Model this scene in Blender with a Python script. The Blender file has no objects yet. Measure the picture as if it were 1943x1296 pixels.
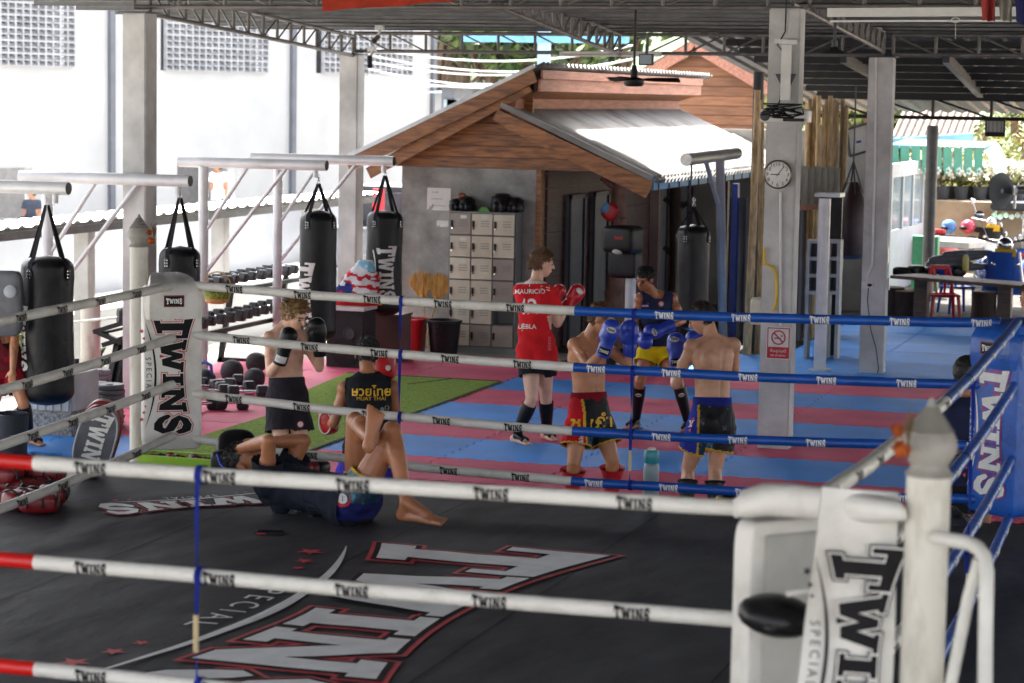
import bpy, bmesh, math, random
import numpy as np
from mathutils import Vector, Matrix, noise
from mathutils.geometry import tessellate_polygon
from mathutils.bvhtree import BVHTree

scene = bpy.context.scene
COL = scene.collection
random.seed(7)

# ------------------------------------------------------------------ camera, sky, sun, exposure
PW, PH, PF = 1943.0, 1296.0, 4400.0          # photograph size and focal length in pixels
YAW, PITCH, ROLL, CAMZ = .308, .105, .0171, 3.36
_fw = np.array([-math.sin(YAW)*math.cos(PITCH), math.cos(YAW)*math.cos(PITCH), -math.sin(PITCH)])
_r0 = np.array([math.cos(YAW), math.sin(YAW), 0]); _u0 = np.cross(_r0, _fw)
_rt = _r0*math.cos(ROLL)+_u0*math.sin(ROLL); _up = -_r0*math.sin(ROLL)+_u0*math.cos(ROLL)
_cam = np.array([0, 0, CAMZ])
cd = bpy.data.cameras.new('camera'); cam = bpy.data.objects.new('camera', cd); COL.objects.link(cam)
cd.sensor_width = 36; cd.lens = PF/PW*36; cd.clip_end = 2000; cd.clip_start = .1
cam.matrix_world = Matrix(((_rt[0], _up[0], -_fw[0], 0), (_rt[1], _up[1], -_fw[1], 0), (_rt[2], _up[2], -_fw[2], CAMZ), (0, 0, 0, 1)))
cd.dof.use_dof = True; cd.dof.focus_distance = 17.2; cd.dof.aperture_fstop = 4.2
scene.camera = cam

SUN_TO = Vector((-.20, .42, .88)).normalized()      # towards the sun
world = bpy.data.worlds.new('World'); scene.world = world; world.use_nodes = True
wn = world.node_tree.nodes; wl = world.node_tree.links
bgn = wn['Background']; sky = wn.new('ShaderNodeTexSky'); sky.sky_type = 'NISHITA'; sky.sun_disc = False
sky.sun_elevation = math.asin(SUN_TO.z); sky.sun_rotation = math.atan2(SUN_TO.x, SUN_TO.y)
sky.air_density = .6; sky.dust_density = 5; sky.ozone_density = 1.0
hs = wn.new('ShaderNodeHueSaturation'); hs.inputs['Saturation'].default_value = .35; wl.new(sky.outputs[0], hs.inputs['Color']); wl.new(hs.outputs[0], bgn.inputs[0]); bgn.inputs[1].default_value = .15
sd = bpy.data.lights.new('sun', 'SUN'); sd.energy = 3.2; sd.angle = math.radians(.6); sd.color = (1, .955, .89)
sun = bpy.data.objects.new('sun', sd); COL.objects.link(sun)
sun.rotation_euler = SUN_TO.to_track_quat('Z', 'Y').to_euler()
scene.view_settings.view_transform = 'Standard'; scene.view_settings.look = 'None'
scene.view_settings.gamma = 1; scene.view_settings.exposure = 2.95; scene.view_settings.use_curve_mapping = False
scene.cycles.max_bounces = 9; scene.cycles.diffuse_bounces = 6; scene.cycles.glossy_bounces = 3
scene.cycles.transmission_bounces = 4; scene.cycles.caustics_reflective = False; scene.cycles.caustics_refractive = False
scene.cycles.sample_clamp_indirect = 6

# ------------------------------------------------------------------ photo pixel -> place
def ray(x, y): return _fw+_rt*(x-PW/2)/PF-_up*(y-PH/2)/PF
def gp(x, y, z=0.): d = ray(x, y); return Vector(_cam+d*((z-CAMZ)/d[2]))
def yp(x, y, Y): d = ray(x, y); return Vector(_cam+d*(Y/d[1]))
def xp(x, y, X): d = ray(x, y); return Vector(_cam+d*(X/d[0]))
def dp(x, y, D): return Vector(_cam+ray(x, y)*D)
RT, UP, FW = Vector(_rt), Vector(_up), Vector(_fw)
def V(*a): return Vector(a)

# ------------------------------------------------------------------ materials
MATS = {}
def lin(r, g=None, b=None):
    if g is None: g = b = r
    return tuple((c/255/12.92 if c/255 <= .04045 else ((c/255+.055)/1.055)**2.4) for c in (r, g, b))
def mat(name, col, rough=.55, metal=0, var=.12, scale=6, bump=.0, bscale=90, col2=None, coat=0, stretch=(1, 1, 1), spec=.5, sss=0, trans=0, rvar=.12, detail=5, emis=0, lo=.35, hi=.65, ov=0):
    if name in MATS: return MATS[name]
    m = bpy.data.materials.new(name); m.use_nodes = True; MATS[name] = m
    n = m.node_tree.nodes; l = m.node_tree.links; b = n['Principled BSDF']
    tc = n.new('ShaderNodeTexCoord'); mp = n.new('ShaderNodeMapping'); mp.inputs['Scale'].default_value = stretch
    l.new(tc.outputs['Object'], mp.inputs[0])
    nz = n.new('ShaderNodeTexNoise'); nz.inputs['Scale'].default_value = scale; nz.inputs['Detail'].default_value = detail; nz.inputs['Roughness'].default_value = .6
    l.new(mp.outputs[0], nz.inputs[0])
    rp = n.new('ShaderNodeValToRGB'); rp.color_ramp.elements[0].position = lo; rp.color_ramp.elements[1].position = hi
    c1 = tuple(max(0, c*(1-var)) for c in col); c2 = tuple(min(1, c*(1+var)) for c in col) if col2 is None else col2
    if col2 is not None: c1 = col
    rp.color_ramp.elements[0].color = (*c1, 1); rp.color_ramp.elements[1].color = (*c2, 1)
    l.new(nz.outputs[0], rp.inputs[0])
    if ov:                                   # each piece a little lighter or darker than its neighbour
        oi = n.new('ShaderNodeObjectInfo'); mo = n.new('ShaderNodeMapRange'); mo.inputs[3].default_value = 1-ov; mo.inputs[4].default_value = 1+ov; l.new(oi.outputs['Random'], mo.inputs[0])
        mx = n.new('ShaderNodeVectorMath'); mx.operation = 'SCALE'; l.new(rp.outputs[0], mx.inputs[0]); l.new(mo.outputs[0], mx.inputs['Scale']); l.new(mx.outputs[0], b.inputs['Base Color'])
    else: l.new(rp.outputs[0], b.inputs['Base Color'])
    mr = n.new('ShaderNodeMapRange'); mr.inputs[3].default_value = max(.03, rough-rvar); mr.inputs[4].default_value = min(1, rough+rvar)
    n2 = n.new('ShaderNodeTexNoise'); n2.inputs['Scale'].default_value = scale*2.3; n2.inputs['Detail'].default_value = 4; l.new(mp.outputs[0], n2.inputs[0])
    l.new(n2.outputs[0], mr.inputs[0]); l.new(mr.outputs[0], b.inputs['Roughness'])
    b.inputs['Metallic'].default_value = metal; b.inputs['Specular IOR Level'].default_value = spec
    b.inputs['Coat Weight'].default_value = coat
    if sss: b.inputs['Subsurface Weight'].default_value = sss; b.inputs['Subsurface Radius'].default_value = (.012, .005, .003); b.inputs['Subsurface Scale'].default_value = 1
    if trans: b.inputs['Transmission Weight'].default_value = trans
    if emis: b.inputs['Emission Color'].default_value = (*col, 1); b.inputs['Emission Strength'].default_value = emis
    if bump:
        n3 = n.new('ShaderNodeTexNoise'); n3.inputs['Scale'].default_value = bscale; n3.inputs['Detail'].default_value = 3; l.new(mp.outputs[0], n3.inputs[0])
        bp = n.new('ShaderNodeBump'); bp.inputs['Strength'].default_value = min(1, bump); bp.inputs['Distance'].default_value = .02
        l.new(n3.outputs[0], bp.inputs['Height']); l.new(bp.outputs[0], b.inputs['Normal'])
    return m
def fabric(name, col, wr=.35, scale=9, **k):
    return mat(name, col, rough=.85, var=.18, scale=4, bump=wr, bscale=scale, spec=.2, **k)
def leather(name, col, rough=.34, **k):
    return mat(name, col, rough=rough, var=.18, scale=9, bump=.12, bscale=45, spec=.5, **k)

m_steel = mat('painted_grey_steel', lin(96, 96, 95), .5, .15, .22, 5, .1, 60)
m_truss = mat('weathered_truss_steel', lin(104, 100, 96), .5, .2, .3, 4, .1, 60)
m_dsteel = mat('dark_steel', lin(58, 60, 64), .45, .3, .2, 5)
m_pipe = mat('silver_pipe_paint', lin(205, 205, 206), .36, .12, .12, 3, .05, 40)
m_conc_w = mat('whitewashed_concrete', lin(196, 195, 192), .85, 0, .22, 1.8, .18, 24, detail=9, spec=.2)
m_conc = mat('bare_concrete', lin(146, 146, 142), .85, 0, .32, 3.0, .2, 20, detail=9)
m_wallw = mat('white_building_paint', (.40, .408, .415), .8, 0, .08, .6)
m_pil = mat('dark_pilaster_paint', lin(96, 100, 108), .7, 0, .1, 2)
m_black = mat('black_plastic', (.008, .008, .009), .45, 0, .3, 12, .06, 60, spec=.3)
m_leath_k = mat('black_leather', (.006, .006, .007), .38, 0, .3, 9, .14, 40, spec=.32)
m_leath_g = leather('grey_leather', lin(96, 97, 102))
m_leath_w = mat('white_vinyl', lin(210, 207, 200), .42, 0, .1, 3.5, .28, 16, col2=lin(168, 163, 152), lo=.48, hi=.8, detail=9)
m_leath_r = leather('red_leather', lin(190, 22, 30), .32)
m_leath_dr = leather('dark_red_leather', lin(118, 22, 28), .36)
m_leath_b = leather('blue_leather', lin(38, 66, 176), .34)
m_vinyl_b = leather('blue_vinyl', lin(22, 84, 172), .33)
m_rope_w = mat('white_rope_sleeve', lin(216, 213, 205), .45, 0, .08, 6, .35, 30, col2=lin(176, 171, 160), lo=.5, hi=.82, detail=9)
m_rope_b = mat('blue_rope_sleeve', lin(20, 78, 166), .33, 0, .14, 6, .2, 30)
m_rope_r = mat('red_rope_sleeve', lin(196, 26, 22), .35, 0, .12, 6, .15, 26)
m_strap_b = fabric('navy_webbing', lin(24, 42, 128))
m_ink = mat('black_print', (.007, .007, .008), .6, 0, .2, 20, spec=.15)
m_inkw = mat('white_print', lin(222, 221, 216), .6, 0, .12, 9, detail=9)
m_inkr = mat('red_print', lin(186, 40, 50), .55, 0, .12, 12)
m_inkdr = mat('wine_print', lin(110, 22, 34), .55, 0, .1, 12)
m_inky = mat('yellow_print', lin(230, 180, 30), .55, 0, .1, 12)
m_inkb = mat('blue_print', lin(36, 50, 140), .55, 0, .1, 12)
m_chrome = mat('bright_chrome', (.75, .76, .78), .16, 1, .08, 10)
m_metal = mat('zinc_metal', (.5, .5, .5), .4, .85, .15, 12)
m_glass = mat('window_glass', lin(150, 165, 172), .08, 0, .1, 3)
m_rubber = mat('black_rubber', (.018, .018, .019), .6, 0, .25, 10, .1, 50)
m_platic_w = mat('white_plastic', lin(214, 213, 208), .4, 0, .06, 8)
m_wood_o = mat('orange_varnished_wood', lin(168, 110, 62), .45, 0, .3, 3.2, .12, 30, stretch=(1, 9, 9), detail=9, col2=lin(98, 60, 34), ov=.28)
m_wood_d = mat('dark_red_wood', lin(62, 26, 22), .5, 0, .3, 3, .15, 30, stretch=(7, 1, 7), detail=8, ov=.3)
m_wood_t = mat('weathered_table_wood', lin(104, 80, 62), .6, 0, .3, 3, .2, 30, stretch=(1, 6, 6), detail=8)
m_wood_p = mat('faded_pink_wood', lin(176, 122, 100), .65, 0, .22, 2.5, .12, 30, stretch=(9, 1, 9), detail=7)
m_wood_b = mat('brown_board_wood', lin(142, 96, 66), .6, 0, .25, 2.5, .12, 30, stretch=(1, 8, 8), detail=7, ov=.2)
m_bamboo = mat('dry_bamboo', lin(168, 140, 98), .5, 0, .35, 5, .1, 30, stretch=(5, 5, 1), detail=6, ov=.35)
m_log = mat('dark_log_wood', lin(58, 42, 34), .75, 0, .4, 4, .4, 18, stretch=(4, 4, 1), detail=8)
m_straw = mat('straw', lin(190, 142, 68), .7, 0, .3, 30, .3, 120, stretch=(1, 1, .2))

# ------------------------------------------------------------------ mesh helpers
class MB:
    def __init__(s): s.v = []; s.f = []; s.m = []; s.cur = 0
    def mi(s, i): s.cur = i; return s
    def add(s, vs, fs):
        o = len(s.v); s.v += [tuple(p) for p in vs]; s.f += [tuple(i+o for i in f) for f in fs]; s.m += [s.cur]*len(fs); return s
    def box(s, c, size, rot=None):
        c = Vector(c); h = Vector(size)/2; R = rot if rot is not None else Matrix.Identity(3)
        vs = [c+R @ Vector((h.x*a, h.y*b, h.z*d)) for a in (-1, 1) for b in (-1, 1) for d in (-1, 1)]
        return s.add(vs, [(0, 1, 3, 2), (4, 6, 7, 5), (0, 4, 5, 1), (2, 3, 7, 6), (0, 2, 6, 4), (1, 5, 7, 3)])
    def bb(s, a, b): a = Vector(a); b = Vector(b); return s.box((a+b)/2, [abs(x) for x in (b-a)])
    def bar(s, p, q, w, h=None, up=(0, 0, 1)):
        p = Vector(p); q = Vector(q); d = q-p; L = d.length; d = d/L; h = h or w
        u = Vector(up); u = u-d*u.dot(d)
        if u.length < 1e-4: u = Vector((1, 0, 0)); u = u-d*u.dot(d)
        u.normalize(); sd_ = d.cross(u)
        R = Matrix((d, sd_, u)).transposed()
        return s.box((p+q)/2, (L, w, h), R)
    def tube(s, pts, r, n=10, cap=True, closed=False):
        pts = [Vector(p) for p in pts]; k = len(pts); rr = r if isinstance(r, (list, tuple)) else [r]*k
        vs = []; fs = []; prev = None
        for i, p in enumerate(pts):
            a = pts[(i-1) % k] if (i > 0 or closed) else p; b = pts[(i+1) % k] if (i < k-1 or closed) else p
            t = (b-a)
            if t.length < 1e-9: t = Vector((0, 0, 1))
            t.normalize()
            if prev is None: u = t.orthogonal().normalized()
            else:
                u = prev-t*prev.dot(t)
                u = u.normalized() if u.length > 1e-5 else t.orthogonal().normalized()
            prev = u; w = t.cross(u)
            for j in range(n):
                an = 2*math.pi*j/n; vs.append(p+(u*math.cos(an)+w*math.sin(an))*rr[i])
        for i in range(k-1 if not closed else k):
            for j in range(n):
                a0 = i*n+j; a1 = i*n+(j+1) % n; b0 = ((i+1) % k)*n+j; b1 = ((i+1) % k)*n+(j+1) % n
                fs.append((a0, a1, b1, b0))
        if cap and not closed: fs.append(tuple(range(n-1, -1, -1))); fs.append(tuple(range((k-1)*n, k*n)))
        return s.add(vs, fs)
    def cap(s, p, q, r1, r2, n=12, m=4):
        """tapered capsule"""
        p = Vector(p); q = Vector(q); d = (q-p); L = d.length
        d = d/L if L > 1e-6 else Vector((0, 0, 1))
        pts = []; rs = []
        for i in range(m): a = math.pi/2*(1-i/m); pts.append(p-d*r1*math.sin(a)); rs.append(max(1e-4, r1*math.cos(a)))
        pts.append(p); rs.append(r1); pts.append(q); rs.append(r2)
        for i in range(1, m+1): a = math.pi/2*(i/m); pts.append(q+d*r2*math.sin(a)); rs.append(max(1e-4, r2*math.cos(a)))
        u = d.orthogonal().normalized(); w = d.cross(u); vs = []; fs = []
        for pp, r in zip(pts, rs):
            for j in range(n): an = 2*math.pi*j/n; vs.append(pp+(u*math.cos(an)+w*math.sin(an))*r)
        k = len(pts)
        for i in range(k-1):
            for j in range(n): fs.append((i*n+j, i*n+(j+1) % n, (i+1)*n+(j+1) % n, (i+1)*n+j))
        fs.append(tuple(range(n-1, -1, -1))); fs.append(tuple(range((k-1)*n, k*n)))
        return s.add(vs, fs)
    def ell(s, c, rad, R=None, n=14, m=9):
        c = Vector(c); R = R if R is not None else Matrix.Identity(3); vs = []; fs = []
        for i in range(m+1):
            th = math.pi*i/m
            for j in range(n):
                ph = 2*math.pi*j/n; sn = max(1e-3, math.sin(th))
                vs.append(c+R @ Vector((rad[0]*sn*math.cos(ph), rad[1]*sn*math.sin(ph), rad[2]*math.cos(th))))
        for i in range(m):
            for j in range(n): fs.append((i*n+j, (i+1)*n+j, (i+1)*n+(j+1) % n, i*n+(j+1) % n))
        fs.append(tuple(range(n))); fs.append(tuple(range(m*n+n-1, m*n-1, -1)))
        return s.add(vs, fs)
    def loft(s, rings, n=18, cap=True, power=2.0):
        """rings: (centre, u axis, v axis, ru, rv)"""
        vs = []; fs = []; k = len(rings)
        for (c, u, v, ru, rv) in rings:
            for j in range(n):
                a = 2*math.pi*j/n; ca, sa = math.cos(a), math.sin(a)
                ca = math.copysign(abs(ca)**(2/power), ca); sa = math.copysign(abs(sa)**(2/power), sa)
                vs.append(Vector(c)+Vector(u)*ca*ru+Vector(v)*sa*rv)
        for i in range(k-1):
            for j in range(n): fs.append((i*n+j, i*n+(j+1) % n, (i+1)*n+(j+1) % n, (i+1)*n+j))
        if cap: fs.append(tuple(range(n-1, -1, -1))); fs.append(tuple(range((k-1)*n, k*n)))
        return s.add(vs, fs)
    def lathe(s, prof, o=(0, 0, 0), n=20, axis=None, cap=True):
        o = Vector(o); ax = Vector(axis).normalized() if axis is not None else Vector((0, 0, 1)); u = ax.orthogonal().normalized(); w = ax.cross(u)
        return s.loft([(o+ax*z, u, w, max(r, 1e-4), max(r, 1e-4)) for r, z in prof], n, cap)
    def prism(s, poly, o, u, v, w, t):
        """2-d polygon in plane (o,u,v), thickness t along w"""
        o, u, v, w = Vector(o), Vector(u), Vector(v), Vector(w); k = len(poly)
        fr = [o+u*a+v*b+w*t for a, b in poly]; bk = [o+u*a+v*b for a, b in poly]
        tri = tessellate_polygon([[Vector((a, b, 0)) for a, b in poly]])
        fs = [tuple(t_) for t_ in tri]+[tuple(i+k for i in reversed(t_)) for t_ in tri]
        fs += [(i, i+k, (i+1) % k+k, (i+1) % k) for i in range(k)]
        return s.add(fr+bk, fs)
    def sheet(s, poly, o, u, v, off=None):
        o, u, v = Vector(o), Vector(u), Vector(v); w = u.cross(v).normalized()
        vs = [o+u*a+v*b+(w*off if off else Vector()) for a, b in poly]
        tri = tessellate_polygon([[Vector((a, b, 0)) for a, b in poly]])
        out = []
        for t_ in tri:
            a, b, c = (vs[i] for i in t_)
            out.append(t_ if (b-a).cross(c-a).dot(w) > 0 else (t_[0], t_[2], t_[1]))
        return s.add(vs, out)
    def grid(s, fn, nu, nv, closeu=False):
        vs = [fn(i/nu, j/nv) for j in range(nv+1) for i in range(nu+(0 if closeu else 1))]; w = nu+(0 if closeu else 1)
        fs = [(j*w+i, j*w+(i+1) % w, (j+1)*w+(i+1) % w, (j+1)*w+i) for j in range(nv) for i in range(nu)]
        return s.add(vs, fs)
    def mesh(s, name, mats, smooth=40, bevel=0, bseg=2):
        me = bpy.data.meshes.new(name); me.from_pydata(s.v, [], s.f)
        for m in (mats if isinstance(mats, (list, tuple)) else [mats]): me.materials.append(m)
        if len(me.materials) > 1: me.polygons.foreach_set('material_index', [min(i, len(me.materials)-1) for i in s.m])
        b = bmesh.new(); b.from_mesh(me)
        if bevel:
            ed = [e for e in b.edges if len(e.link_faces) == 2 and e.calc_face_angle(0) > .6]
            bmesh.ops.bevel(b, geom=ed, offset=bevel, segments=bseg, affect='EDGES', clamp_overlap=True)
        bmesh.ops.recalc_face_normals(b, faces=b.faces) if not getattr(s, 'keepn', False) else None
        b.to_mesh(me); b.free()
        if smooth:
            me.polygons.foreach_set('use_smooth', [True]*len(me.polygons)); me.set_sharp_from_angle(angle=math.radians(smooth))
        me.update(); return me
    def build(s, name, mats, parent=None, smooth=40, bevel=0, bseg=2):
        return link(name, s.mesh(name, mats, smooth, bevel, bseg), parent)
def link(name, me, parent=None):
    o = bpy.data.objects.new(name, me); COL.objects.link(o)
    if parent is not None: put(o, parent)
    return o
def put(o, parent):
    o.parent = parent; o.matrix_parent_inverse = parent.matrix_basis.inverted()
def tag(o, label, cat, group=None):
    o['label'] = label; o['category'] = cat
    if group: o['group'] = group
    return o
def thing(name, label, cat, loc=(0, 0, 0), group=None, rz=0):
    o = bpy.data.objects.new(name, None); COL.objects.link(o); o.location = loc; o.rotation_euler.z = rz; o.empty_display_size = .2
    return tag(o, label, cat, group)
def struct(o): o['kind'] = 'structure'; return o
def stuff(o): o['kind'] = 'stuff'; return o
def clone(o, loc=None, rz=None, label=None):
    c = o.copy(); COL.objects.link(c)
    if loc is not None: c.location = loc
    if rz is not None: c.rotation_euler.z = rz
    if label: c['label'] = label
    for ch in list(o.children):
        d = ch.copy(); COL.objects.link(d); d.parent = c
        for g in list(ch.children): e = g.copy(); COL.objects.link(e); e.parent = d
    return c
def rotz(a): return Matrix.Rotation(a, 3, 'Z')
def sstep(a, b, x): t = min(1, max(0, (x-a)/(b-a))); return t*t*(3-2*t)

# ------------------------------------------------------------------ the five block letters of the brand print
def _stroke(cl, w):
    L = []; Rr = []
    for i, (x, y) in enumerate(cl):
        a = cl[max(0, i-1)]; b = cl[min(len(cl)-1, i+1)]; dx, dy = b[0]-a[0], b[1]-a[1]; d = math.hypot(dx, dy); nx, ny = -dy/d, dx/d
        ww = w[i] if isinstance(w, list) else w
        L.append((x+nx*ww, y+ny*ww)); Rr.append((x-nx*ww, y-ny*ww))
    return L+Rr[::-1]
_T = [(0, 1), (1, 1), (1, .58), (.86, .58), (.86, .78), (.66, .78), (.66, .17), (.78, .17), (.78, 0), (.22, 0), (.22, .17), (.34, .17), (.34, .78), (.14, .78), (.14, .58), (0, .58)]
_W = [(-.03, 1), (.31, 1), (.31, .86), (.26, .86), (.34, .42), (.43, .92), (.57, .92), (.66, .42), (.74, .86), (.69, .86), (.69, 1), (1.03, 1), (1.03, .86), (.96, .86), (.8, 0), (.6, 0), (.5, .45), (.4, 0), (.2, 0), (.04, .86), (-.03, .86)]
_I = [(0, 1), (1, 1), (1, .84), (.78, .84), (.78, .16), (1, .16), (1, 0), (0, 0), (0, .16), (.22, .16), (.22, .84), (0, .84)]
_N = [(0, 1), (.36, 1), (.70, .42), (.70, .84), (.6, .84), (.6, 1), (1, 1), (1, .84), (.92, .84), (.92, 0), (.68, 0), (.30, .62), (.30, .16), (.40, .16), (.40, 0), (0, 0), (0, .16), (.08, .16), (.08, .84), (0, .84)]
_S = _stroke([(.93, .60), (.86, .70), (.76, .83), (.52, .90), (.28, .85), (.18, .70), (.30, .57), (.52, .50), (.74, .42), (.83, .28), (.70, .13), (.46, .09), (.24, .16), (.13, .30), (.05, .40)], [.07, .11, .125, .12, .125, .13, .13, .135, .13, .13, .125, .12, .125, .11, .07])
LET = [(_T, .98), (_W, 1.3), (_I, .52), (_N, 1.02), (_S, .86)]
_tw = sum(w for _, w in LET)+.09*4
def logo_polys(hr=.42, bow=.34, sub=.05):
    """brand word in a box 1 wide; bow-tie envelope; returns closed polygons centred on 0"""
    out = []; x = 0
    for P, w in LET:
        pts = []
        for i in range(len(P)):
            a, b = P[i], P[(i+1) % len(P)]; n = max(1, int(math.hypot((b[0]-a[0])*w, b[1]-a[1])/(sub*_tw)))
            for k in range(n): t = k/n; pts.append((a[0]+(b[0]-a[0])*t, a[1]+(b[1]-a[1])*t))
        q = []
        for a, b in pts:
            u = (x+a*w)/_tw-.5; s_ = (1-bow)+bow*(2*u)**2; q.append((u, (b-.5)*hr*s_))
        out.append(q); x += w+.09
    return out
def offset_poly(P, d):
    n = len(P); A = sum(P[i][0]*P[(i+1) % n][1]-P[(i+1) % n][0]*P[i][1] for i in range(n)); sg = 1 if A > 0 else -1; out = []
    for i in range(n):
        a, b, c = P[i-1], P[i], P[(i+1) % n]
        e1 = (b[0]-a[0], b[1]-a[1]); e2 = (c[0]-b[0], c[1]-b[1]); l1 = math.hypot(*e1) or 1e-9; l2 = math.hypot(*e2) or 1e-9
        n1 = (e1[1]/l1*sg, -e1[0]/l1*sg); n2 = (e2[1]/l2*sg, -e2[0]/l2*sg); m = (n1[0]+n2[0], n1[1]+n2[1]); ml = m[0]**2+m[1]**2
        k = min(2.2, 2/ml) if ml > .2 else 2.2
        out.append((b[0]+m[0]*d*k/2*1.0, b[1]+m[1]*d*k/2*1.0))
    return out
LOGO = logo_polys()
def pip(xs, ys, P):
    ins = np.zeros(xs.shape, bool); n = len(P)
    for i in range(n):
        x1, y1 = P[i]; x2, y2 = P[(i+1) % n]
        if y1 == y2: continue
        c = ((y1 > ys) != (y2 > ys)) & (xs < (x2-x1)*(ys-y1)/(y2-y1)+x1); ins ^= c
    return ins
def raster(polys, nx, ny, hx=.5, hy=.25):
    xs, ys = np.meshgrid((np.arange(nx)+.5)/nx*2*hx-hx, (np.arange(ny)+.5)/ny*2*hy-hy); ins = np.zeros(xs.shape, bool)
    for P in polys: ins |= pip(xs, ys, P)
    runs = []                                # merge cells into runs of at most 3 columns
    for j in range(ny):
        i = 0
        while i < nx:
            if ins[j, i]:
                k = i
                while k < nx and ins[j, k] and k-i < 4: k += 1
                runs.append((i/nx*2*hx-hx, k/nx*2*hx-hx, j/ny*2*hy-hy, (j+1)/ny*2*hy-hy)); i = k
            else: i += 1
    return runs
LOGO_R = raster(LOGO, 88, 30, .5, .22)
LOGO_RF = raster(LOGO, 170, 64, .5, .22)
def wrap(mb, runs, fn):
    for (x0, x1, y0, y1) in runs: mb.add([fn(x0, y0), fn(x1, y0), fn(x1, y1), fn(x0, y1)], [(0, 1, 2, 3)])
def star(cx, cy, r, rot=math.pi/2):
    return [(cx+(r if i % 2 == 0 else r*.4)*math.cos(rot+i*math.pi/5), cy+(r if i % 2 == 0 else r*.4)*math.sin(rot+i*math.pi/5)) for i in range(10)]
_txt = {}
def text_mesh(s, bold=0.0):
    if (s, bold) in _txt: return _txt[(s, bold)]
    cu = bpy.data.curves.new('t', 'FONT'); cu.body = s; cu.size = 1; cu.align_x = 'CENTER'; cu.align_y = 'CENTER'; cu.resolution_u = 3; cu.offset = bold
    o = bpy.data.objects.new('t', cu); COL.objects.link(o); dg = bpy.context.evaluated_depsgraph_get(); dg.update()
    me = bpy.data.meshes.new_from_object(o.evaluated_get(dg)); vs = [v.co.copy() for v in me.vertices]; fs = [tuple(p.vertices) for p in me.polygons]
    bpy.data.objects.remove(o); bpy.data.curves.remove(cu); bpy.data.meshes.remove(me)
    _txt[(s, bold)] = (vs, fs); return vs, fs
def text_to(mb, s, fn, bold=0.0):
    vs, fs = text_mesh(s, bold); mb.add([fn(v.x, v.y) for v in vs], fs)
def plane_fn(o, u, v, off=.002):
    o, u, v = Vector(o), Vector(u), Vector(v); w = u.cross(v).normalized()
    return lambda a, b: o+u*a+v*b+w*off
def flat_logo(o, u, v, width, mats, mk, oline=(.05, .025), base=.001, arc=True, special=True, swoosh=None):
    """big logo print: outline, gap, letters, arc, stars; u = reading direction, v = letter up. mats=(outline, gap, letters, arc/text, star)"""
    o, u, v = Vector(o), Vector(u).normalized(), Vector(v).normalized()
    lay = [(oline[0], mats[0]), (oline[1], mats[1]), (0, mats[2])]
    objs = []
    for li, (d, m) in enumerate(lay):
        mb = MB(); mb.keepn = True
        for pi, P in enumerate(LOGO):
            Q = offset_poly(P, d) if d else P
            mb.sheet([(a*width, b*width) for a, b in Q], o, u, v, base*(li+1)+.00008*pi)
        objs.append(mk(mb, ['outline', 'letter_gap', 'lettering'][li], m))
    mb = MB(); mb.keepn = True
    P = []; Q = []
    for i in range(25):
        t = i/24*2-1; yy = -.155-.115*t*t*1.0; th = .012*(1-.85*t*t)
        P.append((t*.46, yy-.012+th)); Q.append((t*.46, yy-.012-th))
    mb.sheet([(a*width, b*width) for a, b in P+Q[::-1]], o, u, v, base)
    def fs(a, b):
        x = a*.062; return o+u*(x*width)+v*((-.215-.115*(x/.46)**2+b*.062)*width)+u.cross(v).normalized()*base
    text_to(mb, 'S P E C I A L', fs)
    objs.append(mk(mb, 'small_lettering', mats[3]))
    mb = MB(); mb.keepn = True
    for sgn in (-1, 1):
        for k, (x, r) in enumerate(((.27, .013), (.32, .018), (.385, .026))):
            mb.sheet([(a*width, b*width) for a, b in star(sgn*x, -.215-.115*(x/.46)**2, r)], o, u, v, base)
    objs.append(mk(mb, 'stars', mats[4]))
    return objs
def remesh(mb, voxel, it=3, fac=.5):
    me = bpy.data.meshes.new('r'); me.from_pydata(mb.v, [], mb.f); b = bmesh.new(); b.from_mesh(me); bmesh.ops.recalc_face_normals(b, faces=b.faces); b.to_mesh(me); b.free()
    o = bpy.data.objects.new('r', me); COL.objects.link(o)
    md = o.modifiers.new('r', 'REMESH'); md.mode = 'VOXEL'; md.voxel_size = voxel
    if it: sm = o.modifiers.new('s', 'SMOOTH'); sm.iterations = it; sm.factor = fac
    dg = bpy.context.evaluated_depsgraph_get(); dg.update()
    out = bpy.data.meshes.new_from_object(o.evaluated_get(dg)); bpy.data.objects.remove(o); bpy.data.meshes.remove(me)
    out.polygons.foreach_set('use_smooth', [True]*len(out.polygons)); return out
# ================================================================== SETTING
m_ground = mat('dusty_asphalt', (.27, .26, .245), .9, 0, .25, .8, .3, 40, detail=8)
m_floor = mat('concrete_floor', lin(150, 146, 138), .7, 0, .25, 1.2, .1, 30, detail=8)
m_pink = mat('pink_foam_mat', lin(212, 88, 118), .66, 0, .14, 1.6, .14, 160, detail=8, spec=.3, ov=.10)
m_blue = mat('blue_foam_mat', lin(72, 146, 226), .56, 0, .13, 1.3, .14, 160, detail=8, spec=.35, ov=.12)
m_turf = mat('green_turf', lin(146, 172, 80), .95, 0, .35, 42, .9, 260, detail=6, spec=.15)
m_sand = mat('pale_sand', lin(168, 150, 124), .95, 0, .2, 1.5, .2, 20)
m_roofs = mat('grey_roof_sheet', lin(88, 88, 90), .5, .3, .25, 1.5, .08, 20)
m_roofd = mat('dark_roof_sheet', lin(40, 41, 44), .5, .3, .3, 1.5, .08, 20)
m_corr = mat('weathered_fibre_cement', lin(150, 148, 145), .85, 0, .3, 1.8, .15, 14, stretch=(.35, 1, 1), detail=9, col2=lin(96, 94, 90), lo=.45, hi=.7)
m_tin = mat('tin_sheet', lin(176, 178, 180), .4, .5, .2, 3)
m_hill = mat('wooded_hill', (.05, .085, .03), .95, 0, .5, .12, .8, 2, detail=9)
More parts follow.
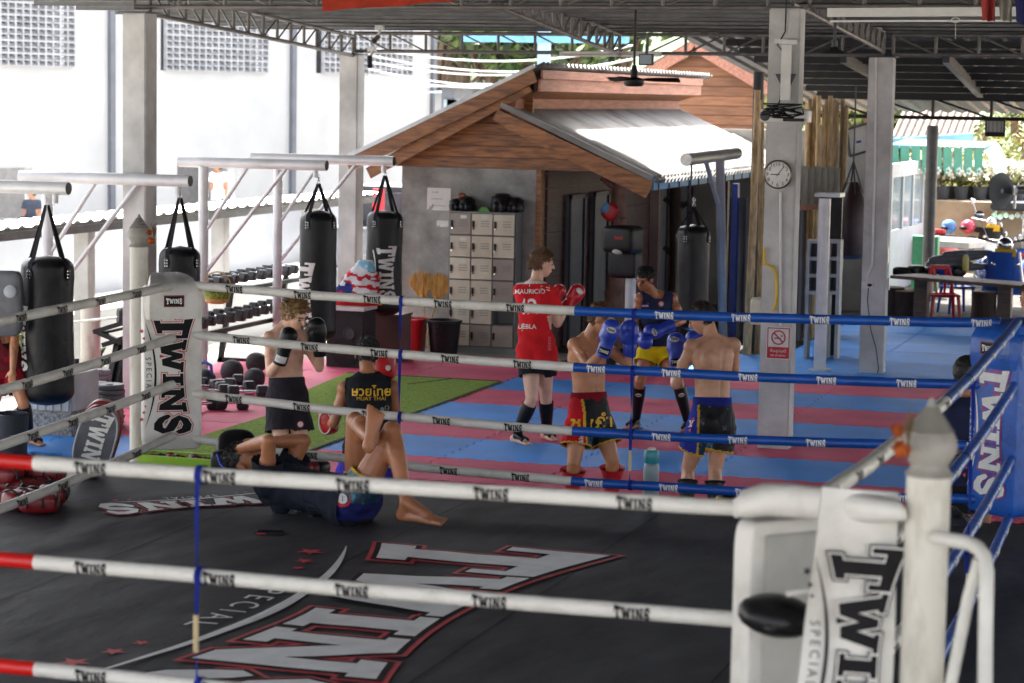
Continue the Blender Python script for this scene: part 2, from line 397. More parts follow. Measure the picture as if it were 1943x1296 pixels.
m_lblue = mat('light_blue_paint', lin(98, 158, 200), .5, 0, .15, 3, .1, 30)
m_clouds = None

def corr(mb, o, a, b, la, lb, per=.15, amp=.022, nb=2, flat=False):
    """corrugated sheet: waves vary along a, run along b"""
    o, a, b = Vector(o), Vector(a).normalized(), Vector(b).normalized(); w = a.cross(b).normalized()
    n = max(4, int(la/per)); k = 6
    def fn(i, j):
        ph = i*n; h = math.sin(ph*2*math.pi)*amp if not flat else (amp if (ph % 1) < .22 else (0 if (ph % 1) > .34 else amp*(1-((ph % 1)-.22)/.12)))
        return o+a*(i*la)+b*(j*lb)+w*h
    mb.grid(fn, n*k, nb)

# ground sheet
mb = MB(); mb.add([(-700, -200, -.55), (700, -200, -.55), (700, 900, -.55), (-700, 900, -.55)], [(0, 1, 2, 3)])
struct(mb.build('ground', m_ground))
mb = MB(); mb.bb((-13.2, -8, -.54), (14, 29.3, 0)); 
floor = struct(mb.build('gym_floor', m_floor)); mb = MB(); mb.bb((-8.9, 29.3, -.54), (14, 46, -.002)); struct(mb.build('yard_paving', mat('grey_yard_paving', lin(84, 82, 79), .95, 0, .35, 2.5, .4, 30, detail=8, spec=.03)))
mb = MB(); mb.bb((-13.2, 46, -.3), (30, 80, -.003+.01)); struct(mb.build('sandy_yard', m_sand))

mb = MB(); mb.bb((-8.35, 18.8, -.001), (1.7, 29.3, .0015)); mb.bb((-6.9, 29.35, -.001), (1.7, 36.3, .0015)); struct(mb.build('mat_underlay', m_rubber, None, 0))
mb = MB(); mb.bb((-32, 6, -.56), (-13.22, 60, -.50)); struct(mb.build('bounce_paving', mat('pale_bounce_paving', lin(160, 157, 150), .85, 0, .12, 1.2, .1, 20, detail=7)))  # pale strip added so sunlit ground bounces light into the gym
# ---- interlocking foam mats, each a piece of its own
TS = 1.243; TX0 = -8.3; TY0 = 20.1
def tile_mesh(m, nm):
    n = 12; P = []; s_ = TS/2
    def edge(ax):
        o = []
        for k in range(n):
            d = .016 if k % 2 == 0 else -.016; a = -s_+TS*k/n; b = -s_+TS*(k+1)/n
            o += [(a+.012, d), (b-.012, d)]
        return o
    e = edge(0); q = s_-.005
    P += [(-q, -q)]+[(a, -q+d) for a, d in e[1:-1]]+[(q, -q)]
    P += [(q+d, a) for a, d in e[1:-1]]+[(q, q)]
    P += [(a, q+d) for a, d in reversed(e[1:-1])]+[(-q, q)]
    P += [(-q+d, a) for a, d in reversed(e[1:-1])]
    b = MB(); b.prism(P, (0, 0, 0), (1, 0, 0), (0, 1, 0), (0, 0, 1), .022)
    return b.mesh(nm, m, 0)
tmp, tmb = tile_mesh(m_pink, 'pink_mat'), tile_mesh(m_blue, 'blue_mat')
rr = random.Random(3)
def tile(x, y, blue):
    o = link('foam_mat', tmb if blue else tmp, floor); o.location = (x, y, .002+rr.uniform(0, .004)); o.rotation_euler = (rr.uniform(-.0012, .0012), rr.uniform(-.0012, .0012), rr.uniform(-.0015, .0015))
for r_ in range(-1, 6):
    for c in range(0, 8): tile(TX0+TS*(c+.5), TY0+TS*(r_+.5), r_ in (0, 2, 4))
for r_ in range(6, 13):
    for c in range(1 if r_ < 8 else 2, 8): tile(TX0+TS*(c+.5), TY0+TS*(r_+.5), True)
for c in (-1, -2, -3):
    tile(TX0+TS*(c+.5), TY0+TS*5.06, False)
    if c > -3: tile(TX0+TS*(c+.5), TY0+TS*6.06, False)
for r_ in range(-1, 5):
    for c in (-2, -3): tile(TX0+TS*(c+.5)-.05-.0*c, TY0+TS*(r_+.5), r_ == -1)
mb = MB(); mb.prism([(-9.62, 14.6), (-8.31, 14.6), (-8.31, 25.72), (-10.25, 25.72), (-10.05, 23.9), (-9.62, 22.2)], (0, 0, .026), (1, 0, 0), (0, 1, 0), (0, 0, 1), .014)
struct(mb.build('turf_carpet', m_turf, None, 0))
mb = MB()
for a, b in (((-8.31, 19), (-8.31, 25.72)), ((-8.31, 25.72), (-10.25, 25.72)), ((-9.2, 25.0), (-8.9, 25.72))): mb.bar((*a, .042), (*b, .042), .018, .006)
tag(mb.build('turf_edge_tape', m_black), 'thin black tape along the edge of the green turf', 'tape')

# ---- gym columns
R1, R2 = 21.9, 28.65
def column(x, y, w, d, ztop, label):
    t = thing('concrete_column', label, 'column', (x, y, 0), 'roof columns')
    b = MB(); b.bb((x-w/2, y, 0), (x+w/2, y+d, ztop)); b.build('shaft', m_conc_w, t, 30, .012)
    b = MB(); b.box((x, y+d/2, ztop+.008), (w+.06, d+.06, .016)); b.build('top_plate', m_dsteel, t, 0)
    return t
column(-11.14, R1, .27, .27, 4.16, 'pale concrete column behind the white corner pad')
column(-11.44, R2, .26, .26, 3.88, 'pale concrete column beside the grey concrete hut wall')
c3 = column(-4.31, R1, .30, .26, 4.24, 'concrete column carrying the clock and the no smoking sign')
column(-4.43, R2, .30, .24, 3.92, 'bare concrete column with a wall socket and dangling cable')
# round steel posts
def spost(x, y, r, z0, z1, label, m=m_steel, name='steel_post'):
    b = MB(); b.tube([(x, y, z0), (x, y, z1)], r, 18); b.lathe([(r*1.9, 0), (r*1.9, .012)], (x, y, z0), 18)
    return tag(b.build(name, m), label, 'post')
p = gp(1555, 705); spost(p.x, p.y, .075, .022, 2.17, 'round silver steel post standing on the blue mats', m_pipe)
p = gp(1425, 668); spost(p.x, p.y, .07, .0, 3.75, 'black steel post beside the bamboo poles', mat('black_steel', (.02, .021, .023), .4, .3, .2, 5))
p = yp(1762, 470, 40.0); spost(p.x, p.y, .10, -.4, 3.0, 'round grey steel post behind the wooden table', m_steel)

# ---- roof of the gym: trusses, purlins, sheets (each truss one thing, its members parts)
def truss(name, a, b, h0, h1, label, step=.5, r=.024, m=m_truss, rd=.012, flip=True):
    """a,b: ends of bottom chord; h0,h1 depth at ends"""
    t = thing(name, label, 'truss', a, 'roof trusses'); a, b = Vector(a), Vector(b); L = (b-a).length; n = max(2, int(round(L/step)))
    A, B = a+V(0, 0, h0), b+V(0, 0, h1)
    for nm, p_, q_ in (('bottom_chord', a, b), ('top_chord', A, B)): x = MB(); x.tube([p_, q_], r, 10); x.build(nm, m, t)
    for k in range(n+1):
        s_ = k/n; x = MB(); x.tube([a.lerp(b, s_), A.lerp(B, s_)], r*.85, 8); x.build('upright', m, t)
        if k < n:
            e = (k+1)/n; x = MB()
            if (k < n/2) == flip: x.tube([A.lerp(B, s_), a.lerp(b, e)], rd, 6)
            else: x.tube([a.lerp(b, s_), A.lerp(B, e)], rd, 6)
            x.build('diagonal', m, t)
    return t
truss('roof_truss', (-11.4, R2+.12, 3.93), (-4.43, R2+.12, 3.95), .235, .235, 'long grey roof truss above the wooden hut front', .49)
truss('roof_truss', (-4.3, R2+.12, 3.96), (1.4, R2+.12, 3.98), .235, .235, 'roof truss reaching from the socket column towards the yard side', .52)
truss('roof_truss', (-11.2, R1+.13, 4.23), (-4.5, R1+.13, 4.25), .24, .24, 'near roof truss between the pale column and the clock column', .5)
truss('roof_truss', (-4.1, R1+.13, 4.27), (1.6, R1+.13, 4.27), .24, .24, 'roof truss above the rolled projector screen', .5)
truss('roof_truss', (-11.1, R1+.3, 4.16), (-11.38, R2, 3.87), .27, .25, 'sloping truss between the two pale columns of the white wall side', .47)
truss('roof_truss', (-7.35, R1+.3, 4.28), (-7.75, R2, 3.92), .26, .25, 'sloping truss over the ceiling fan', .47)
truss('roof_truss', (-4.3, R1+.3, 4.3), (-4.4, R2, 3.99), .27, .25, 'sloping truss from the clock column to the socket column', .47)
truss('roof_truss', (-6.7, 37, 3.15), (1.5, 37, 3.15), .30, .30, 'black roof truss over the wooden tables', .95, .03, mat('black_truss', (.02, .02, .021), .5, .2, .2, 5), .018)
def roofz(y): return 4.50+max(0, (22-y))*.02-(y-22)*.012 if y <= 30 else 0
for i, y in enumerate(list(np.arange(19.6, 29.6, .98))):
    b = MB(); z = roofz(y)-.075; b.bb((-13.2, y-.025, z-.11), (12, y+.025, z)); b.bb((-13.2, y-.025, z-.11), (12, y+.055, z-.1)); o = b.build('roof_purlin', m_steel, None, 0)
    tag(o, 'grey steel purlin under the gym roof sheets', 'purlin', 'roof purlins')
mb = MB(); mb.keepn = True
corr(mb, (-13.4, 29.9, roofz(29.9)), (1, 0, 0), (0, -1, .012), 25.6, 7.93, .26, .035, 3, True)
corr(mb, (-13.4, 22.0, roofz(22)), (1, 0, 0), (0, -1, .02), 25.6, 22, .26, .035, 3, True)
struct(mb.build('gym_roof', m_roofs, None, 25))
# lower back roof at the yard side
mb = MB(); mb.keepn = True
corr(mb, (-7.45, 29.5, 4.28), (1, 0, 0), V(0, 8.3, -.76), 13.7, 11.6, .24, .035, 2, True); struct(mb.build('yard_roof', m_roofd, None, 25))
for i in range(8):
    y = 30+i*.98; z = 4.28-.0915*(y-29.5)-.07; b = MB(); b.bb((-6.7, y-.03, z-.09), (6.3, y+.03, z)); tag(b.build('yard_roof_purlin', mat('dark_purlin_steel', (.012, .012, .013), .6, 0, .2, 4), None, 0), 'dark purlin under the low yard roof', 'purlin', 'yard roof purlins')
for (x0, x1) in ((1600, 1690), (1795, 1860)):
    a = yp(x0, 110, 30.0); b_ = yp(x1, 160 if x0 < 1700 else 178, 36.5); b = MB(); b.bar(a, b_, .09, .12); tag(b.build('roof_rafter', m_dsteel, None, 0), 'dark sloping rafter under the low yard roof', 'rafter', 'yard roof rafters')
for x0 in (-3.0, 1.2):
    spost(x0, 37, .06, 0, 3.2, 'grey post under the black yard truss '+('by the table' if x0 < 0 else 'beyond the scooters'), m_steel)

# ---- white building beyond the fence with vent-block panels, pilasters and open bays
BS = 1.5
WA = Vector((-18.77*BS, 32.32*BS, 0)); WB = Vector((-14.96*BS, 41.77*BS, 0)); wd = (WB-WA).normalized(); wn_ = Vector((wd.y, -wd.x, 0)); ZB = -2.0
def wp(x, y):
    """photo pixel -> point on the building's wall"""
    d = Vector(ray(x, y)); c = Vector(_cam); t = (WA-c).dot(wn_)/d.dot(wn_); return c+d*t
def wu(p): return (p-WA).dot(wd)
bld = thing('white_building', 'white rendered building with grey pilasters and vent block panels', 'building', WA)
u0_, u1_ = -8, wu(wp(818, 200))
pan = [(-7.9, wu(wp(138, 100)), wp(70, 126).z), (wu(wp(305, 100)), wu(wp(505, 100)), wp(400, 136).z), (wu(wp(600, 100)), wu(wp(779, 100)), wp(690, 141).z)]
ZT = 7.2
bays = [(-6, wu(wp(62, 380)), -.3, wp(40, 318).z), (wu(wp(336, 380)), wu(wp(446, 380)), -.3, wp(390, 312).z)]
def wbox(b, ua, ub, za, zb, d0, d1):
    P = [WA+wd*u+wn_*d+V(0, 0, z) for u in (ua, ub) for d in (d0, d1) for z in (za, zb)]
    b.add(P, [(0, 1, 3, 2), (4, 6, 7, 5), (0, 4, 5, 1), (2, 3, 7, 6), (0, 2, 6, 4), (1, 5, 7, 3)])
b = MB(); zp = min(p_[2] for p_ in pan)
cur = u0_
for (ua, ub, za, zb) in bays:
    wbox(b, cur, ua, ZB, 2.6, -.3, 0); wbox(b, ua, ub, ZB, za, -.3, 0); wbox(b, ua, ub, zb, 2.6, -.3, 0); cur = ub
wbox(b, cur, u1_, ZB, 2.6, -.3, 0)
cur = u0_
for (ua, ub, za) in pan:
    if ua > cur: wbox(b, cur, ua, 2.6, ZT, -.3, 0)
    wbox(b, ua, ub, 2.6, za, -.3, 0); cur = ub
wbox(b, cur, u1_, 2.6, ZT, -.3, 0); wbox(b, u1_-.3, u1_, ZB, ZT, -9, -.3)
b.build('wall', m_wallw, bld, 0)
for px in (209, 553, 819):
    u = wu(wp(px, 200)); b = MB(); wbox(b, u-.075, u+.075, ZB, ZT, 0, .12); b.build('pilaster', m_pil, bld, 0)
b = MB(); wbox(b, u0_, u1_, ZB, ZT, -9.2, -9); wbox(b, u0_, u1_, -.45, -.3, -9, -.3); b.build('inner_room', mat('dim_room_wall', lin(150, 148, 146), .8), bld, 0)
# vent blocks: one shared block mesh, every block a piece of the building
m_vent = mat('vent_block_cement', lin(160, 162, 166), .85, 0, .1, 3, .1, 20, ov=.12)
bw, bh = .445, .298
vb = MB()
fr = .022
def vbox(a0, a1, z0, z1, d0, d1): vb.bb((a0, d0, z0), (a1, d1, z1))
vbox(0, bw, 0, fr, 0, .12); vbox(0, bw, bh-fr, bh, 0, .12); vbox(0, fr, fr, bh-fr, 0, .12); vbox(bw-fr, bw, fr, bh-fr, 0, .12); vbox(bw/2-.02, bw/2+.02, fr, bh-fr, 0, .12)
for zc in (.5,): vbox(fr, bw-fr, bh*zc-.014, bh*zc+.014, 0, .12)
for k in range(2):
    for c in range(2):
        x0 = fr+c*(bw/2); x1 = x0+bw/2-.04; z0 = .03+k*(bh/2)
        vb.add([(x0, 0, z0+.065), (x1, 0, z0+.065), (x1, .10, z0+.0), (x0, .10, z0+.0)], [(0, 1, 2, 3)])
vme = vb.mesh('vent_block', m_vent, 0)
ang = math.atan2(wd.y, wd.x); cnt = 0
for (ua, ub, za) in pan:
    k = int((ub-ua)/bw)
    for i in range(k):
        for j in range(6):
            q = WA+wd*(ub-(i+1)*bw)+V(0, 0, za+j*bh)+wn_*-.02
            if cnt < 290:
                o = link('vent_block', vme); o.location = q; o.rotation_euler.z = ang+math.pi; o.location = q+wd*bw; put(o, bld); cnt += 1
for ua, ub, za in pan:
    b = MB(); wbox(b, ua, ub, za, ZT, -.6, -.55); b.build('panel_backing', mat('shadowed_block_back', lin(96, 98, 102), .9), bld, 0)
# things standing in the open bays
p = wp(28, 452); b = MB()
ldr = thing('step_ladder', 'aluminium step ladder leaning in the open bay', 'ladder', p-wn_*2)
q = p-wn_*2; 
for s_ in (-.22, .22):
    b = MB(); b.bar(q+wd*s_+V(0, 0, -.3-q.z), q+wd*(s_*.7+.35)+V(0, 0, 1.7-q.z), .05); b.build('rail', m_metal, ldr)
for k in range(6):
    t_ = (k+.6)/6; c_ = q+wd*(.35*t_)+V(0, 0, -.3-q.z+2*t_); b = MB(); b.bar(c_-wd*.2, c_+wd*.2, .06, .03); b.build('rung', m_metal, ldr)

# ---- white boundary wall and tin-roofed strip between gym and building
zt = xp(0, 457, -16.3).z
mb = MB(); mb.bb((-16.6, 15, -.55), (-16.3, 42, zt)); mb.bb((-16.3, 15, -.55), (-15.0, 42, xp(545, 527, -15.0).z)); 
tag(mb.build('boundary_wall', m_wallw, None, 0), 'long white boundary wall beside the boxing bag stands', 'wall')
tin = thing('tin_canopy', 'narrow corrugated tin canopy on white posts along the gym side', 'canopy', (-13.6, 28, 1.7))
b = MB(); b.keepn = True; corr(b, (-13.2, 18, 1.80), (0, 1, 0), (-1, 0, -.0), 16.5, .75, .32, .03, 1, True); b.build('tin_sheet', m_tin, tin, 25)
b = MB(); b.bb((-13.26, 18, 1.67), (-13.2, 34.5, 1.76)); b.bb((-13.95, 18, 1.67), (-13.89, 34.5, 1.76)); b.build('rail', m_steel, tin, 0)
for k in range(60):
    y = 18+k*.275; b = MB(); b.bb((-13.22, y, 1.80), (-12.9-.2, y+.12, 1.815+.0)); 
for px, py in ((160, 405), (418, 395), (588, 380)):
    q = xp(px, py, -13.55); b = MB(); b.bb((-13.65, q.y-.09, -.5), (-13.45, q.y+.09, 1.665)); b.build('post', m_conc_w, tin, 20, .008)

# ---- wooden hut
HY = 29.0; hut = thing('wooden_hut', 'timber hut with concrete front wall and pale corrugated roof', 'house', (-9, HY, 0))
b = MB(); b.bb((-10.80, HY, 0), (-8.93, HY+.15, 2.42)); b.bb((-10.80, HY+.15, 0), (-10.65, HY+8.5, 2.42)); b.build('concrete_wall', m_conc, hut, 0)
b = MB(); b.bb((-8.93, HY-.01, 0), (-8.86, HY+.16, 2.42)); b.build('corner_trim', m_wood_o, hut, 0)
apx = V(-8.80, 28.5, 3.74); evl = V(-11.30, 28.5, 2.53)
RL = 9.0
# gable boards, one by one
z = 2.42; k = 0; bhh = .148
def gx(z):     # gable extent at height z  (under left slope, and right of it the low roof)
    s_ = (z-2.53)/(3.74-2.53); xl = -11.30+s_*2.5+.18
    xr = -7.55 if z < 2.44 else min(-7.55, -9.05+(3.05-z)/.86*1.75)
    return max(xl, -11.2), xr
while z < 3.55:
    xl, xr = gx(z+bhh); xl2, xr2 = gx(z)
    if z > 3.02: xr = xr2 = -8.98
    xl = max(xl, -10.95); xl2 = max(xl2, -10.95)
    if xr-xl < .08: break
    b = MB(); P = [(xl2, z+.004), (max(xr2, xl2+.1), z+.004), (max(xr, xl+.05), z+bhh-.004), (xl, z+bhh-.004)]
    b.prism(P, (0, HY-.02, 0), (1, 0, 0), (0, 0, 1), (0, -1, 0), .022+.006*(k % 2)); b.build('gable_board', m_wood_o, hut, 0); z += bhh; k += 1
b = MB(); b.prism([(-11.0, 2.43), (-7.6, 2.43), (-9.0, 3.04), (-9.0, 3.55), (-9.2, 3.48)], (0, HY+.01, 0), (1, 0, 0), (0, 0, 1), (0, 1, 0), .03); b.build('gable_backing', m_wood_d, hut, 0)
# side wall under the porch
def sidep(x0, x1, z0, z1, th=.05, m=None, nm='porch_wall', xx=-8.86):
    b = MB(); b.bb((xx, x0, z0), (xx+th, x1, z1)); return b.build(nm, m or m_wood_d, hut, 0)
z = .02
while z < 2.4: sidep(HY+.17, HY+8.5, z, z+.19, .03+.006*(int(z*10) % 2), m_wood_d, 'wall_board'); z += .196
for (ya, yb_) in ((30.0, 30.75), (31.2, 32.0), (34.6, 35.5), (36, 36.9)):
    d = MB(); d.bb((-8.82, ya, .02), (-8.77, yb_, 2.06)); dd = d.build('door', mat('grey_door', lin(92, 94, 98), .5, 0, .1, 4), hut, 0)
    f_ = MB(); f_.bb((-8.77, ya, .02), (-8.74, ya+.06, 2.06)); f_.bb((-8.77, yb_-.06, .02), (-8.74, yb_, 2.06)); f_.bb((-8.77, ya, 2.0), (-8.74, yb_, 2.06)); f_.build('door_frame', m_dsteel, dd, 0)
b = MB(); b.bb((-8.93, HY+8.5, 0), (-5.9, HY+8.65, 2.9)); b.build('porch_end_wall', mat('stained_grey_render', lin(150, 147, 140), .9, 0, .25, 1.5, .1, 20, detail=8), hut, 0)
# roofs
sl = (evl-apx); b = MB(); b.keepn = True
corr(b, apx+V(.10, 0, .05), (0, 1, 0), sl, RL+.6, sl.length+.05, .19, .036, 3); b.build('left_roof', m_corr, hut, 60)
rt0 = V(-9.18, 28.5, 3.16); rt1 = V(-7.26, 28.5, 2.31); sr = rt1-rt0
b = MB(); b.keepn = True; corr(b, rt0+V(0, 0, .06), (0, 1, 0), sr, RL, sr.length+.1, .19, .036, 3); b.build('right_roof', m_corr, hut, 60)
b = MB(); b.keepn = True; corr(b, rt0+sr*.52+V(0, 0, .085), (0, 1, 0), sr, RL, sr.length*.5, .19, .036, 2); b.build('lower_roof_sheet', m_corr, hut, 60)
def board(a, b_, w, h, nm, m=m_wood_o, up=(0, 0, 1)): x = MB(); x.bar(a, b_, w, h, up); return x.build(nm, m, hut, 0)
board(apx+V(0, -.06, -.10), evl+V(-.05, -.06, -.10), .04, .17, 'barge_board'); board(apx+V(-.1, .05, -.24), evl+V(.2, .05, -.20), .04, .15, 'inner_barge_board')
board(rt0+V(-.14, -.06, -.03), rt1+V(.02, -.06, -.06), .04, .15, 'barge_board'); board(rt0+V(-.05, .03, -.14), rt1+V(-.05, .03, -.15), .04, .09, 'inner_barge_board')
board(apx+V(0, -.07, .02), evl+V(-.05, -.07, .02), .05, .05, 'verge_capping', m_tin)
board(rt0+V(-.05, -.08, .10), rt1+V(.05, -.08, .06), .09, .07, 'verge_capping', m_corr)
# clerestory under the upper roof edge
for i, (dx, z0, z1, m) in enumerate(((.06, 3.60, 3.71, m_wood_p), (.03, 3.44, 3.595, m_wood_p))):
    b = MB(); b.bb((apx.x+dx, 28.5, z0), (apx.x+dx+.03, 28.5+RL, z1)); b.build('fascia_board', m, hut, 0)
b = MB(); b.bb((-9.16, 28.6, 3.14), (-9.1, 28.5+RL, 3.62)); b.build('clerestory_wall', m_wood_p, hut, 0)
b = MB(); b.add([(-9.1, 28.5, 3.34), (-8.78, 28.5, 3.44), (-8.78, 28.5+RL, 3.44), (-9.1, 28.5+RL, 3.34)], [(0, 1, 2, 3)]); b.build('soffit', m_wood_o, hut, 0)
b = MB(); b.bb((-7.32, 28.5, 2.22), (-7.22, 28.5+RL, 2.36)); b.build('eave_beam', m_lblue, hut, 0)
for k in range(16):
    b = MB(); y = 28.7+k*.56; b.bb((-7.22, y, 2.21), (-7.205, y+.035, 2.37)); b.build('gutter_clip', m_dsteel, hut, 0)
for y in (29.1, 33.2, 37.2):
    b = MB(); b.bb((-7.42, y, 0), (-7.30, y+.12, 2.2)); b.build('porch_post', m_wood_d, hut, 0)
b = MB(); b.bb((-8.9, 28.55, 2.40), (-7.3, 28.7, 2.44)); b.build('lintel', m_wood_o, hut, 0) if False else None

# ---- second timber house behind
h2 = thing('plank_house', 'brown plank gable house behind the timber hut', 'house', (-8, 41, 0))
pl = yp(1265, 290, 41); z = .0; k = 0; ap2 = yp(1325, 98, 41); re2 = yp(1450, 180, 41); le2 = yp(1180, 190, 41)
while z < ap2.z-.05:
    bz = .172; z1 = z+bz
    def ex(zz):
        if zz < re2.z: return le2.x, re2.x
        s_ = (zz-re2.z)/(ap2.z-re2.z); return le2.x+(ap2.x-le2.x)*s_, re2.x+(ap2.x-re2.x)*s_
    a0, a1 = ex(z); c0, c1 = ex(min(z1, ap2.z-.02)); b = MB()
    b.prism([(a0, z+.004), (a1, z+.004), (c1, z1-.006), (c0, z1-.006)], (0, 41, 0), (1, 0, 0), (0, 0, 1), (0, -1, 0), .03+.008*(k % 2)); b.build('wall_board', m_wood_b, h2, 0); z = z1; k += 1
b = MB(); b.prism([(le2.x, 0), (re2.x, 0), (re2.x, re2.z), (ap2.x, ap2.z), (le2.x, re2.z)], (0, 41.02, 0), (1, 0, 0), (0, 0, 1), (0, 1, 0), .04); b.build('wall_backing', m_wood_b, h2, 0)
board2 = lambda a, b_, w, h, nm, m: (lambda x: (x.bar(a, b_, w, h), x.build(nm, m, h2, 0)))(MB())
board2(ap2+V(0, -.3, .1), re2+V(.35, -.3, -.02), .05, .2, 'barge_board', m_wood_p); board2(ap2+V(0, -.3, .1), le2+V(-.3, -.3, -.02), .05, .2, 'barge_board', m_wood_p)
b = MB(); b.add([ap2+V(0, -.35, .22), re2+V(.45, -.35, .08), re2+V(.45, 8, .08), ap2+V(0, 8, .22)], [(0, 1, 2, 3)]); b.add([ap2+V(0, -.35, .22), le2+V(-.4, -.35, .08), le2+V(-.4, 8, .08), ap2+V(0, 8, .22)], [(0, 1, 2, 3)]); b.build('roof', m_corr, h2, 0)

# ---- far hillside, trees, wires
def leafcloud(mb, c, rad, n, sz, rnd, shell=.55):
    for _ in range(n):
        d = Vector((rnd.gauss(0, 1), rnd.gauss(0, 1), rnd.gauss(0, 1))).normalized()*(shell+(1-shell)*rnd.random())
        p_ = Vector(c)+Vector((d.x*rad[0], d.y*rad[1], d.z*rad[2])); s_ = sz*rnd.uniform(.6, 1.4)
        a = Vector((rnd.gauss(0, 1), rnd.gauss(0, 1), rnd.gauss(0, 1))).normalized(); e = a.orthogonal().normalized(); g = a.cross(e)
        mb.mi(rnd.randrange(3)); mb.add([p_-e*s_, p_+g*s_*.45, p_+e*s_, p_-g*s_*.45], [(0, 1, 2, 3)])
m_lf = [mat('leaf_dark', (.028, .055, .018), .6, 0, .3, 8), mat('leaf_mid', (.06, .11, .03), .6, 0, .3, 8), mat('leaf_light', (.13, .19, .045), .6, 0, .3, 8)]
m_lfy = [mat('leaf_olive', (.08, .11, .03), .6, 0, .3, 8), mat('leaf_yellow', (.22, .25, .06), .6, 0, .3, 8), mat('leaf_pale', (.34, .36, .16), .6, 0, .3, 8)]
m_bark = mat('tree_bark', lin(92, 76, 60), .9, 0, .3, 6, .5, 14)
def tree(base, h, cr, n, sz, seed, label, mats=m_lf, clumps=16, grp='trees beyond the hut roof'):
    r = random.Random(seed); base = Vector(base); t = thing('broadleaf_tree', label, 'tree', base, grp)
    b = MB(); top = base+V(r.uniform(-.3, .3), r.uniform(-.3, .3), h*.72); b.tube([base, base.lerp(top, .5)+V(.1, 0, 0), top], [h*.035, h*.025, h*.01], 8)
    cs = []
    for k in range(clumps):
        d = Vector((r.gauss(0, 1), r.gauss(0, 1), r.gauss(0, .8))); d = d.normalized()*r.uniform(.25, .95); c = base+V(0, 0, h*.68)+V(d.x*cr, d.y*cr, d.z*h*.3); cs.append(c)
        st = base.lerp(top, r.uniform(.4, .95)); b.tube([st, st.lerp(c, .5)+V(0, 0, -.1), c], [h*.012, h*.008, h*.003], 5)
    b.build('trunk', m_bark, t)
    lf = MB()
    for c in cs: q = cr*r.uniform(.28, .5); leafcloud(lf, c, (q, q, q*.8), n//clumps, sz, r)
    stuff(lf.build('crown', mats, t, 0)); return t
hl = MB()
def hfn(u, v):
    a = -60+u*95; p_ = Vector((a, 95+v*70, 0)); h = (5+13*sstep(0, .8, v))*(.7+.5*noise.noise(p_*.02)); p_.z = -1+h*sstep(0, .25, v); return p_
hl.grid(hfn, 60, 24); struct(hl.build('hill', m_hill))
sp = [(828, 150, 62, 7.5, 2.6), (880, 140, 70, 9.0, 3.2), (930, 125, 66, 8.6, 3.0), (985, 110, 72, 9.6, 3.4), (1050, 100, 64, 8.6, 3.0), (1110, 95, 74, 9.8, 3.4), (1170, 92, 66, 8.6, 3.2), (855, 110, 80, 11, 3.6), (1010, 95, 84, 12, 4)]
lab = ['dark tree by the white building corner', 'tall green tree over the hut ridge', 'bushy tree in the gap above the hut roof', 'tree with yellow green crown behind the hut', 'tree behind the ceiling fan', 'tall tree behind the hut ridge end', 'tree before the plank house gable', 'large far tree behind the power lines', 'largest far tree on the hillside']
for i, (x, y, D, h, cr) in enumerate(sp):
    D += 22; q = dp(x, y, D); tree((q.x, q.y, -.6), h*1.3, cr*1.25, 2800, .26, 40+i, lab[i], m_lf if i % 4 != 3 else m_lfy)
for i, (y0, y1) in enumerate(((98, 112), (111, 112), (125, 142), (138, 133), (84, 86))):
    a, c = dp(700, y0+6, 52), dp(1200, y1, 58); b = MB(); b.tube([a.lerp(c, k/10)+V(0, 0, -1.0*(1-(2*k/10-1)**2)*.35) for k in range(11)], .022, 5)
    tag(b.build('power_line', mat('pale_cable', lin(190, 195, 200), .5)), 'pale overhead power line before the trees', 'cable', 'power lines')
q = dp(1030, 95, 50); b = MB(); b.bb(dp(1018, 640, 50)*1, q+V(.22, .2, .6)) if False else b.bb((q.x-.12, q.y, -.5), (q.x+.12, q.y+.2, q.z+.8)); tag(b.build('utility_pole', mat('pale_blue_pole', lin(150, 180, 200), .6)), 'pale concrete pole behind the hut ridge', 'pole')
a, c = dp(880, 73, 51), dp(1190, 76, 49); b = MB(); b.bar(a, c, .2, .14); tag(b.build('blue_roof_beam', m_lblue), 'blue roof beam far behind the hut', 'beam')
# far rooftops
for (x0, y0, x1, y1, D, m, l_) in ((826, 176, 905, 205, 58, m_wallw, 'small white far house with blue roof'), (838, 165, 862, 215, 56, m_pil, 'grey slatted far shed')):
    a, c = dp(x0, y0, D), dp(x1, y1, D); t = thing('far_house', l_, 'house', (a.x, a.y, 0)); b = MB(); b.bb((a.x, a.y, -.5), (c.x, a.y+3, a.z)); b.build('wall', m, t, 0)
    b = MB(); b.add([(a.x-.3, a.y-.4, a.z), (c.x+.3, a.y-.4, a.z), (c.x+.3, a.y+3.3, a.z+.12), (a.x-.3, a.y+3.3, a.z+.12)], [(0, 1, 2, 3)]); b.build('roof', mat('dull_blue_roof', lin(70, 100, 130), .7), t, 0)
    for k in range(3):
        b = MB(); xx = a.x+(c.x-a.x)*(.2+.27*k); b.bb((xx, a.y-.03, a.z-.8), (xx+.25, a.y+.02, a.z-.3)); b.build('window', m_glass, t, 0)
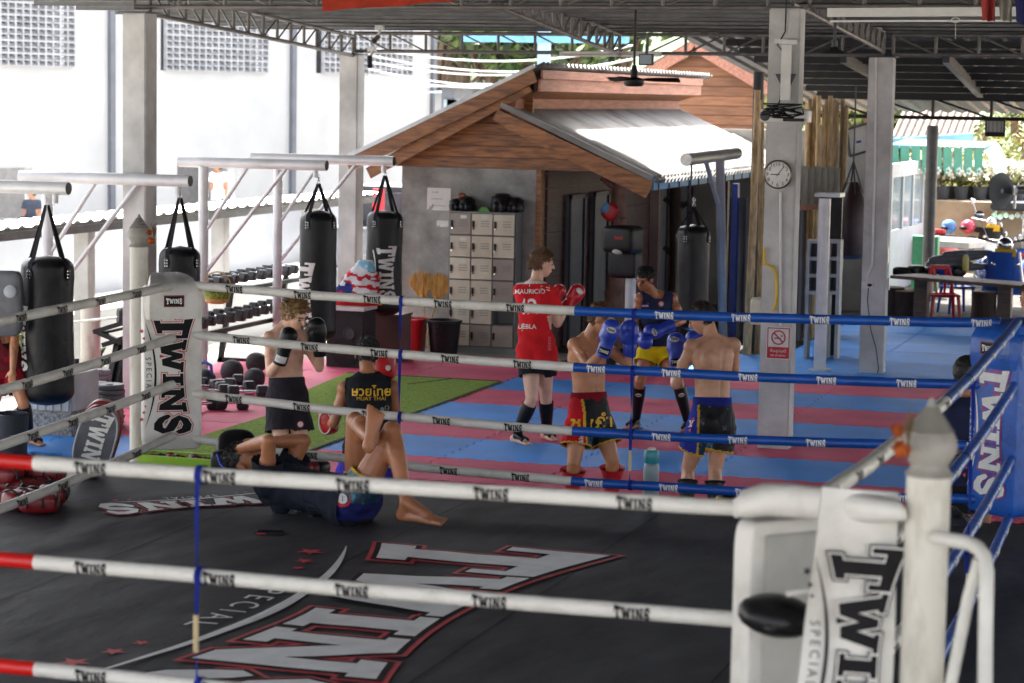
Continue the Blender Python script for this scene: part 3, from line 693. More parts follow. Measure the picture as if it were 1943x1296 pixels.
# ================================================================== BOXING RING
CZ = .97; RX0, RX1, RY0, RY1 = -6.3, -1.2, 6.65, 13.0
m_canvas = mat('black_ring_canvas', lin(62, 62, 66), .62, 0, .34, 2.2, .6, 6, detail=10, spec=.25, stretch=(1, .45, 1))
m_skirt = mat('black_skirt', (.015, .015, .017), .6, 0, .2, 3, .2, 6)
LOGO2 = logo_polys(.36, .52, .03)
m_canvw = mat('white_canvas_ink', lin(248, 247, 243), .5, 0, .10, 7, .2, 8, detail=10); m_canvr = mat('red_canvas_ink', lin(214, 60, 70), .5, 0, .12, 7, .2, 8)
ring = thing('boxing_ring', 'raised boxing ring with black printed canvas floor', 'boxing ring', (-3.75, 9.8, 0))
b = MB(); b.bb((-6.90, 5.9, .03), (-.55, 13.45, .93)); b.build('platform', m_skirt, ring, 0)
# canvas with slight waves
b = MB()
def cfn(u, v):
    x = -6.93+u*6.43; y = 5.85+v*7.62; e = min(u, 1-u, v, 1-v); h = .97-.045*(1-sstep(0, .012, e))
    h += .004*noise.noise(Vector((x*1.3, y*1.3, 0)))*sstep(.01, .1, e)+.0045*noise.noise(Vector((x*5, y*2.0, 3)))+.0015*noise.noise(Vector((x*13, y*5, 8)))*sstep(.01, .1, e); return Vector((x, y, h))
b.grid(cfn, 150, 180); b.build('canvas', m_canvas, ring, 60)
for sx in (-5.51, -4.35, -3.19, -2.03):
    b = MB(); b.keepn = True; b.grid(lambda u, v: Vector((sx-.004+.008*u, 6+7.4*v, cfn((sx+6.93)/6.43, (6+7.4*v-5.85)/7.62).z+.0035)), 1, 160); b.build('seam', m_ink, ring, 0)
def onc(x, y): return cfn((x+6.93)/6.43, (y-5.85)/7.62).z
def canvas_logo(o, u, v, width, up=.006):
    o, u, v = Vector(o), Vector(u).normalized(), Vector(v).normalized()
    def P3(a, c, h): q = o+u*(a*width)+v*(c*width); return (q.x, q.y, onc(q.x, q.y)+h)
    def lay(polys, nm, m, h, dh=0.):
        b = MB(); b.keepn = True
        for pi, P in enumerate(polys):
            tri = tessellate_polygon([[Vector((a, c, 0)) for a, c in P]]); n0 = len(P)
            vs = [P3(a, c, h+dh*pi) for a, c in P]; fs = []
            for t in tri:
                p0, p1, p2 = (Vector(vs[i]) for i in t); fs.append(t if (p1-p0).cross(p2-p0).z > 0 else (t[0], t[2], t[1]))
            b.add(vs, fs)
        b.build(nm, m, ring, 0)
    lay([offset_poly(P, .030) for P in LOGO2], 'logo_outline', m_canvr, up, .0003)
    lay([offset_poly(P, .0165) for P in LOGO2], 'logo_gap', m_ink, up+.002, .0003)
    [lay([Q], 'logo_letter', m_canvw, up+.0045) for Q in LOGO2]
    A = []; B = []
    for i in range(29):
        t = i/28*2-1; yy = -.125-.072*t*t; th = .0085*(1-.9*t*t); A.append((t*.42, yy-.01+th)); B.append((t*.42, yy-.01-th))
    lay([A+B[::-1]], 'logo_arc', m_canvw, up)
    b = MB(); b.keepn = True
    text_to(b, 'S P E C I A L', lambda a, c: P3(a*.052, -.183-.072*(a*.052/.42)**2+c*.055, up)); stuff(b.build('logo_small_letters', m_canvw, ring, 0))
    [lay([star(s*x, -.185-.075*(x/.42)**2, r)], 'logo_star', m_canvr, up) for s in (-1, 1) for x, r in ((.245, .012), (.295, .017), (.36, .023))]
canvas_logo((-3.76, 9.8, 0), (0, -1, 0), (1, 0, 0), 3.55)
canvas_logo((-5.74, 12.17, 0), (-1, -1, 0), (1, -1, 0), 1.22)

# ---- posts
def finial(b, o, s=1.0):
    pr = [(.062, 0), (.066, .008), (.054, .018), (.05, .03), (.058, .042), (.070, .062), (.074, .082), (.070, .104), (.060, .122)]
    r = .058; z = .122
    for k in range(7): pr += [(r+.006, z+.003), (r-.005, z+.0092)]; r -= .0066; z += .0098
    pr += [(.008, z+.014), (.001, z+.026)]
    b.lathe([(a*s, c*s) for a, c in pr], o, 26)
m_post = mat('white_post_paint', lin(208, 204, 192), .55, 0, .14, 6, .2, 30, stretch=(1, 1, .35), detail=10, col2=lin(138, 126, 104), lo=.52, hi=.78)
m_fin = mat('grey_finial', lin(146, 142, 134), .65, 0, .2, 8, .12, 60)
def post(x, y, ztop, label, m=m_post):
    t = thing('ring_post', label, 'post', (x, y, 0), 'ring corner posts')
    b = MB(); b.tube([(x, y, .0), (x, y, .4), (x, y, ztop)], .060, 24); b.build('pole', m, t); b = MB(); finial(b, (x, y, ztop)); b.build('finial', m_fin, t); return t
post(-6.85, 13.54, 2.355, 'white ring post with onion finial behind the white pad of the gym corner')
post(-.80, 6.255, 2.36, 'white ring post with pointed grey finial beside the handrail')
post(-.83, 13.52, 2.3, 'ring post behind the blue corner pad', m_vinyl_b)

# ---- corner pads
def tagbox(b_parent, o, u, v, w, m1, parent):
    """small brand tag"""
    u, v = Vector(u).normalized(), Vector(v).normalized()
    b = MB(); b.keepn = True; b.sheet([(-w/2, -w*.29), (w/2, -w*.29), (w/2, w*.29), (-w/2, w*.29)], o, u, v, .002); b.build('tag_border', m_inkdr, parent, 0)
    b = MB(); b.keepn = True; b.sheet([(-w*.44, -w*.23), (w*.44, -w*.23), (w*.44, w*.23), (-w*.44, w*.23)], o, u, v, .003); b.build('tag', m_ink, parent, 0)
    b = MB(); b.keepn = True; [b.sheet([(a*w*.78, c*w*.78) for a, c in P], o, u, v, .004) for P in LOGO]; stuff(b.build('tag_lettering', m_inkw, parent, 0))
def pad_logo(parent, o, u, v, width, mats):
    o, u, v = Vector(o), Vector(u).normalized(), Vector(v).normalized()
    for li, (d, m, nm) in enumerate(((.030, mats[0], 'print_outline'), (.016, mats[1], 'print_gap'), (0, mats[2], 'print_letters'))):
        b = MB(); b.keepn = True
        for pi, P in enumerate(LOGO2): b.sheet([(a*width, c*width) for a, c in (offset_poly(P, d) if d else P)], o, u, v, .002+.001*li+.0001*pi)
        stuff(b.build(nm, m, parent, 0))
    A = []; B = []
    for i in range(25):
        t = i/24*2-1; yy = -.135-.085*t*t; th = .009*(1-.9*t*t); A.append((t*.44, yy-.01+th)); B.append((t*.44, yy-.01-th))
    b = MB(); b.keepn = True; b.sheet([(a*width, c*width) for a, c in A+B[::-1]], o, u, v, .002)
    w = u.cross(v).normalized(); text_to(b, 'S P E C I A L', lambda a, c: o+u*(a*.058*width)+v*((-.20-.085*(a*.058/.44)**2+c*.064)*width)+w*.002); stuff(b.build('print_small', mats[3], parent, 0))
    b = MB(); b.keepn = True
    for s in (-1, 1):
        for x, r in ((.26, .013), (.31, .017), (.37, .023)): b.sheet([(a*width, c*width) for a, c in star(s*x, -.20-.085*(x/.44)**2, r)], o, u, v, .002)
    stuff(b.build('print_stars', mats[4], parent, 0))
def rbox(b, c, size, R, k=.35):
    """pillow-like rounded box (superellipsoid)"""
    c = Vector(c)
    def fn(u, v):
        th = (v-.5)*math.pi; ph = u*2*math.pi
        f = lambda w, e: math.copysign(abs(w)**e, w)
        x = f(math.cos(th), k)*f(math.cos(ph), k); y = f(math.cos(th), k)*f(math.sin(ph), k); z = f(math.sin(th), k)
        return c+R @ Vector((x*size[0]/2, y*size[1]/2, z*size[2]/2))
    b.grid(fn, 40, 24, True)
def cornerpad(corner, nrm, mv, z0, z1, label, prints, wid=.36, th=.15, reads=1, wrinkle=.004):
    c = Vector((*corner, 0)); n = Vector((*nrm, 0)).normalized(); s = Vector((-n.y, n.x, 0))
    R = Matrix((s, n, V(0, 0, 1))).transposed()
    t = thing('corner_pad', label, 'corner pad', c+V(0, 0, z0), 'ring corner pads')
    b = MB(); rbox(b, c+V(0, 0, (z0+z1)/2), (wid, th, z1-z0), R, .13); b.build('pad', mv, t)
    zt = z1
    # hood slung over the top towards the post
    b = MB(); PR = ((th*.5+.030, -.195, 1.06), (th*.5+.042, -.12, 1.07), (th*.5+.038, -.04, 1.05), (th*.5+.01, .012, 1.02), (th*.1, .04, .96), (-.12, .055, .82), (-.26, .06, .64), (-.40, .045, .52), (-.50, .0, .46))
    def hood(u, v, e=0.):
        f = v*(len(PR)-1); i_ = min(len(PR)-2, int(f)); w_ = f-i_; A, B_ = PR[i_], PR[i_+1]; d_, z_, ww = (A[k]+(B_[k]-A[k])*w_ for k in range(3)); x_ = (u-.5)*2
        fold = sstep(.72, 1.0, abs(x_)); x2 = x_*(1-.10*fold); up_ = sstep(.3, .5, v)
        return c+s*(x2*wid*.53*ww)+n*(d_-.05*fold*(1-up_))+V(0, 0, zt+z_-(.10*fold*up_)+.006*noise.noise(Vector((u*5, v*4, zt*3))))-n*e
    b.grid(hood, 22, 26); b.grid(lambda u, v: hood(u, v, .012)-V(0, 0, .008), 22, 26); b.build('hood', mv, t)
    if prints:
        u = V(0, 0, -1); v = n.cross(u)  # reading down
        v = u.cross(n)*-1
        v = n.cross(u)
        pad_logo(t, c+n*(th/2+.001)+V(0, 0, z0+(z1-z0)*.46), u, v, .74, prints)
        tagbox(t, c+n*(th*.5+.046)+V(0, 0, zt-.09), s*-1 if (s*-1).dot(RT) > 0 else s, V(0, 0, 1), .125, None, t)
    return t
cornerpad((-6.34, 12.97), (1, -1.5), m_leath_w, 1.15, 2.17, 'white corner pad with black and red print beside the dumbbells', (m_inkr, m_leath_w, m_ink, m_ink, m_inkr))
cornerpad((-1.27, 12.97), (-1, -1.25), m_vinyl_b, 1.10, 2.12, 'blue corner pad with white print', (m_inkr, m_vinyl_b, m_inkw, m_inkw, m_inkr))
# near corner: inner pad seen from behind, outer printed panel, slack cover
t = thing('corner_pad', 'white corner pad with outer printed panel beside the handrail', 'corner pad', (-1.25, 6.7, 1.1), 'ring corner pads')
n = V(-1, 1, 0).normalized(); s = V(1, 1, 0).normalized(); R = Matrix((s, n, V(0, 0, 1))).transposed()
b = MB(); rbox(b, (-1.22, 6.69, 1.58), (.42, .10, 1.14), R, .12); b.build('pad', m_leath_w, t)
b = MB(); b.box(V(-1.22, 6.69, 1.60)-n*.053, (.33, .012, 1.02), R); b.build('pad_back', mat('grey_pad_back', lin(176, 174, 168), .7, 0, .15, 3, .2, 12), t, 0, .004)
b = MB()
P0, P1, P2, P3_ = dp(1562, 925, 6.33), dp(1706, 935, 6.33), dp(1690, 1420, 6.33), dp(1500, 1420, 6.33)
def pan_(u, v):
    q = (P0.lerp(P1, u)).lerp(P3_.lerp(P2, u), v); return q-FW*(.012*math.sin(u*math.pi)+.006*math.sin(v*9+u*3))
b.grid(pan_, 14, 30); b.grid(lambda u, v: pan_(u, v)+FW*.03, 14, 30); b.build('outer_panel', m_leath_w, t)
u_ = (P3_+P2-P0-P1).normalized(); v_ = (P1-P0).normalized(); v_ = (v_-u_*v_.dot(u_)).normalized()
pad_logo(t, dp(1628, 1247, 6.303), u_, v_, .60, (m_ink, m_leath_w, m_ink, m_ink, m_ink))
b = MB(); cs = [(1394, 966, 6.62, 16), (1412, 956, 6.6, 26), (1450, 948, 6.56, 31), (1500, 950, 6.5, 33), (1550, 955, 6.42, 32), (1600, 958, 6.38, 30), (1650, 964, 6.33, 27), (1700, 968, 6.30, 22), (1714, 974, 6.29, 14)]
rg = []
for k, (x, y, D, r_) in enumerate(cs):
    a = dp(x, y, D); rr_ = r_*D/PF; rg.append((a, UP, FW, rr_, .07+.02*math.sin(k*1.3)))
b.loft(rg, 22, True, 2.6); b.build('top_cover', m_leath_w, t)

# ---- ropes
def rope_pts(side, zs, sag, n=150):
    a, z0, z1 = side, zs[0], zs[1]; P = []
    for k in range(n+1):
        s_ = k/n; z = z0+(z1-z0)*s_-4*sag*s_*(1-s_)+.004*noise.noise(Vector((s_*9, z0*7, 1)))
        if a == 'F': p_ = (RX0+.10+(RX1-RX0-.2)*s_, RY1, z)
        if a == 'N': p_ = (RX0+.1+(RX1-RX0-.2)*s_, RY0-.03+.10*s_, z)
        if a == 'L': p_ = (RX0, RY0+.1+(RY1-RY0-.2)*s_, z)
        if a == 'R': p_ = (RX1, RY0+.1+(RY1-RY0-.2)*s_, z)
        P.append(Vector(p_))
    return P
ROPES = {}
RR = .0275
def rope(side, idx, zs, sag, mats, offs, label, face):
    P = rope_pts(side, zs, sag); ROPES[(side, idx)] = P; n = len(P); mid = n//2
    t = thing('ring_rope', label, 'rope', P[0], 'ring ropes')
    for (i0, i1, m, nm) in ((0, mid+1, mats[0], mats[2]), (mid, n, mats[1], mats[3])):
        Q = P[i0:i1]; rs = [RR*(1+.045*noise.noise(Vector(((k+i0)*.35, idx*5, 2)))+.03*noise.noise(Vector(((k+i0)*1.3, idx*5, 7)))) for k in range(len(Q))]
        if side == 'N': rs = [x_*.9 for x_ in rs]
        b = MB(); b.tube(Q, rs, 16); b.build(nm, m, t)
    L = (P[-1]-P[0]).length; d = (P[-1]-P[0]).normalized(); fN = Vector(face); fN = (fN-d*fN.dot(d)).normalized(); up = V(0, 0, 1); up = (up-d*up.dot(d)).normalized()
    fN = (fN-up*fN.dot(up)).normalized()
    rd = d if d.cross(up).dot(fN) > 0 else -d
    def at(s_): x = max(0, min(n-1.001, s_/L*(n-1))); i = int(x); return P[i].lerp(P[i+1], x-i)
    bk, bw_ = MB(), MB(); bk.keepn = bw_.keepn = True; lw = .112; s_ = offs
    while s_ < L-.1:
        white = (s_ < L/2); m_here = mats[0] if white else mats[1]
        if abs(s_-L/2) > .1 and m_here in (m_rope_w, m_rope_b):
            tgt = bk if m_here is m_rope_w else bw_; ph0 = -.12
            sg = 1 if rd is d else -1
            def fn(a, c, s0=s_):
                q = at(s0+sg*a*lw); ph = ph0+c*lw*1.1/RR; return q+(fN*math.cos(ph)+up*math.sin(ph))*(RR*(.95 if side == 'N' else 1.05)+.0014)
            wrap(tgt, LOGO_R, fn)
            if tgt is bw_: pass
        s_ += .452
    if bk.v: stuff(bk.build('lettering', m_ink, t, 0))
    if bw_.v: stuff(bw_.build('lettering', m_inkw, t, 0))
rn = ['top', 'second', 'third', 'lowest']
for i, (z, sg) in enumerate((((2.17, 2.165), .045), ((1.865, 1.815), .05), ((1.50, 1.475), .075), ((1.215, 1.175), .08))):
    rope('F', i, z, sg, (m_rope_w, m_rope_b, 'white_sleeve', 'blue_sleeve'), .28+.05*(i % 2), rn[i]+' rope of the ring side facing the sparring fighters, half white half blue', (.3, -1, 0))
for i, (z, sg) in enumerate((((2.19, 2.175), .05), ((1.83, 1.85), .09), ((1.52, 1.56), .09), ((1.19, 1.24), .11))):
    rope('L', i, z, sg, (m_rope_r, m_rope_w, 'red_sleeve', 'white_sleeve'), .2+.06*(i % 3), rn[i]+' rope of the ring side along the bag stands', (1, 0, 0))
for i, (z, sg) in enumerate((((2.18, 2.18), .07), ((1.83, 1.84), .09), ((1.43, 1.43), .09), ((1.10, 1.10), .12))):
    rope('R', i, z, sg, (m_rope_w, m_rope_b, 'white_sleeve', 'blue_sleeve'), .24+.04*i, rn[i]+' rope of the ring side running to the blue corner, white turning blue', (1, 0, .3))
for i, (z, sg) in enumerate((((2.165, 2.155), .015), ((1.835, 1.815), .01), ((1.485, 1.45), .01))):
    rope('N', i, z, sg, (m_rope_r, m_rope_w, 'red_sleeve', 'white_sleeve'), .40, rn[i]+' rope of the ring side with red and white sleeves', (.3, -1, 0))
# spacers: webbing tied from rope to rope
def spacer(side, val, idxs, label, m=m_strap_b):
    t = thing('rope_spacer', label, 'strap', (0, 0, 0), 'rope spacer straps'); pts = []
    for i in idxs:
        P = ROPES[(side, i)]; ax = 0 if side in 'FN' else 1
        q = min(P, key=lambda p_: abs(p_[ax]-val)); k = P.index(q); q = q.copy(); q[ax] = val; pts.append(q)
        d = V(1, 0, 0) if ax == 0 else V(0, 1, 0); b = MB()
        w = d.cross(V(0, 0, 1)); b.keepn = False
        b.grid(lambda u, v: q+d*((v-.5)*.024)+(w*math.cos(u*2*math.pi)+V(0, 0, 1)*math.sin(u*2*math.pi))*(RR*1.07+.0015), 16, 1, True); b.build('loop', m, t)
    off = V(0, -.032, 0) if side in 'FN' else V(.032, 0, 0)
    for a, c in zip(pts[:-1], pts[1:]):
        tw = random.uniform(1.5, 4); b = MB()
        def fn(u, v): q = (a+off*.9).lerp(c+off*.9, v)+off*.15*math.sin(v*3.1); an = tw*v; return q+Vector((math.cos(an), math.sin(an)*.6, 0))*((u-.5)*(.014 if side == 'N' else .020))
        b.grid(fn, 1, 24); b.build('webbing', m, t)
    a = (pts[-1]+pts[-2])/2+off*1.15; b = MB(); b.tube([a+V(0, 0, .06), a-V(0, 0, .06)], .0095, 8); b.build('tape_wrap', mat('tan_tape', lin(190, 170, 130), .6), t)
spacer('F', -4.83, (0, 1, 2, 3), 'blue strap tying the ropes near the lying person')
spacer('F', -3.39, (0, 1, 2, 3), 'blue strap tying the ropes before the fighter with the red waistband')
spacer('N', -3.16, (0, 1, 2), 'blue strap tying ropes that have red and white sleeves')
spacer('R', 10.6, (0, 1, 2, 3), 'blue strap tying the ropes that run to the blue corner')

# ---- handrail of the ring steps and stool cushion
t = thing('step_handrail', 'white bent pipe handrail fixed to the ring post', 'handrail', (-.72, 6.1, 0))
m_rail = mat('white_rail_paint', lin(206, 204, 196), .45, 0, .1, 6, .08, 30)
b = MB(); b.tube([dp(1775, 1020, 6.2), dp(1800, 1024, 6.15), dp(1838, 1030, 6.08), dp(1856, 1040, 6.05), dp(1868, 1056, 6.03), dp(1872, 1085, 6.02), dp(1870, 1200, 6.0), dp(1866, 1700, 5.95)], .0195, 14); b.build('rail', m_rail, t)
b = MB(); b.tube([dp(1858, 1062, 6.04), dp(1838, 1130, 6.1), dp(1800, 1320, 6.14), dp(1730, 1700, 6.2)], .0165, 12); b.build('brace', m_rail, t)
t = thing('stool_cushion', 'black round padded cushion hanging behind the printed panel', 'cushion', dp(1460, 1165, 6.5))
b = MB(); c = dp(1475, 1168, 6.52); b.ell(c, (.115, .115, .058), Matrix.Rotation(.12, 3, 'Y')); b.build('cushion', m_leath_k, t)
b = MB(); b.tube([c+V(-.09, -.02, -.01), c+V(0, -.118, -.012), c+V(.09, -.05, -.01)], .008, 8); b.build('piping', m_rubber, t)
b = MB(); b.tube([dp(1492, 1127, 6.42), dp(1560, 1118, 6.42)], .009, 8); b.build('hook_bar', m_rail, t)
# marigold garlands tied on the posts
m_mari = mat('dry_marigold', lin(176, 84, 18), .8, 0, .3, 60, .6, 120)
m_stem = mat('dry_stem', lin(96, 78, 52), .9, 0, .3, 20)
def garland(o, s, label, seed):
    r = random.Random(seed); t = thing('marigold_garland', label, 'flowers', o); o = Vector(o)
    b = MB(); 
    for k in range(12): a = o+Vector((r.uniform(-.2, .2), r.uniform(-.2, .2), 0))*s; b.tube([o+V(0, 0, -.5*s), o, a+V(0, 0, r.uniform(.6, 1.1)*s)], [.05*s, .04*s, .015*s], 5)
    b.build('stems', m_stem, t)
    for (dx, dz, q) in ((-.22, -.25, .30), (-.34, .35, .2)):
        b = MB(); c = o+(RT*dx+UP*dz)*s
        for k in range(90):
            d = Vector((r.gauss(0, 1), r.gauss(0, 1), r.gauss(0, 1))).normalized(); e = d.orthogonal().normalized(); p_ = c+d*q*s*r.uniform(.6, 1); w = .14*s
            b.add([p_-e*w*.5, p_+d*w*.5, p_+e*w*.5], [(0, 1, 2)])
        b.ell(c, (q*.7*s,)*3, None, 10, 6); b.build('blossom', m_mari, t)
    return t
garland(dp(1724, 838, 6.17), .085, 'orange marigold garland tied to the post by the handrail', 4)
garland(dp(292, 450, 14.8), .085, 'dried marigold sprig behind the white corner post', 5)
# ================================================================== BAGS, STANDS, GYM GEAR
def pxr(px, p): return px*((Vector(p)-Vector(_cam)).dot(FW))/PF      # size in pixels at a place -> metres
m_web = fabric('black_webbing', (.014, .014, .016), .25, 60)
def bag(x, y, hookz, top, bot, r, label, prints=None, seed=0, m=m_leath_k, stripes=4, phi0=-.2, tint=None):
    t = thing('punching_bag', label, 'punching bag', (x, y, bot), 'heavy punching bags'); rnd = random.Random(seed)
    H = top-bot
    def fn(u, v):
        a = u*2*math.pi; z = bot+H*v; s = 1.0
        if v < .1: s = math.sqrt(max(0, 1-((.1-v)/.1)**2))*.9+.1*(v > 0)
        if v > .86: q = (v-.86)/.14; s = 1-.10*q*q; 
        if v > .955: q = (v-.955)/.045; s = .9*math.sqrt(max(0.0, 1-q*q))
        w = 1+.032*noise.noise(Vector((math.cos(a)*1.6, math.sin(a)*1.6, z*2.4+seed*7)))+.016*noise.noise(Vector((math.cos(a)*5, math.sin(a)*5, z*9+seed)))
        if v > .78: w += .02*math.sin(a*6+phi0*6)*sstep(.78, .88, v)*(1-sstep(.94, 1, v))
        w += .03*math.exp(-((v-.06)/.1)**2)
        return Vector((x+math.cos(a)*r*s*w, y+math.sin(a)*r*s*w, z))
    b = MB(); b.grid(fn, 48, 46, True); b.build('body', m, t, 180)
    hk = V(x, y, hookz); ring_ = hk-V(0, 0, .02)
    for k in range(stripes):
        a = phi0+k*2*math.pi/stripes; d = Vector((math.cos(a), math.sin(a), 0)); w = Vector((-d.y, d.x, 0)); b = MB()
        pts = [ring_+d*.02, ring_+d*.03-V(0, 0, .04), V(x, y, top)+d*r*.80+V(0, 0, -.02), V(x, y, top-.06)+d*(r*.97), V(x, y, top-.18)+d*(r*1.035)]
        def rib(u, v):
            f = v*(len(pts)-1); i = min(len(pts)-2, int(f)); p_ = pts[i].lerp(pts[i+1], f-i); return p_+w*((u-.5)*.052*(.55+.45*min(1, v*2.2)))
        b.grid(rib, 1, 20); b.build('strap', m_web, t)
        pt = V(x, y, top-.17)+d*(r*1.045); b = MB(); b.ell(pt, (.035, .008, .055), Matrix((w, d, V(0, 0, 1))).transposed(), 12, 6); b.build('strap_patch', m, t)
        b = MB()
        for dz in (.03, 0, -.03):
            for dw in (-.014, .014): b.ell(pt+d*.008+w*dw+V(0, 0, dz), (.006, .004, .006), None, 6, 4)
        stuff(b.build('rivets', m_chrome, t))
    b = MB()
    for k in range(3):
        c = hk+V(0, 0, .03*k); ax = V(1, 0, 0) if k % 2 else V(0, 1, 0); o2 = ax.cross(V(0, 0, 1)); b.tube([c+(o2*math.cos(q*math.pi/6)*.016+V(0, 0, 1)*math.sin(q*math.pi/6)*.024) for q in range(12)], .005, 6, closed=True)
    stuff(b.build('chain', m_metal, t))
    if prints:
        zc, ln, ph, mt = prints   # centre height, length, facing angle, material
        b = MB(); b.keepn = True
        def cf(a, c): zz = zc-a*ln; an = ph+c*ln/r; q = fn(an/(2*math.pi) % 1, min(.999, max(0, (zz-bot)/H))); d = Vector((q.x-x, q.y-y, 0)).normalized(); return q+d*.004
        wrap(b, LOGO_RF, cf); stuff(b.build('lettering', mt, t, 0))
        b = MB(); b.keepn = True
        for i in range(40):
            f = lambda k: (k/40-.5)*.84
            a0, a1 = f(i), f(i+1); y0 = -.21-.06*(a0/.42)**2; y1 = -.21-.06*(a1/.42)**2; th = .012
            b.add([cf(a0, y0-th), cf(a1, y1-th), cf(a1, y1+th), cf(a0, y0+th)], [(0, 1, 2, 3)])
        text_to(b, 'SPECIAL', lambda a, c: cf(a*.09, -.285+c*.085)); stuff(b.build('small_lettering', mt, t, 0))
    return t
def stand(y, x0, x1, z, xpost, label, rb=.062, br=True):
    t = thing('bag_stand', label, 'bag stand', (xpost, y, 0), 'silver pipe bag stands')
    b = MB(); b.tube([(x0, y, z), (x1, y, z)], rb, 22); b.build('beam', m_pipe, t); b = MB(); b.lathe([(rb*.93, 0), (rb*.93, .004)], (x1, y, z), 22, (1, 0, 0)); b.build('end_cap', m_dsteel, t)
    b = MB(); b.tube([(xpost, y, 0), (xpost, y, .15), (xpost, y, z-.05)], [rb*1.15, rb*.95, rb*.95], 20); b.lathe([(rb*2, 0), (rb*2, .015), (rb*1.1, .05)], (xpost, y, 0), 20); b.build('post', m_pipe, t)
    if br:
        for (dz, dx) in ((.78, .56), (1.28, 1.05)): b = MB(); b.tube([(xpost+.05, y, z-dz), (xpost+dx, y, z-.05)], .024, 10); b.build('brace', m_pipe, t)
    b = MB(); b.tube([(x1-.14, y, z-rb+.01), (x1-.14, y, z-rb-.08)], .03, 12); b.build('hook_socket', m_pipe, t); return t
Y1, Y2, Y3, Y4 = 19.45, 21.85, 25.0, 26.95
stand(Y1, -13.2, yp(130, 357, Y1).x, yp(100, 357, Y1).z, -12.9, 'silver bag stand cut by the frame beside the grey belly pad')
stand(Y2, yp(38, 330, Y2).x, yp(361, 346, Y2).x, yp(300, 342, Y2).z, yp(90, 400, Y2).x, 'silver bag stand beside the tall white corner post')
stand(Y3, yp(340, 307, Y3).x, yp(620, 314, Y3).x, yp(500, 311, Y3).z, yp(386, 400, Y3).x, 'silver bag stand with a straw basket on its post')
stand(Y4, yp(478, 297, Y4).x, yp(748, 306, Y4).x, yp(600, 302, Y4).z, yp(527, 400, Y4).x, 'silver bag stand closest to the concrete hut wall')
def bagpx(cx, hook, top, bot, rp, y, *a, **k):
    p = yp(cx, (top+bot)/2, y); return bag(p.x, y, yp(cx, hook, y).z, yp(cx, top, y).z, yp(cx, bot, y).z, pxr(rp, p), *a, **k)
face = math.atan2(-21, 10)    # towards the camera
bagpx(90, 385, 484, 770, 49, Y1, 'black punching bag beside the grey belly pad', (yp(90, 640, Y1).z, .62, face-1.25, m_inkw), 1, phi0=face+.92)
bagpx(341, 372, 466, 720, 39, Y2, 'black punching bag behind the white corner pad', None, 2, phi0=face+.92)
bagpx(603, 345, 398, 650, 35, Y3, 'black punching bag with white lettering behind the shirtless blond boy', (yp(603, 560, Y3).z, .78, face-.95, m_inkw), 3, phi0=face+.92)
bagpx(729, 330, 398, 600, 34, Y4, 'black punching bag with white lettering beside the concrete hut wall', (yp(729, 515, Y4).z, .66, face+.05, m_inkw), 4, phi0=face+.92)
# stand and bag by the hut porch
m_pipe_g = mat('grey_pipe_paint', lin(140, 140, 142), .4, .1, .12, 3)
pb = gp(1372, 668); t = thing('bag_stand', 'silver bag stand before the hut porch', 'bag stand', pb, 'silver pipe bag stands')
e0 = dp(1302, 303, 27.6); e1 = dp(1398, 291, 30.5); b = MB(); b.tube([e0, e1], .075, 22); b.build('beam', m_pipe_g, t); b = MB(); b.lathe([(.07, 0), (.07, .004)], e0, 22, e0-e1); b.build('end_cap', m_metal, t)
tp = dp(1366, 300, 29.6); b = MB(); b.tube([(pb.x, pb.y, 0), tp], .060, 20); b.build('post', m_pipe_g, t); b = MB(); b.tube([dp(1338, 302, 28.8), dp(1362, 385, 29.5)], .03, 10); b.build('brace', m_pipe_g, t)
q = dp(1314, 500, 28.2); bag(q.x, q.y, dp(1314, 388, 28.2).z, dp(1314, 425, 28.2).z, dp(1314, 628, 28.2).z, pxr(32, q), 'black punching bag before the hut porch posts', None, 6, phi0=face+.92)
b = MB(); b.tube([dp(1312, 310, 27.9), dp(1312, 330, 28), dp(1308, 365, 28.1), dp(1314, 392, 28.2)], .012, 6); tag(b.build('bag_chain', m_dsteel), 'dark chain holding the bag by the porch', 'chain')
# pear shaped dark bag near the bamboo
q = dp(1616, 420, 31.5); t = thing('pear_bag', 'dark maroon pear shaped bag hanging by chains beside the socket column', 'punching bag', q)
zt, zb = dp(1616, 345, 31.5).z, dp(1616, 492, 31.5).z; rr_ = pxr(33, q); b = MB()
b.lathe([(.02, zb), (rr_*.55, zb+.005), (rr_*.86, zb+.06), (rr_, zb+.28), (rr_*.97, zb+.55), (rr_*.75, zt-.25), (rr_*.45, zt-.07), (rr_*.3, zt)], (q.x, q.y, 0), 28); b.build('body', leather('maroon_leather', (.03, .012, .014), .4), t)
for k in range(4):
    a = k*1.57+.4; b = MB(); b.tube([(q.x+math.cos(a)*rr_*.6, q.y+math.sin(a)*rr_*.6, zt-.15), (q.x, q.y, zt+.28), (q.x, q.y, 3.6)] if k == 0 else [(q.x+math.cos(a)*rr_*.6, q.y+math.sin(a)*rr_*.6, zt-.15), (q.x, q.y, zt+.28)], .012, 6); b.build('chain', m_dsteel, t)
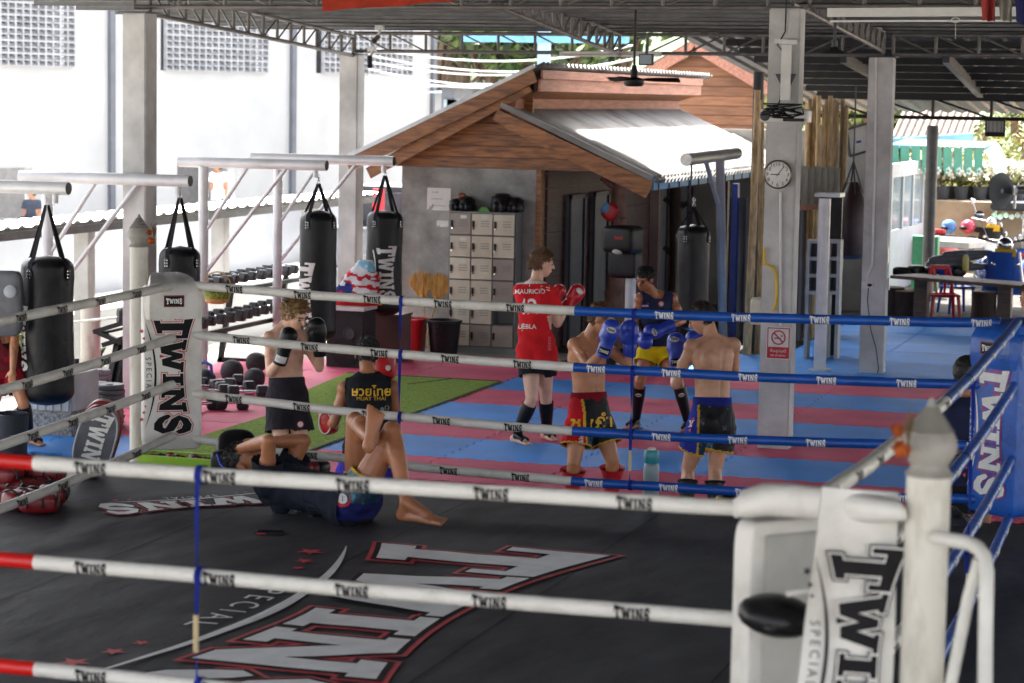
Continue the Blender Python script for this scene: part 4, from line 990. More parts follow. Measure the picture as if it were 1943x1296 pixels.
# basket on the stand post
pb = dp(412, 556, 26.2); t = thing('straw_basket', 'woven green and straw basket hanging on the bag stand', 'basket', pb); rb_ = pxr(26, pb)
m_bas = mat('straw_basket_weave', lin(190, 140, 76), .7, 0, .3, 50, .5, 90); m_basg = mat('green_weave', lin(150, 170, 40), .6, 0, .4, 40, .5, 90, col2=lin(50, 60, 40))
b = MB(); b.lathe([(rb_*.5, -.12), (rb_*.85, -.10), (rb_*.9, -.06)], pb, 22); b.build('base', m_bas, t); b = MB(); b.lathe([(rb_*.9, -.06), (rb_*1.05, .06)], pb, 22, None, False); b.build('side', m_basg, t)
b = MB(); b.lathe([(rb_*1.05, .06), (rb_*1.1, .075), (rb_*1.05, .09)], pb, 22, None, False); b.build('rim', m_bas, t)
b = MB(); b.tube([pb+RT*rb_*math.cos(a)+V(0, 0, .07+.17*math.sin(a)) for a in np.linspace(0, math.pi, 14)], .008, 6); b.build('handle', m_bas, t)

# ---- dumbbells
m_db = mat('rubber_hex', lin(50, 50, 53), .55, 0, .2, 10, .08, 60)
def dumb_mesh():
    out = []
    for k in (0,):
        b = MB()
        for s in (1,): b.loft([(V(s*(.075+d), 0, 0), V(0, 1, 0), V(0, 0, 1), r, r) for d, r in ((0, .05), (.012, .066), (.09, .066), (.102, .05))], 6)
        h = MB(); h.tube([(-.08, 0, 0), (0, 0, 0), (.08, 0, 0)], [.014, .017, .014], 10)
        out.append((b.mesh('head', m_db, 25), h.mesh('handle', m_chrome)))
    return out[0]
hd, hh = dumb_mesh()
def dumbbell(loc, rz, s, label, grp, tilt=0):
    t = thing('hex_dumbbell', label, 'dumbbell', loc, grp, rz); t.scale = (s, s, s); t.rotation_euler.x = tilt
    for nm, me, a in (('head', hd, 0), ('head', hd, math.pi), ('handle', hh, 0)): o = bpy.data.objects.new(nm, me); COL.objects.link(o); o.parent = t; o.rotation_euler.z = a
    return t
rk = thing('dumbbell_rack', 'black steel two-shelf rack full of dumbbells', 'rack', (-12.0, 26, 0)); rx = -11.95
for (y) in (24.7, 26.4, 28.1):
    b = MB(); b.bar((rx-.28, y, 0), (rx-.1, y, 1.12), .06); b.bar((rx-.3, y, .03), (rx+.3, y, .03), .06); b.build('upright', m_black, rk, 0)
SH = ((.98, -.12), (.56, .06))
for z, dx in SH:
    for ddx in (-.12, .12): b = MB(); b.bar((rx+dx+ddx, 24.4, z+(-ddx*.5)), (rx+dx+ddx, 28.3, z-ddx*.5), .05, .05); b.build('shelf_bar', m_black, rk, 0)
for si, (z, dx) in enumerate(SH):
    for k in range(14): dumbbell((rx+dx, 24.6+k*.265, z+.085), random.uniform(-.06, .06), .95+.25*random.random(), ['dark hex dumbbell on the top shelf of the rack', 'dark hex dumbbell on the lower shelf of the rack'][si], 'dumbbells on the rack', 0)
fl = [(392, 772, .9), (432, 770, .4), (398, 748, .5), (446, 742, .7), (470, 750, .5), (410, 735, .2), (425, 728, .4), (385, 740, .9)]
for k, (x, y, a) in enumerate(fl): p = gp(x, y+8, .022); dumbbell((p.x, p.y, .105), a, 1.25, 'heavy hex dumbbell lying on the pink mats by the turf', 'dumbbells on the floor')
for (x, y, rp, l_) in ((483, 738, 20, 'black medicine ball at the edge of the turf'), (486, 708, 20, 'black medicine ball behind another ball near the rack'), (440, 726, 22, 'black slam ball among the floor dumbbells')):
    p = gp(x, y, .022); r_ = pxr(rp, p); b = MB(); b.ell(p+V(0, 0, r_), (r_, r_, r_), None, 26, 18)
    for k in range(3): b.tube([p+V(0, 0, r_)+Vector((math.cos(q*.26)*r_, math.sin(q*.26)*r_*math.cos(k*1.05), math.sin(q*.26)*r_*math.sin(k*1.05))) for q in range(24)], .004, 5, closed=True)
    tag(b.build('medicine_ball', mat('matte_rubber_ball', lin(44, 44, 47), .7, 0, .15, 8, .3, 120)), l_, 'ball')
p = gp(388, 738, .022); t = thing('kettlebell', 'blue handled kettlebell behind the floor dumbbells', 'kettlebell', p); b = MB(); b.ell(p+V(0, 0, .12), (.11, .11, .115)); b.build('bell', m_db, t); b = MB(); b.tube([p+V(-.09, 0, .17), p+V(-.08, 0, .27), p+V(0, 0, .31), p+V(.08, 0, .27), p+V(.09, 0, .17)], .02, 8); b.build('handle', mat('blue_rubber', lin(50, 90, 170), .6), t)

# ---- plates, bench, concrete block at the wall side
m_plate = mat('grey_iron_plate', lin(104, 106, 108), .55, .2, .2, 10, .1, 60)
def plates(p, r, n, th, m, label, rod=False, top=None):
    t = thing('plate_stack', label, 'weight plates', p)
    for k in range(n):
        q = p+V(random.uniform(-.01, .01), random.uniform(-.01, .01), th*k); b = MB(); b.lathe([(r*.2, 0), (r*.95, 0), (r, th*.2), (r, th*.7), (r*.93, th*.92), (r*.75, th*.75), (r*.3, th*.75), (r*.22, th*.95), (r*.1, th*.95)], q, 26); b.build('plate', top if (top and k == n-1) else m, t)
    if rod: b = MB(); b.tube([p, p+V(0, 0, th*n+.28)], .025, 10); b.build('rod', m_black, t)
plates(gp(146, 808, 0), .145, 8, .05, m_rubber, 'stack of black rubber plates with a blue top plate and a rod', True, mat('blue_plate', lin(70, 140, 170), .5))
plates(gp(172, 802, 0), .17, 8, .052, m_rubber, 'wide stack of black rubber plates beside the rod stack')
plates(gp(208, 775, .2)-V(0, 0, .2), .15, 9, .05, m_plate, 'tall stack of grey iron plates'); plates(gp(192, 768, .0), .12, 7, .055, m_plate, 'lower stack of grey iron plates by the white pipe')
pw = gp(172, 745, 0); spost(pw.x, pw.y, .11, 0, 1.0, 'short white pipe stub beside the iron plates', m_post, 'pipe_stub')
t = thing('weight_bench', 'black steel weight bench with barbell behind the white post', 'weight bench', gp(225, 760))
g0 = gp(225, 760); D0 = (g0-Vector(_cam)).dot(FW)
for (a, c, w) in (((180, 628), (232, 650), .05), ((178, 630), (236, 612), .05), ((195, 655), (240, 640), .05), ((225, 650), (205, 745), .07), ((238, 655), (215, 760), .08), ((196, 632), (240, 622), .03)):
    b = MB(); b.bar(dp(*a, D0), dp(*c, D0-.1), w); b.build('frame_bar', m_black, t, 0)
b = MB(); b.tube([dp(130, 612, D0+.3), dp(228, 602, D0)], .014, 8); b.build('barbell', m_metal, t)
b = MB(); c = dp(232, 601, D0-.02); b.lathe([(.03, -.05), (.09, -.05), (.10, -.03), (.10, .03), (.09, .05), (.03, .05)], c, 24, RT+FW*.35); b.build('end_plate', m_rubber, t)
pa = gp(62, 836); pb_ = gp(136, 826); m_peb = mat('pebble_wash', lin(150, 146, 138), .9, 0, .5, 34, .9, 60, detail=2)
t = thing('concrete_plinth', 'ribbed concrete plinth with pebble wash foot under the punching bag', 'plinth', (pa+pb_)/2)
b = MB(); w_ = (pb_-pa); cc = (pa+pb_)/2+V(-.1, .3, 0); b.bb((cc.x-.32, cc.y-.3, 0), (cc.x+.32, cc.y+.3, .26)); b.build('foot', m_peb, t, 20, .01)
b = MB(); b.bb((cc.x-.30, cc.y-.28, .26), (cc.x+.30, cc.y+.28, .62)); b.build('block', m_conc_w, t, 20, .01)
for k in range(7): b = MB(); b.bb((cc.x-.28+k*.085, cc.y-.292, .27), (cc.x-.24+k*.085, cc.y-.28, .61)); b.build('rib', m_conc_w, t, 0)
p = gp(22, 872); b = MB(); b.lathe([(.13, 0), (.14, .02), (.155, .40), (.16, .42), (.15, .43), (.14, .05)], p, 24); tag(b.build('plastic_bucket', mat('dark_bucket', lin(34, 40, 52), .5)), 'dark bucket standing on the blue mats', 'bucket')

# ---- ringside gear on the apron
def shield(p, label):
    t = thing('kick_shield', label, 'kick shield', p); u = (RT*.95+V(0, 0, .28)).normalized(); up = (V(.30, .0, 1)).normalized(); n = up.cross(u).normalized()*1
    if n.dot(FW) > 0: n = -n
    u = up.cross(n)*-1 if (up.cross(n)*-1).dot(RT) > 0 else up.cross(n); R = Matrix((u, up, n)).transposed()
    c = Vector(p)+up*.25
    prof = lambda s_, k: [(math.copysign(abs(math.cos(a))**.8, math.cos(a))*.132*s_, math.copysign(abs(math.sin(a))**.75, math.sin(a))*.245*s_) for a in np.linspace(0, 2*math.pi, 40, endpoint=False)]
    for (z0, z1, m, nm, s0) in ((-.12, -.035, m_leath_dr, 'back_pad', 1.0), (-.03, .045, m_leath_dr, 'front_pad', .96)):
        b = MB(); rings = []
        for zz, ss in ((z0, .92), (z0+.01, 1), (z1-.012, 1), (z1, .93)):
            rings.append([c+R @ Vector((x*ss*s0, y*ss*s0, zz)) for x, y in prof(1, 0)])
        n_ = 40; vs = [q for r in rings for q in r]; fs = [(i*n_+j, i*n_+(j+1) % n_, (i+1)*n_+(j+1) % n_, (i+1)*n_+j) for i in range(3) for j in range(n_)]; fs += [tuple(range(n_-1, -1, -1)), tuple(range(3*n_, 4*n_))]; b.add(vs, fs); b.build(nm, m, t)
    b = MB(); b.keepn = True; b.sheet(prof(.86, 0), c+n*.046, u, up, .001); b.build('face', m_leath_g, t, 0)
    b = MB(); b.tube([c+n*.044+u*x+up*y for x, y in prof(.90, 0)], .007, 6, closed=True); b.build('piping', mat('pale_piping', lin(160, 165, 172), .5), t)
    b = MB(); b.keepn = True; rd = (-up*1); vv = u
    [b.sheet([(a*.37, k*.37) for a, k in P], c+n*.049, rd, vv, .001) for P in LOGO]; stuff(b.build('lettering', m_inkw, t, 0)); return t
shield((-6.80, 12.72, CZ), 'dark red kick shield with grey lettered face leaning by the white post')
def mitt(p, rz, s, label):
    t = thing('focus_mitt', label, 'focus mitt', p, 'red focus mitts'); R = rotz(rz)
    b = MB(); rbox(b, Vector(p)+V(0, 0, .055*s), (.20*s, .15*s, .10*s), R, .6); b.build('pad', m_leath_dr, t)
    for k in (-.35, .05, .4): b = MB(); b.tube([Vector(p)+R @ Vector((k*.2*s, .078*s*math.cos(a), .055*s+.054*s*math.sin(a))) for a in np.linspace(-.3, 3.4, 12)], .007, 6); b.build('strap', m_leath_k, t)
    return t
for k, (x, y, a) in enumerate(((12, 960, .3), (42, 968, 1.2), (75, 975, .6), (100, 958, 2.0), (60, 945, .9), (20, 942, 1.6), (88, 938, .2), (45, 925, 2.4))):
    q = gp(x, y+(0), CZ); mitt((q.x, q.y, CZ+(.0 if y > 944 else .07)), a, 1.15, 'dark red focus mitt in a heap on the ring edge')
# green tray with wraps
q = dp(322, 872, 14.6); q = V(-6.42, 13.36, CZ); t = thing('plastic_tray', 'lime green plastic tray of hand wraps behind the white corner pad', 'tray', q)
m_lime = mat('lime_plastic', lin(150, 200, 50), .4, 0, .1, 8); b = MB(); b.bb(q+V(-.30, -.10, .004), q+V(.30, .12, .018)); b.build('floor', m_lime, t, 0)
for (a, c) in (((-.30, -.10), (.30, -.085)), ((-.30, .105), (.30, .12)), ((-.30, -.085), (-.285, .105)), ((.285, -.085), (.30, .105))): b = MB(); b.bb(q+V(*a, .018), q+V(*c, .075)); b.build('side', m_lime, t, 0)
for k in range(12):
    w = q+V(-.22+.04*k, random.uniform(-.05, .06), .05); b = MB(); b.ell(w, (.045, .035, .03), Matrix.Rotation(random.uniform(0, 3), 3, 'Z'), 10, 6); tag(b.build('hand_wrap', [m_leath_dr, m_leath_k, fabric('maroon_wrap', lin(120, 30, 40))][k % 3]), 'rolled hand wrap lying in the lime tray', 'hand wrap', 'hand wraps in the tray')
# bottle
q = V(-3.36, 13.36, CZ); t = thing('water_bottle', 'frosted water bottle with teal lid on the ring edge', 'bottle', q)
m_bot = mat('frosted_plastic', lin(150, 170, 178), .35, 0, .05, 8, trans=.35); m_teal = mat('teal_lid', lin(30, 130, 140), .35, 0, .08, 8)
b = MB(); b.lathe([(.045, 0), (.048, .006), (.048, .05), (.045, .07), (.047, .09), (.045, .115), (.047, .13), (.048, .20), (.040, .225), (.034, .235)], q, 26); b.build('body', m_bot, t)
b = MB(); b.lathe([(.044, .225), (.046, .23), (.046, .285), (.040, .30), (.022, .303)], q, 26); b.build('lid', m_teal, t)
b = MB(); b.lathe([(.024, .303), (.024, .312), (.018, .316)], q, 20); b.build('cap_top', m_platic_w, t)
# phone
q = gp(511, 1014, CZ); t = thing('mobile_phone', 'black mobile phone lying on the ring canvas', 'phone', (q.x, q.y, CZ)); R = rotz(.26)
b = MB(); b.box(q+V(0, 0, .012), (.155, .075, .009), R); b.build('case', m_black, t, 20, .003); b = MB(); b.box(q+V(0, 0, .0172), (.145, .067, .0012), R); b.build('screen', mat('phone_glass', (.006, .006, .007), .08), t, 0)
b = MB(); b.box(q+R @ Vector((-.04, -.0378, .0))+V(0, 0, .012), (.05, .0015, .006), R); b.build('red_trim', m_inkr, t, 0)
# straps and pads lying beyond the ring edge
for (x, y, m, l_) in ((1418, 930, m_leath_k, 'black and yellow ankle pad on the ring edge'),):
    q = V(-2.84, 13.33, CZ); t = thing('ankle_pad', l_, 'pad', q); b = MB(); b.tube([q+Vector((.09*math.cos(a), .06*math.sin(a), .035)) for a in np.linspace(0, 5.6, 16)], .026, 8); b.build('pad', m, t); b = MB(); b.tube([q+Vector((.105*math.cos(a), .075*math.sin(a), .045)) for a in np.linspace(0, 5.6, 16)], .012, 6); b.build('trim', m_inky, t)
q = V(-1.62, 13.3, CZ); t = thing('hand_wrap_pile', 'tangle of patterned dark shorts under the blue corner ropes', 'clothes', q); b = MB()
b.grid(lambda u, v: q+Vector(((u-.5)*.34, (v-.5)*.22, .09*math.sin(u*3.14)**.6*math.sin(v*3.14)**.6*(1+.5*noise.noise(Vector((u*5, v*5, 2))))+.003)), 24, 18); b.build('cloth', mat('gold_black_print', (.02, .02, .03), .6, 0, .2, 16, .4, 14, col2=lin(150, 120, 40), lo=.58, hi=.62), t)

# ---- lockers
m_lk = mat('cream_locker_paint', lin(208, 200, 178), .5, 0, .09, 4, .04, 40, ov=.07); m_lkd = mat('aged_locker_paint', lin(158, 150, 138), .5, 0, .07, 4); m_lkb = mat('grey_locker_body', lin(128, 130, 126), .5, 0, .1, 4)
lx0, lx1, ly, lz0, lz1 = yp(850, 540, 28.72).x, yp(977, 540, 28.72).x, 28.72, .09, yp(910, 405, 28.72).z
lk = thing('locker_cabinet', 'cream metal locker cabinet with eighteen small doors', 'lockers', ((lx0+lx1)/2, ly, 0))
b = MB(); b.bb((lx0, ly+.02, .0), (lx1, ly+.26, lz0)); b.bb((lx0, ly+.02, lz0), (lx0+.012, ly+.27, lz1)); b.bb((lx1-.012, ly+.02, lz0), (lx1, ly+.27, lz1)); b.bb((lx0, ly+.24, lz0), (lx1, ly+.262, lz1)); b.bb((lx0-.004, ly+.0, lz1), (lx1+.004, ly+.27, lz1+.02)); b.build('carcass', m_lkb, lk, 0)
cw, rh = (lx1-lx0-.024)/3, (lz1-lz0)/6
for c in range(3):
    for r in range(6):
        x = lx0+.012+c*cw; z = lz1-(r+1)*rh
        b = MB(); b.bb((x, ly+.015, z-.004), (x+cw, ly+.24, z+.004)); b.build('shelf', m_lkb, lk, 0)
        if (r, c) == (4, 2): continue
        d = MB(); d.bb((x+.008, ly-.002, z+.012), (x+cw-.008, ly+.016, z+rh-.008)); dr = d.build('door', m_lkd if (r, c) in ((0, 0), (2, 2), (3, 2), (5, 1), (5, 2)) else m_lk, lk, 0, .003)
        h = MB(); h.bb((x+.02, ly-.018, z+rh*.36), (x+.045, ly-.003, z+rh*.66)); h.build('handle', m_black, dr, 0)
        h = MB(); h.bb((x+.024, ly-.012, z+rh*.28), (x+.042, ly-.003, z+rh*.34)); h.build('key_lock', m_chrome, dr, 0)
        for k in range(3): h = MB(); zz = z+rh*(.42+.11*k); h.bb((x+cw*.45, ly-.006, zz), (x+cw*.82, ly-.003, zz+.008)); h.build('vent', m_lkb, dr, 0)
        if (c == 0 and r < 3) or (c == 1 and r == 0): h = MB(); h.bb((x+cw*.5, ly-.004, z+rh*.76), (x+cw*.78, ly-.0025, z+rh*.9)); h.build('name_card', m_platic_w, dr, 0)
for c in (1, 2):
    x = lx0+c*cw+.012; b = MB(); b.bb((x-.004, ly+.016, lz0), (x+.004, ly+.24, lz1)); b.build('divider', m_lkb, lk, 0)
def headguard(p, s, label, m=m_leath_k):
    t = thing('head_guard', label, 'head guard', p); p = Vector(p); b = MB(); b.lathe([(.05*s, .0), (.115*s, .01), (.125*s, .07*s), (.11*s, .14*s), (.07*s, .19*s), (.02*s, .20*s)], p, 20); b.build('shell', m, t)
    for a in (-1.9, -1.2): b = MB(); b.ell(p+Vector((math.cos(a)*.1*s, math.sin(a)*.1*s, .06*s)), (.05*s, .045*s, .06*s)); b.build('cheek_pad', m, t)
    b = MB(); b.tube([p+Vector((.11*s*math.cos(a), .11*s*math.sin(a), .15*s)) for a in np.linspace(0, 6.28, 18)], .012*s, 6); b.build('band', m, t); return t
zt = lz1+.021; ly_ = ly+.14
for (x, s, l_, m) in ((866, .8, 'small black head guard on the locker edge beside the paper', m_leath_k), (886, .95, 'black and brown head guard on top of the lockers', m_leath_k), (953, 1.25, 'large black head guard with an opening on top of the lockers', m_leath_k), (985, 1.0, 'black head guard at the hut doorway end of the lockers', m_leath_k)):
    q = yp(x, 400, ly_); headguard((min(q.x, lx1-.06), ly_, zt), s, l_, m)
q = yp(876, 395, ly_+.02); b = MB(); b.ell((q.x, ly_+.03, zt+.19), (.06, .05, .045)); b.ell((q.x+.07, ly_+.02, zt+.17), (.04, .04, .03)); tag(b.build('leather_glove', mat('brown_leather', lin(128, 70, 44), .5, 0, .2, 10, .3, 40)), 'brown leather glove on the head guard', 'glove')
q = yp(918, 400, ly_); b = MB(); b.bb((q.x-.06, ly_-.05, zt), (q.x+.09, ly_+.05, zt+.03)); b.bb((q.x-.03, ly_-.03, zt+.03), (q.x+.06, ly_+.04, zt+.055)); tag(b.build('soap_box', mat('green_box', lin(110, 170, 80), .5), None, 0), 'small green box on top of the lockers', 'box')
# wall papers
def sheetpx(name, x0, y0, x1, y1, Y, m, label, cat, lines=0):
    a = yp(x0, y0, Y); c = yp(x1, y1, Y); t = thing(name, label, cat, (a.x, Y, c.z)); b = MB(); b.grid(lambda u, v: Vector((a.x+(c.x-a.x)*u, Y-.004-.006*math.sin(u*7+v*4)*v, a.z+(c.z-a.z)*v)), 8, 8); b.build('paper', m, t); 
    for k in range(lines):
        b = MB(); z = a.z+(c.z-a.z)*(.2+.6*k/max(1, lines-1)); b.bb((a.x+(c.x-a.x)*.2, Y-.016, z), (a.x+(c.x-a.x)*(.5+.3*((k*7) % 3)/2), Y-.0145, z+.006)); b.build('writing', m_lkb, t, 0)
    return t
sheetpx('paper_notice', 811, 356, 855, 400, HY, m_platic_w, 'white paper notice taped on the concrete wall', 'notice', 3)
sheetpx('toilet_sign', 829, 418, 851, 431, HY, m_platic_w, 'small white sign beside the lockers', 'sign')
# brooms
def broom(px, py, ang, label, Y=28.86):
    p = yp(px, py, Y); t = thing('straw_broom', label, 'broom', p, 'straw brooms'); ax = Vector((math.sin(ang), 0, math.cos(ang))); sd_ = Vector((ax.z, 0, -ax.x)); r = random.Random(int(px)); b = MB()
    for k in range(260):
        f = r.uniform(-1, 1); L = .40*(1-.22*f*f)*r.uniform(.85, 1.05); tip = p+ax*L*math.cos(f*.62)+sd_*L*math.sin(f*.62)+V(0, r.uniform(-.02, .02), 0); w = .004
        m0 = p+(tip-p)*.1+V(0, r.uniform(-.01, .01), 0); b.add([m0-sd_*w, m0+sd_*w, tip+sd_*w*.6, tip-sd_*w*.6], [(0, 1, 2, 3)])
    stuff(b.build('straw', m_straw, t, 0)); b = MB(); b.tube([p+ax*.06, p-ax*.1, p-ax*.5, V(p.x-ax.x*1.0, Y-.05, .01)], .012, 8); b.build('stick', m_bamboo, t)
    b = MB(); b.tube([p+ax*.03, p+ax*.1], [.02, .03], 8); b.build('binding', m_strap_b if False else m_straw, t); return t
broom(803, 572, -.12, 'straw broom standing upside down against the concrete wall'); broom(826, 575, .25, 'straw broom fanned out beside the lockers', 28.80)
# bins
p = gp(842, 674); t = thing('dustbin', 'round black plastic dustbin before the lockers', 'dustbin', p); b = MB(); b.lathe([(.16, 0), (.175, .01), (.215, .43), (.235, .435), (.235, .46), (.215, .465), (.20, .43), (.165, .03)], p, 30); b.build('tub', m_black, t); b = MB(); b.tube([p+Vector((-.05+.02*k*0+(.1*k/6), -.235, .36+.03*math.cos(k)*0)) for k in range(7)], .01, 6); b.build('handle', m_black, t)
p = gp(779, 672); t = thing('red_bin', 'red square plastic bin beside the black dustbin', 'dustbin', p); w = .155; b = MB(); b.loft([(p, V(1, 0, 0), V(0, 1, 0), w, w), (p+V(0, 0, .45), V(1, 0, 0), V(0, 1, 0), w*1.18, w*1.18), (p+V(0, 0, .47), V(1, 0, 0), V(0, 1, 0), w*1.25, w*1.25), (p+V(0, 0, .475), V(1, 0, 0), V(0, 1, 0), w*1.15, w*1.15), (p+V(0, 0, .05), V(1, 0, 0), V(0, 1, 0), w*.95, w*.95)], 32, True, 7); b.build('tub', mat('red_plastic', lin(170, 16, 22), .4, 0, .1, 5), t)
# speaker, crate and banner heap
m_spk = mat('speaker_cloth', (.02, .02, .022), .8, 0, .2, 20, .3, 200)
p = gp(662, 702); t = thing('loudspeaker_box', 'black loudspeaker cabinet under the colourful banner heap', 'loudspeaker', p); b = MB(); b.bb((p.x-.3, p.y, 0), (p.x+.17, p.y+.45, .72)); b.build('cabinet', m_spk, t, 0); b = MB(); c = V(p.x+.0, p.y-.006, .45); b.lathe([(.01, 0), (.075, 0), (.075, .012), (.06, .012), (.055, .003)], c, 24, (0, -1, 0)); b.build('badge_ring', m_dsteel, t)
b = MB(); b.lathe([(.0, 0), (.17, 0), (.18, .01)], V(p.x-.05, p.y-.004, .22), 28, (0, -1, 0)); b.build('cone', m_black, t)
q = gp(725, 690); t = thing('storage_crate', 'brown storage crate beside the black loudspeaker', 'crate', q); b = MB(); b.bb((q.x-.22, q.y, 0), (q.x+.24, q.y+.4, .62)); b.build('box', mat('brown_board', lin(88, 62, 58), .6, 0, .12, 4), t, 0, .012); b = MB(); b.bb((q.x-.23, q.y-.01, .60), (q.x+.25, q.y+.41, .625)); b.build('lid', mat('brown_board2', lin(98, 70, 66), .6), t, 0)
b = MB(); b.bb((p.x-.36, p.y-.04, .73), (p.x+.2, p.y+.5, .78)); tag(b.build('white_shelf_board', m_platic_w, None, 0), 'white board lying on the loudspeaker', 'board')
c = V(p.x-.06, p.y+.27, .785); t = thing('banner_heap', 'heap of folded banners with stars and stripes colours', 'banner', c); b = MB()
def hp(u, v):
    a = u*2*math.pi; q = v; r = .36*(1-.75*q**1.3)*(1+.12*noise.noise(Vector((math.cos(a)*2, math.sin(a)*2, q*4)))); return c+Vector((math.cos(a)*r+.16*q, math.sin(a)*r*.55, .55*q))
b.grid(hp, 60, 40, True); ho = b.build('cloth', [fabric('banner_red', lin(190, 30, 44)), fabric('banner_white', lin(214, 214, 216)), fabric('banner_navy', lin(36, 48, 110)), fabric('banner_sky', lin(130, 190, 215)), fabric('banner_yellow', lin(230, 200, 40))], t)
for pl_ in ho.data.polygons:
    q = pl_.center; s = q.z-c.z+.05*noise.noise(q*9)+.4*(q.x-c.x)*.4; n_ = noise.noise(Vector((q.x*9, q.y*4, q.z*13))); 
    k = 0 if s < .06 else (4 if s < .12 and n_ > -.1 else (0 if s < .15 else (2 if s < .27 and q.x < c.x+.05 else (0 if math.sin(s*55+n_*3) > .1 else 1))))
    if s > .46: k = 3 if n_ > -.2 else 1
    if 0.15 < s and n_ > .38: k = 1
    pl_.material_index = k
b = MB(); b.keepn = True
def hpf(x, z): q = V(c.x+x, 0, z); return q
for (x, z, s_) in ((-.16, .95, .028), (-.24, .90, .02), (-.08, .92, .02)):
    o = V(c.x+x, c.y-.36, z); d = None
    b.sheet(star(0, 0, s_), V(c.x+x, c.y-.27, z), (1, 0, 0), (0, 0, 1), .0)
stuff(b.build('stars', m_inkw, t, 0))
# uppercut pad on a post
pq = dp(1180, 690, 29.4); zz = lambda y: dp(1180, y, 29.4).z; t = thing('uppercut_pad', 'black shaped uppercut pad mounted on a white post', 'punching pad', (pq.x, pq.y, 0)); w_ = pxr(34, pq)
b = MB(); b.tube([(pq.x+.06, pq.y+.12, 0), (pq.x+.06, pq.y+.12, zz(430))], .07, 18); b.lathe([(.17, 0), (.17, .02)], (pq.x+.06, pq.y+.12, 0), 20); b.build('post', m_pipe, t)
b = MB(); R = rotz(-.25); rbox(b, (pq.x, pq.y-.08, (zz(425)+zz(478))/2), (w_*2, .36, zz(425)-zz(478)), R, .35); rbox(b, (pq.x+.02, pq.y, (zz(472)+zz(526))/2), (w_*1.75, .24, zz(472)-zz(526)), R, .3); b.build('pad', m_leath_k, t)
b = MB(); b.ell((pq.x-.02, pq.y-.235, zz(474)), (.075, .03, .035)); b.build('white_patch', m_leath_w, t); b = MB(); b.ell((pq.x+.135, pq.y-.215, zz(452)), (.045, .012, .055), rotz(-.25)); b.build('round_badge', m_leath_w, t); b = MB(); b.ell((pq.x+.135, pq.y-.226, zz(452)), (.03, .01, .038), rotz(-.25)); b.build('badge_centre', m_inkdr, t)
b = MB(); b.keepn = True; [b.sheet([(a*.12, k*.12) for a, k in P], (pq.x-.01, pq.y-.268, zz(448)), (.97, -.25, 0), (0, 0, 1), .001) for P in LOGO]; stuff(b.build('lettering', m_inkr, t, 0))
# tree trunk post with a red mitt
m_trk = mat('peeled_trunk', lin(120, 86, 72), .7, 0, .3, 5, .3, 12)
q = dp(1166, 690, 31.5); hz = lambda y: dp(1166, y, 31.5).z; t = thing('tree_trunk_post', 'peeled tree trunk with branch stubs holding up the porch', 'trunk', (q.x, q.y, 0)); b = MB()
b.tube([(q.x+.05, q.y, 0), (q.x-.03, q.y, .7), (q.x+.03, q.y, 1.4), (q.x, q.y, 2.0), (q.x+.04, q.y, 2.42)], [.15, .12, .11, .10, .10], 14); b.build('trunk', m_trk, t)
for (z, dx, L) in ((hz(345), -1, .22), (hz(400), -1, .12), (hz(420), 1, .1), (hz(560), -1, .12), (hz(600), -1, .2)): b = MB(); b.tube([(q.x, q.y, z-.08), (q.x+dx*L*.6, q.y-.04, z), (q.x+dx*L, q.y-.06, z+.07)], [.07, .05, .04], 9); b.build('branch_stub', m_trk, t)
c = dp(1158, 402, 31.2); t = thing('red_training_mitt', 'red and blue mitt hung on the trunk stub', 'focus mitt', c); b = MB(); rbox(b, c, (.20, .10, .24), Matrix.Rotation(.6, 3, 'Y'), .6); b.build('pad', m_leath_r, t); b = MB(); rbox(b, c+V(-.06, -.03, .05), (.1, .09, .14), Matrix.Rotation(.6, 3, 'Y'), .6); b.build('cuff', mat('sky_blue_vinyl', lin(90, 150, 190), .4), t)
for (x, y, D, l_) in ((1275, 0, 33.5, 'dark trunk post with stubs behind the porch bag'),):
    q = dp(x, 640, D); t = thing('tree_trunk_post', l_, 'trunk', (q.x, q.y, 0)); b = MB(); b.tube([(q.x, q.y, 0), (q.x+.05, q.y, 1), (q.x, q.y, 2.3)], [.12, .10, .1], 12); b.build('trunk', m_log, t)
    for (z, dx) in ((1.9, -.16), (1.2, -.15), (.8, .14), (.4, -.15), (1.85, .2)): b = MB(); b.tube([(q.x, q.y, z-.06), (q.x+dx, q.y-.03, z+.05)], [.05, .035], 8); b.build('branch_stub', m_log, t)
# ================================================================== COLUMN FITTINGS, CEILING, YARD SIDE
FY = R1-.004
def ypz(x, y, Y=FY): return yp(x, y, Y)
# clock
c = ypz(1477, 331, R1-.02); t = thing('wall_clock', 'round white wall clock with bronze rim on the column', 'clock', c); r_ = pxr(27, c)
b = MB(); b.lathe([(.01, 0), (r_*1.02, 0), (r_*1.02, .03), (r_*.93, .04), (r_*.9, .03)], c, 36, (0, -1, 0)); b.build('rim', mat('bronze_rim', lin(120, 104, 84), .35, .6), t)
b = MB(); b.lathe([(.001, .0), (r_*.92, .0)], c+V(0, -.031, 0), 36, (0, -1, 0)); b.lathe([(r_*.92, 0), (.001, .001)], c+V(0, -.031, 0), 36, (0, -1, 0)); b.build('dial', mat('clock_dial', lin(222, 220, 214), .4), t)
for k in range(1, 13):
    a = math.pi/2-k*math.pi/6; o = c+V(math.cos(a)*r_*.74, -.034, math.sin(a)*r_*.74); b = MB(); b.keepn = True; text_to(b, str(k), lambda x, y: o+V(x*.048, 0, y*.048)); b.build('numeral', m_ink, t, 0)
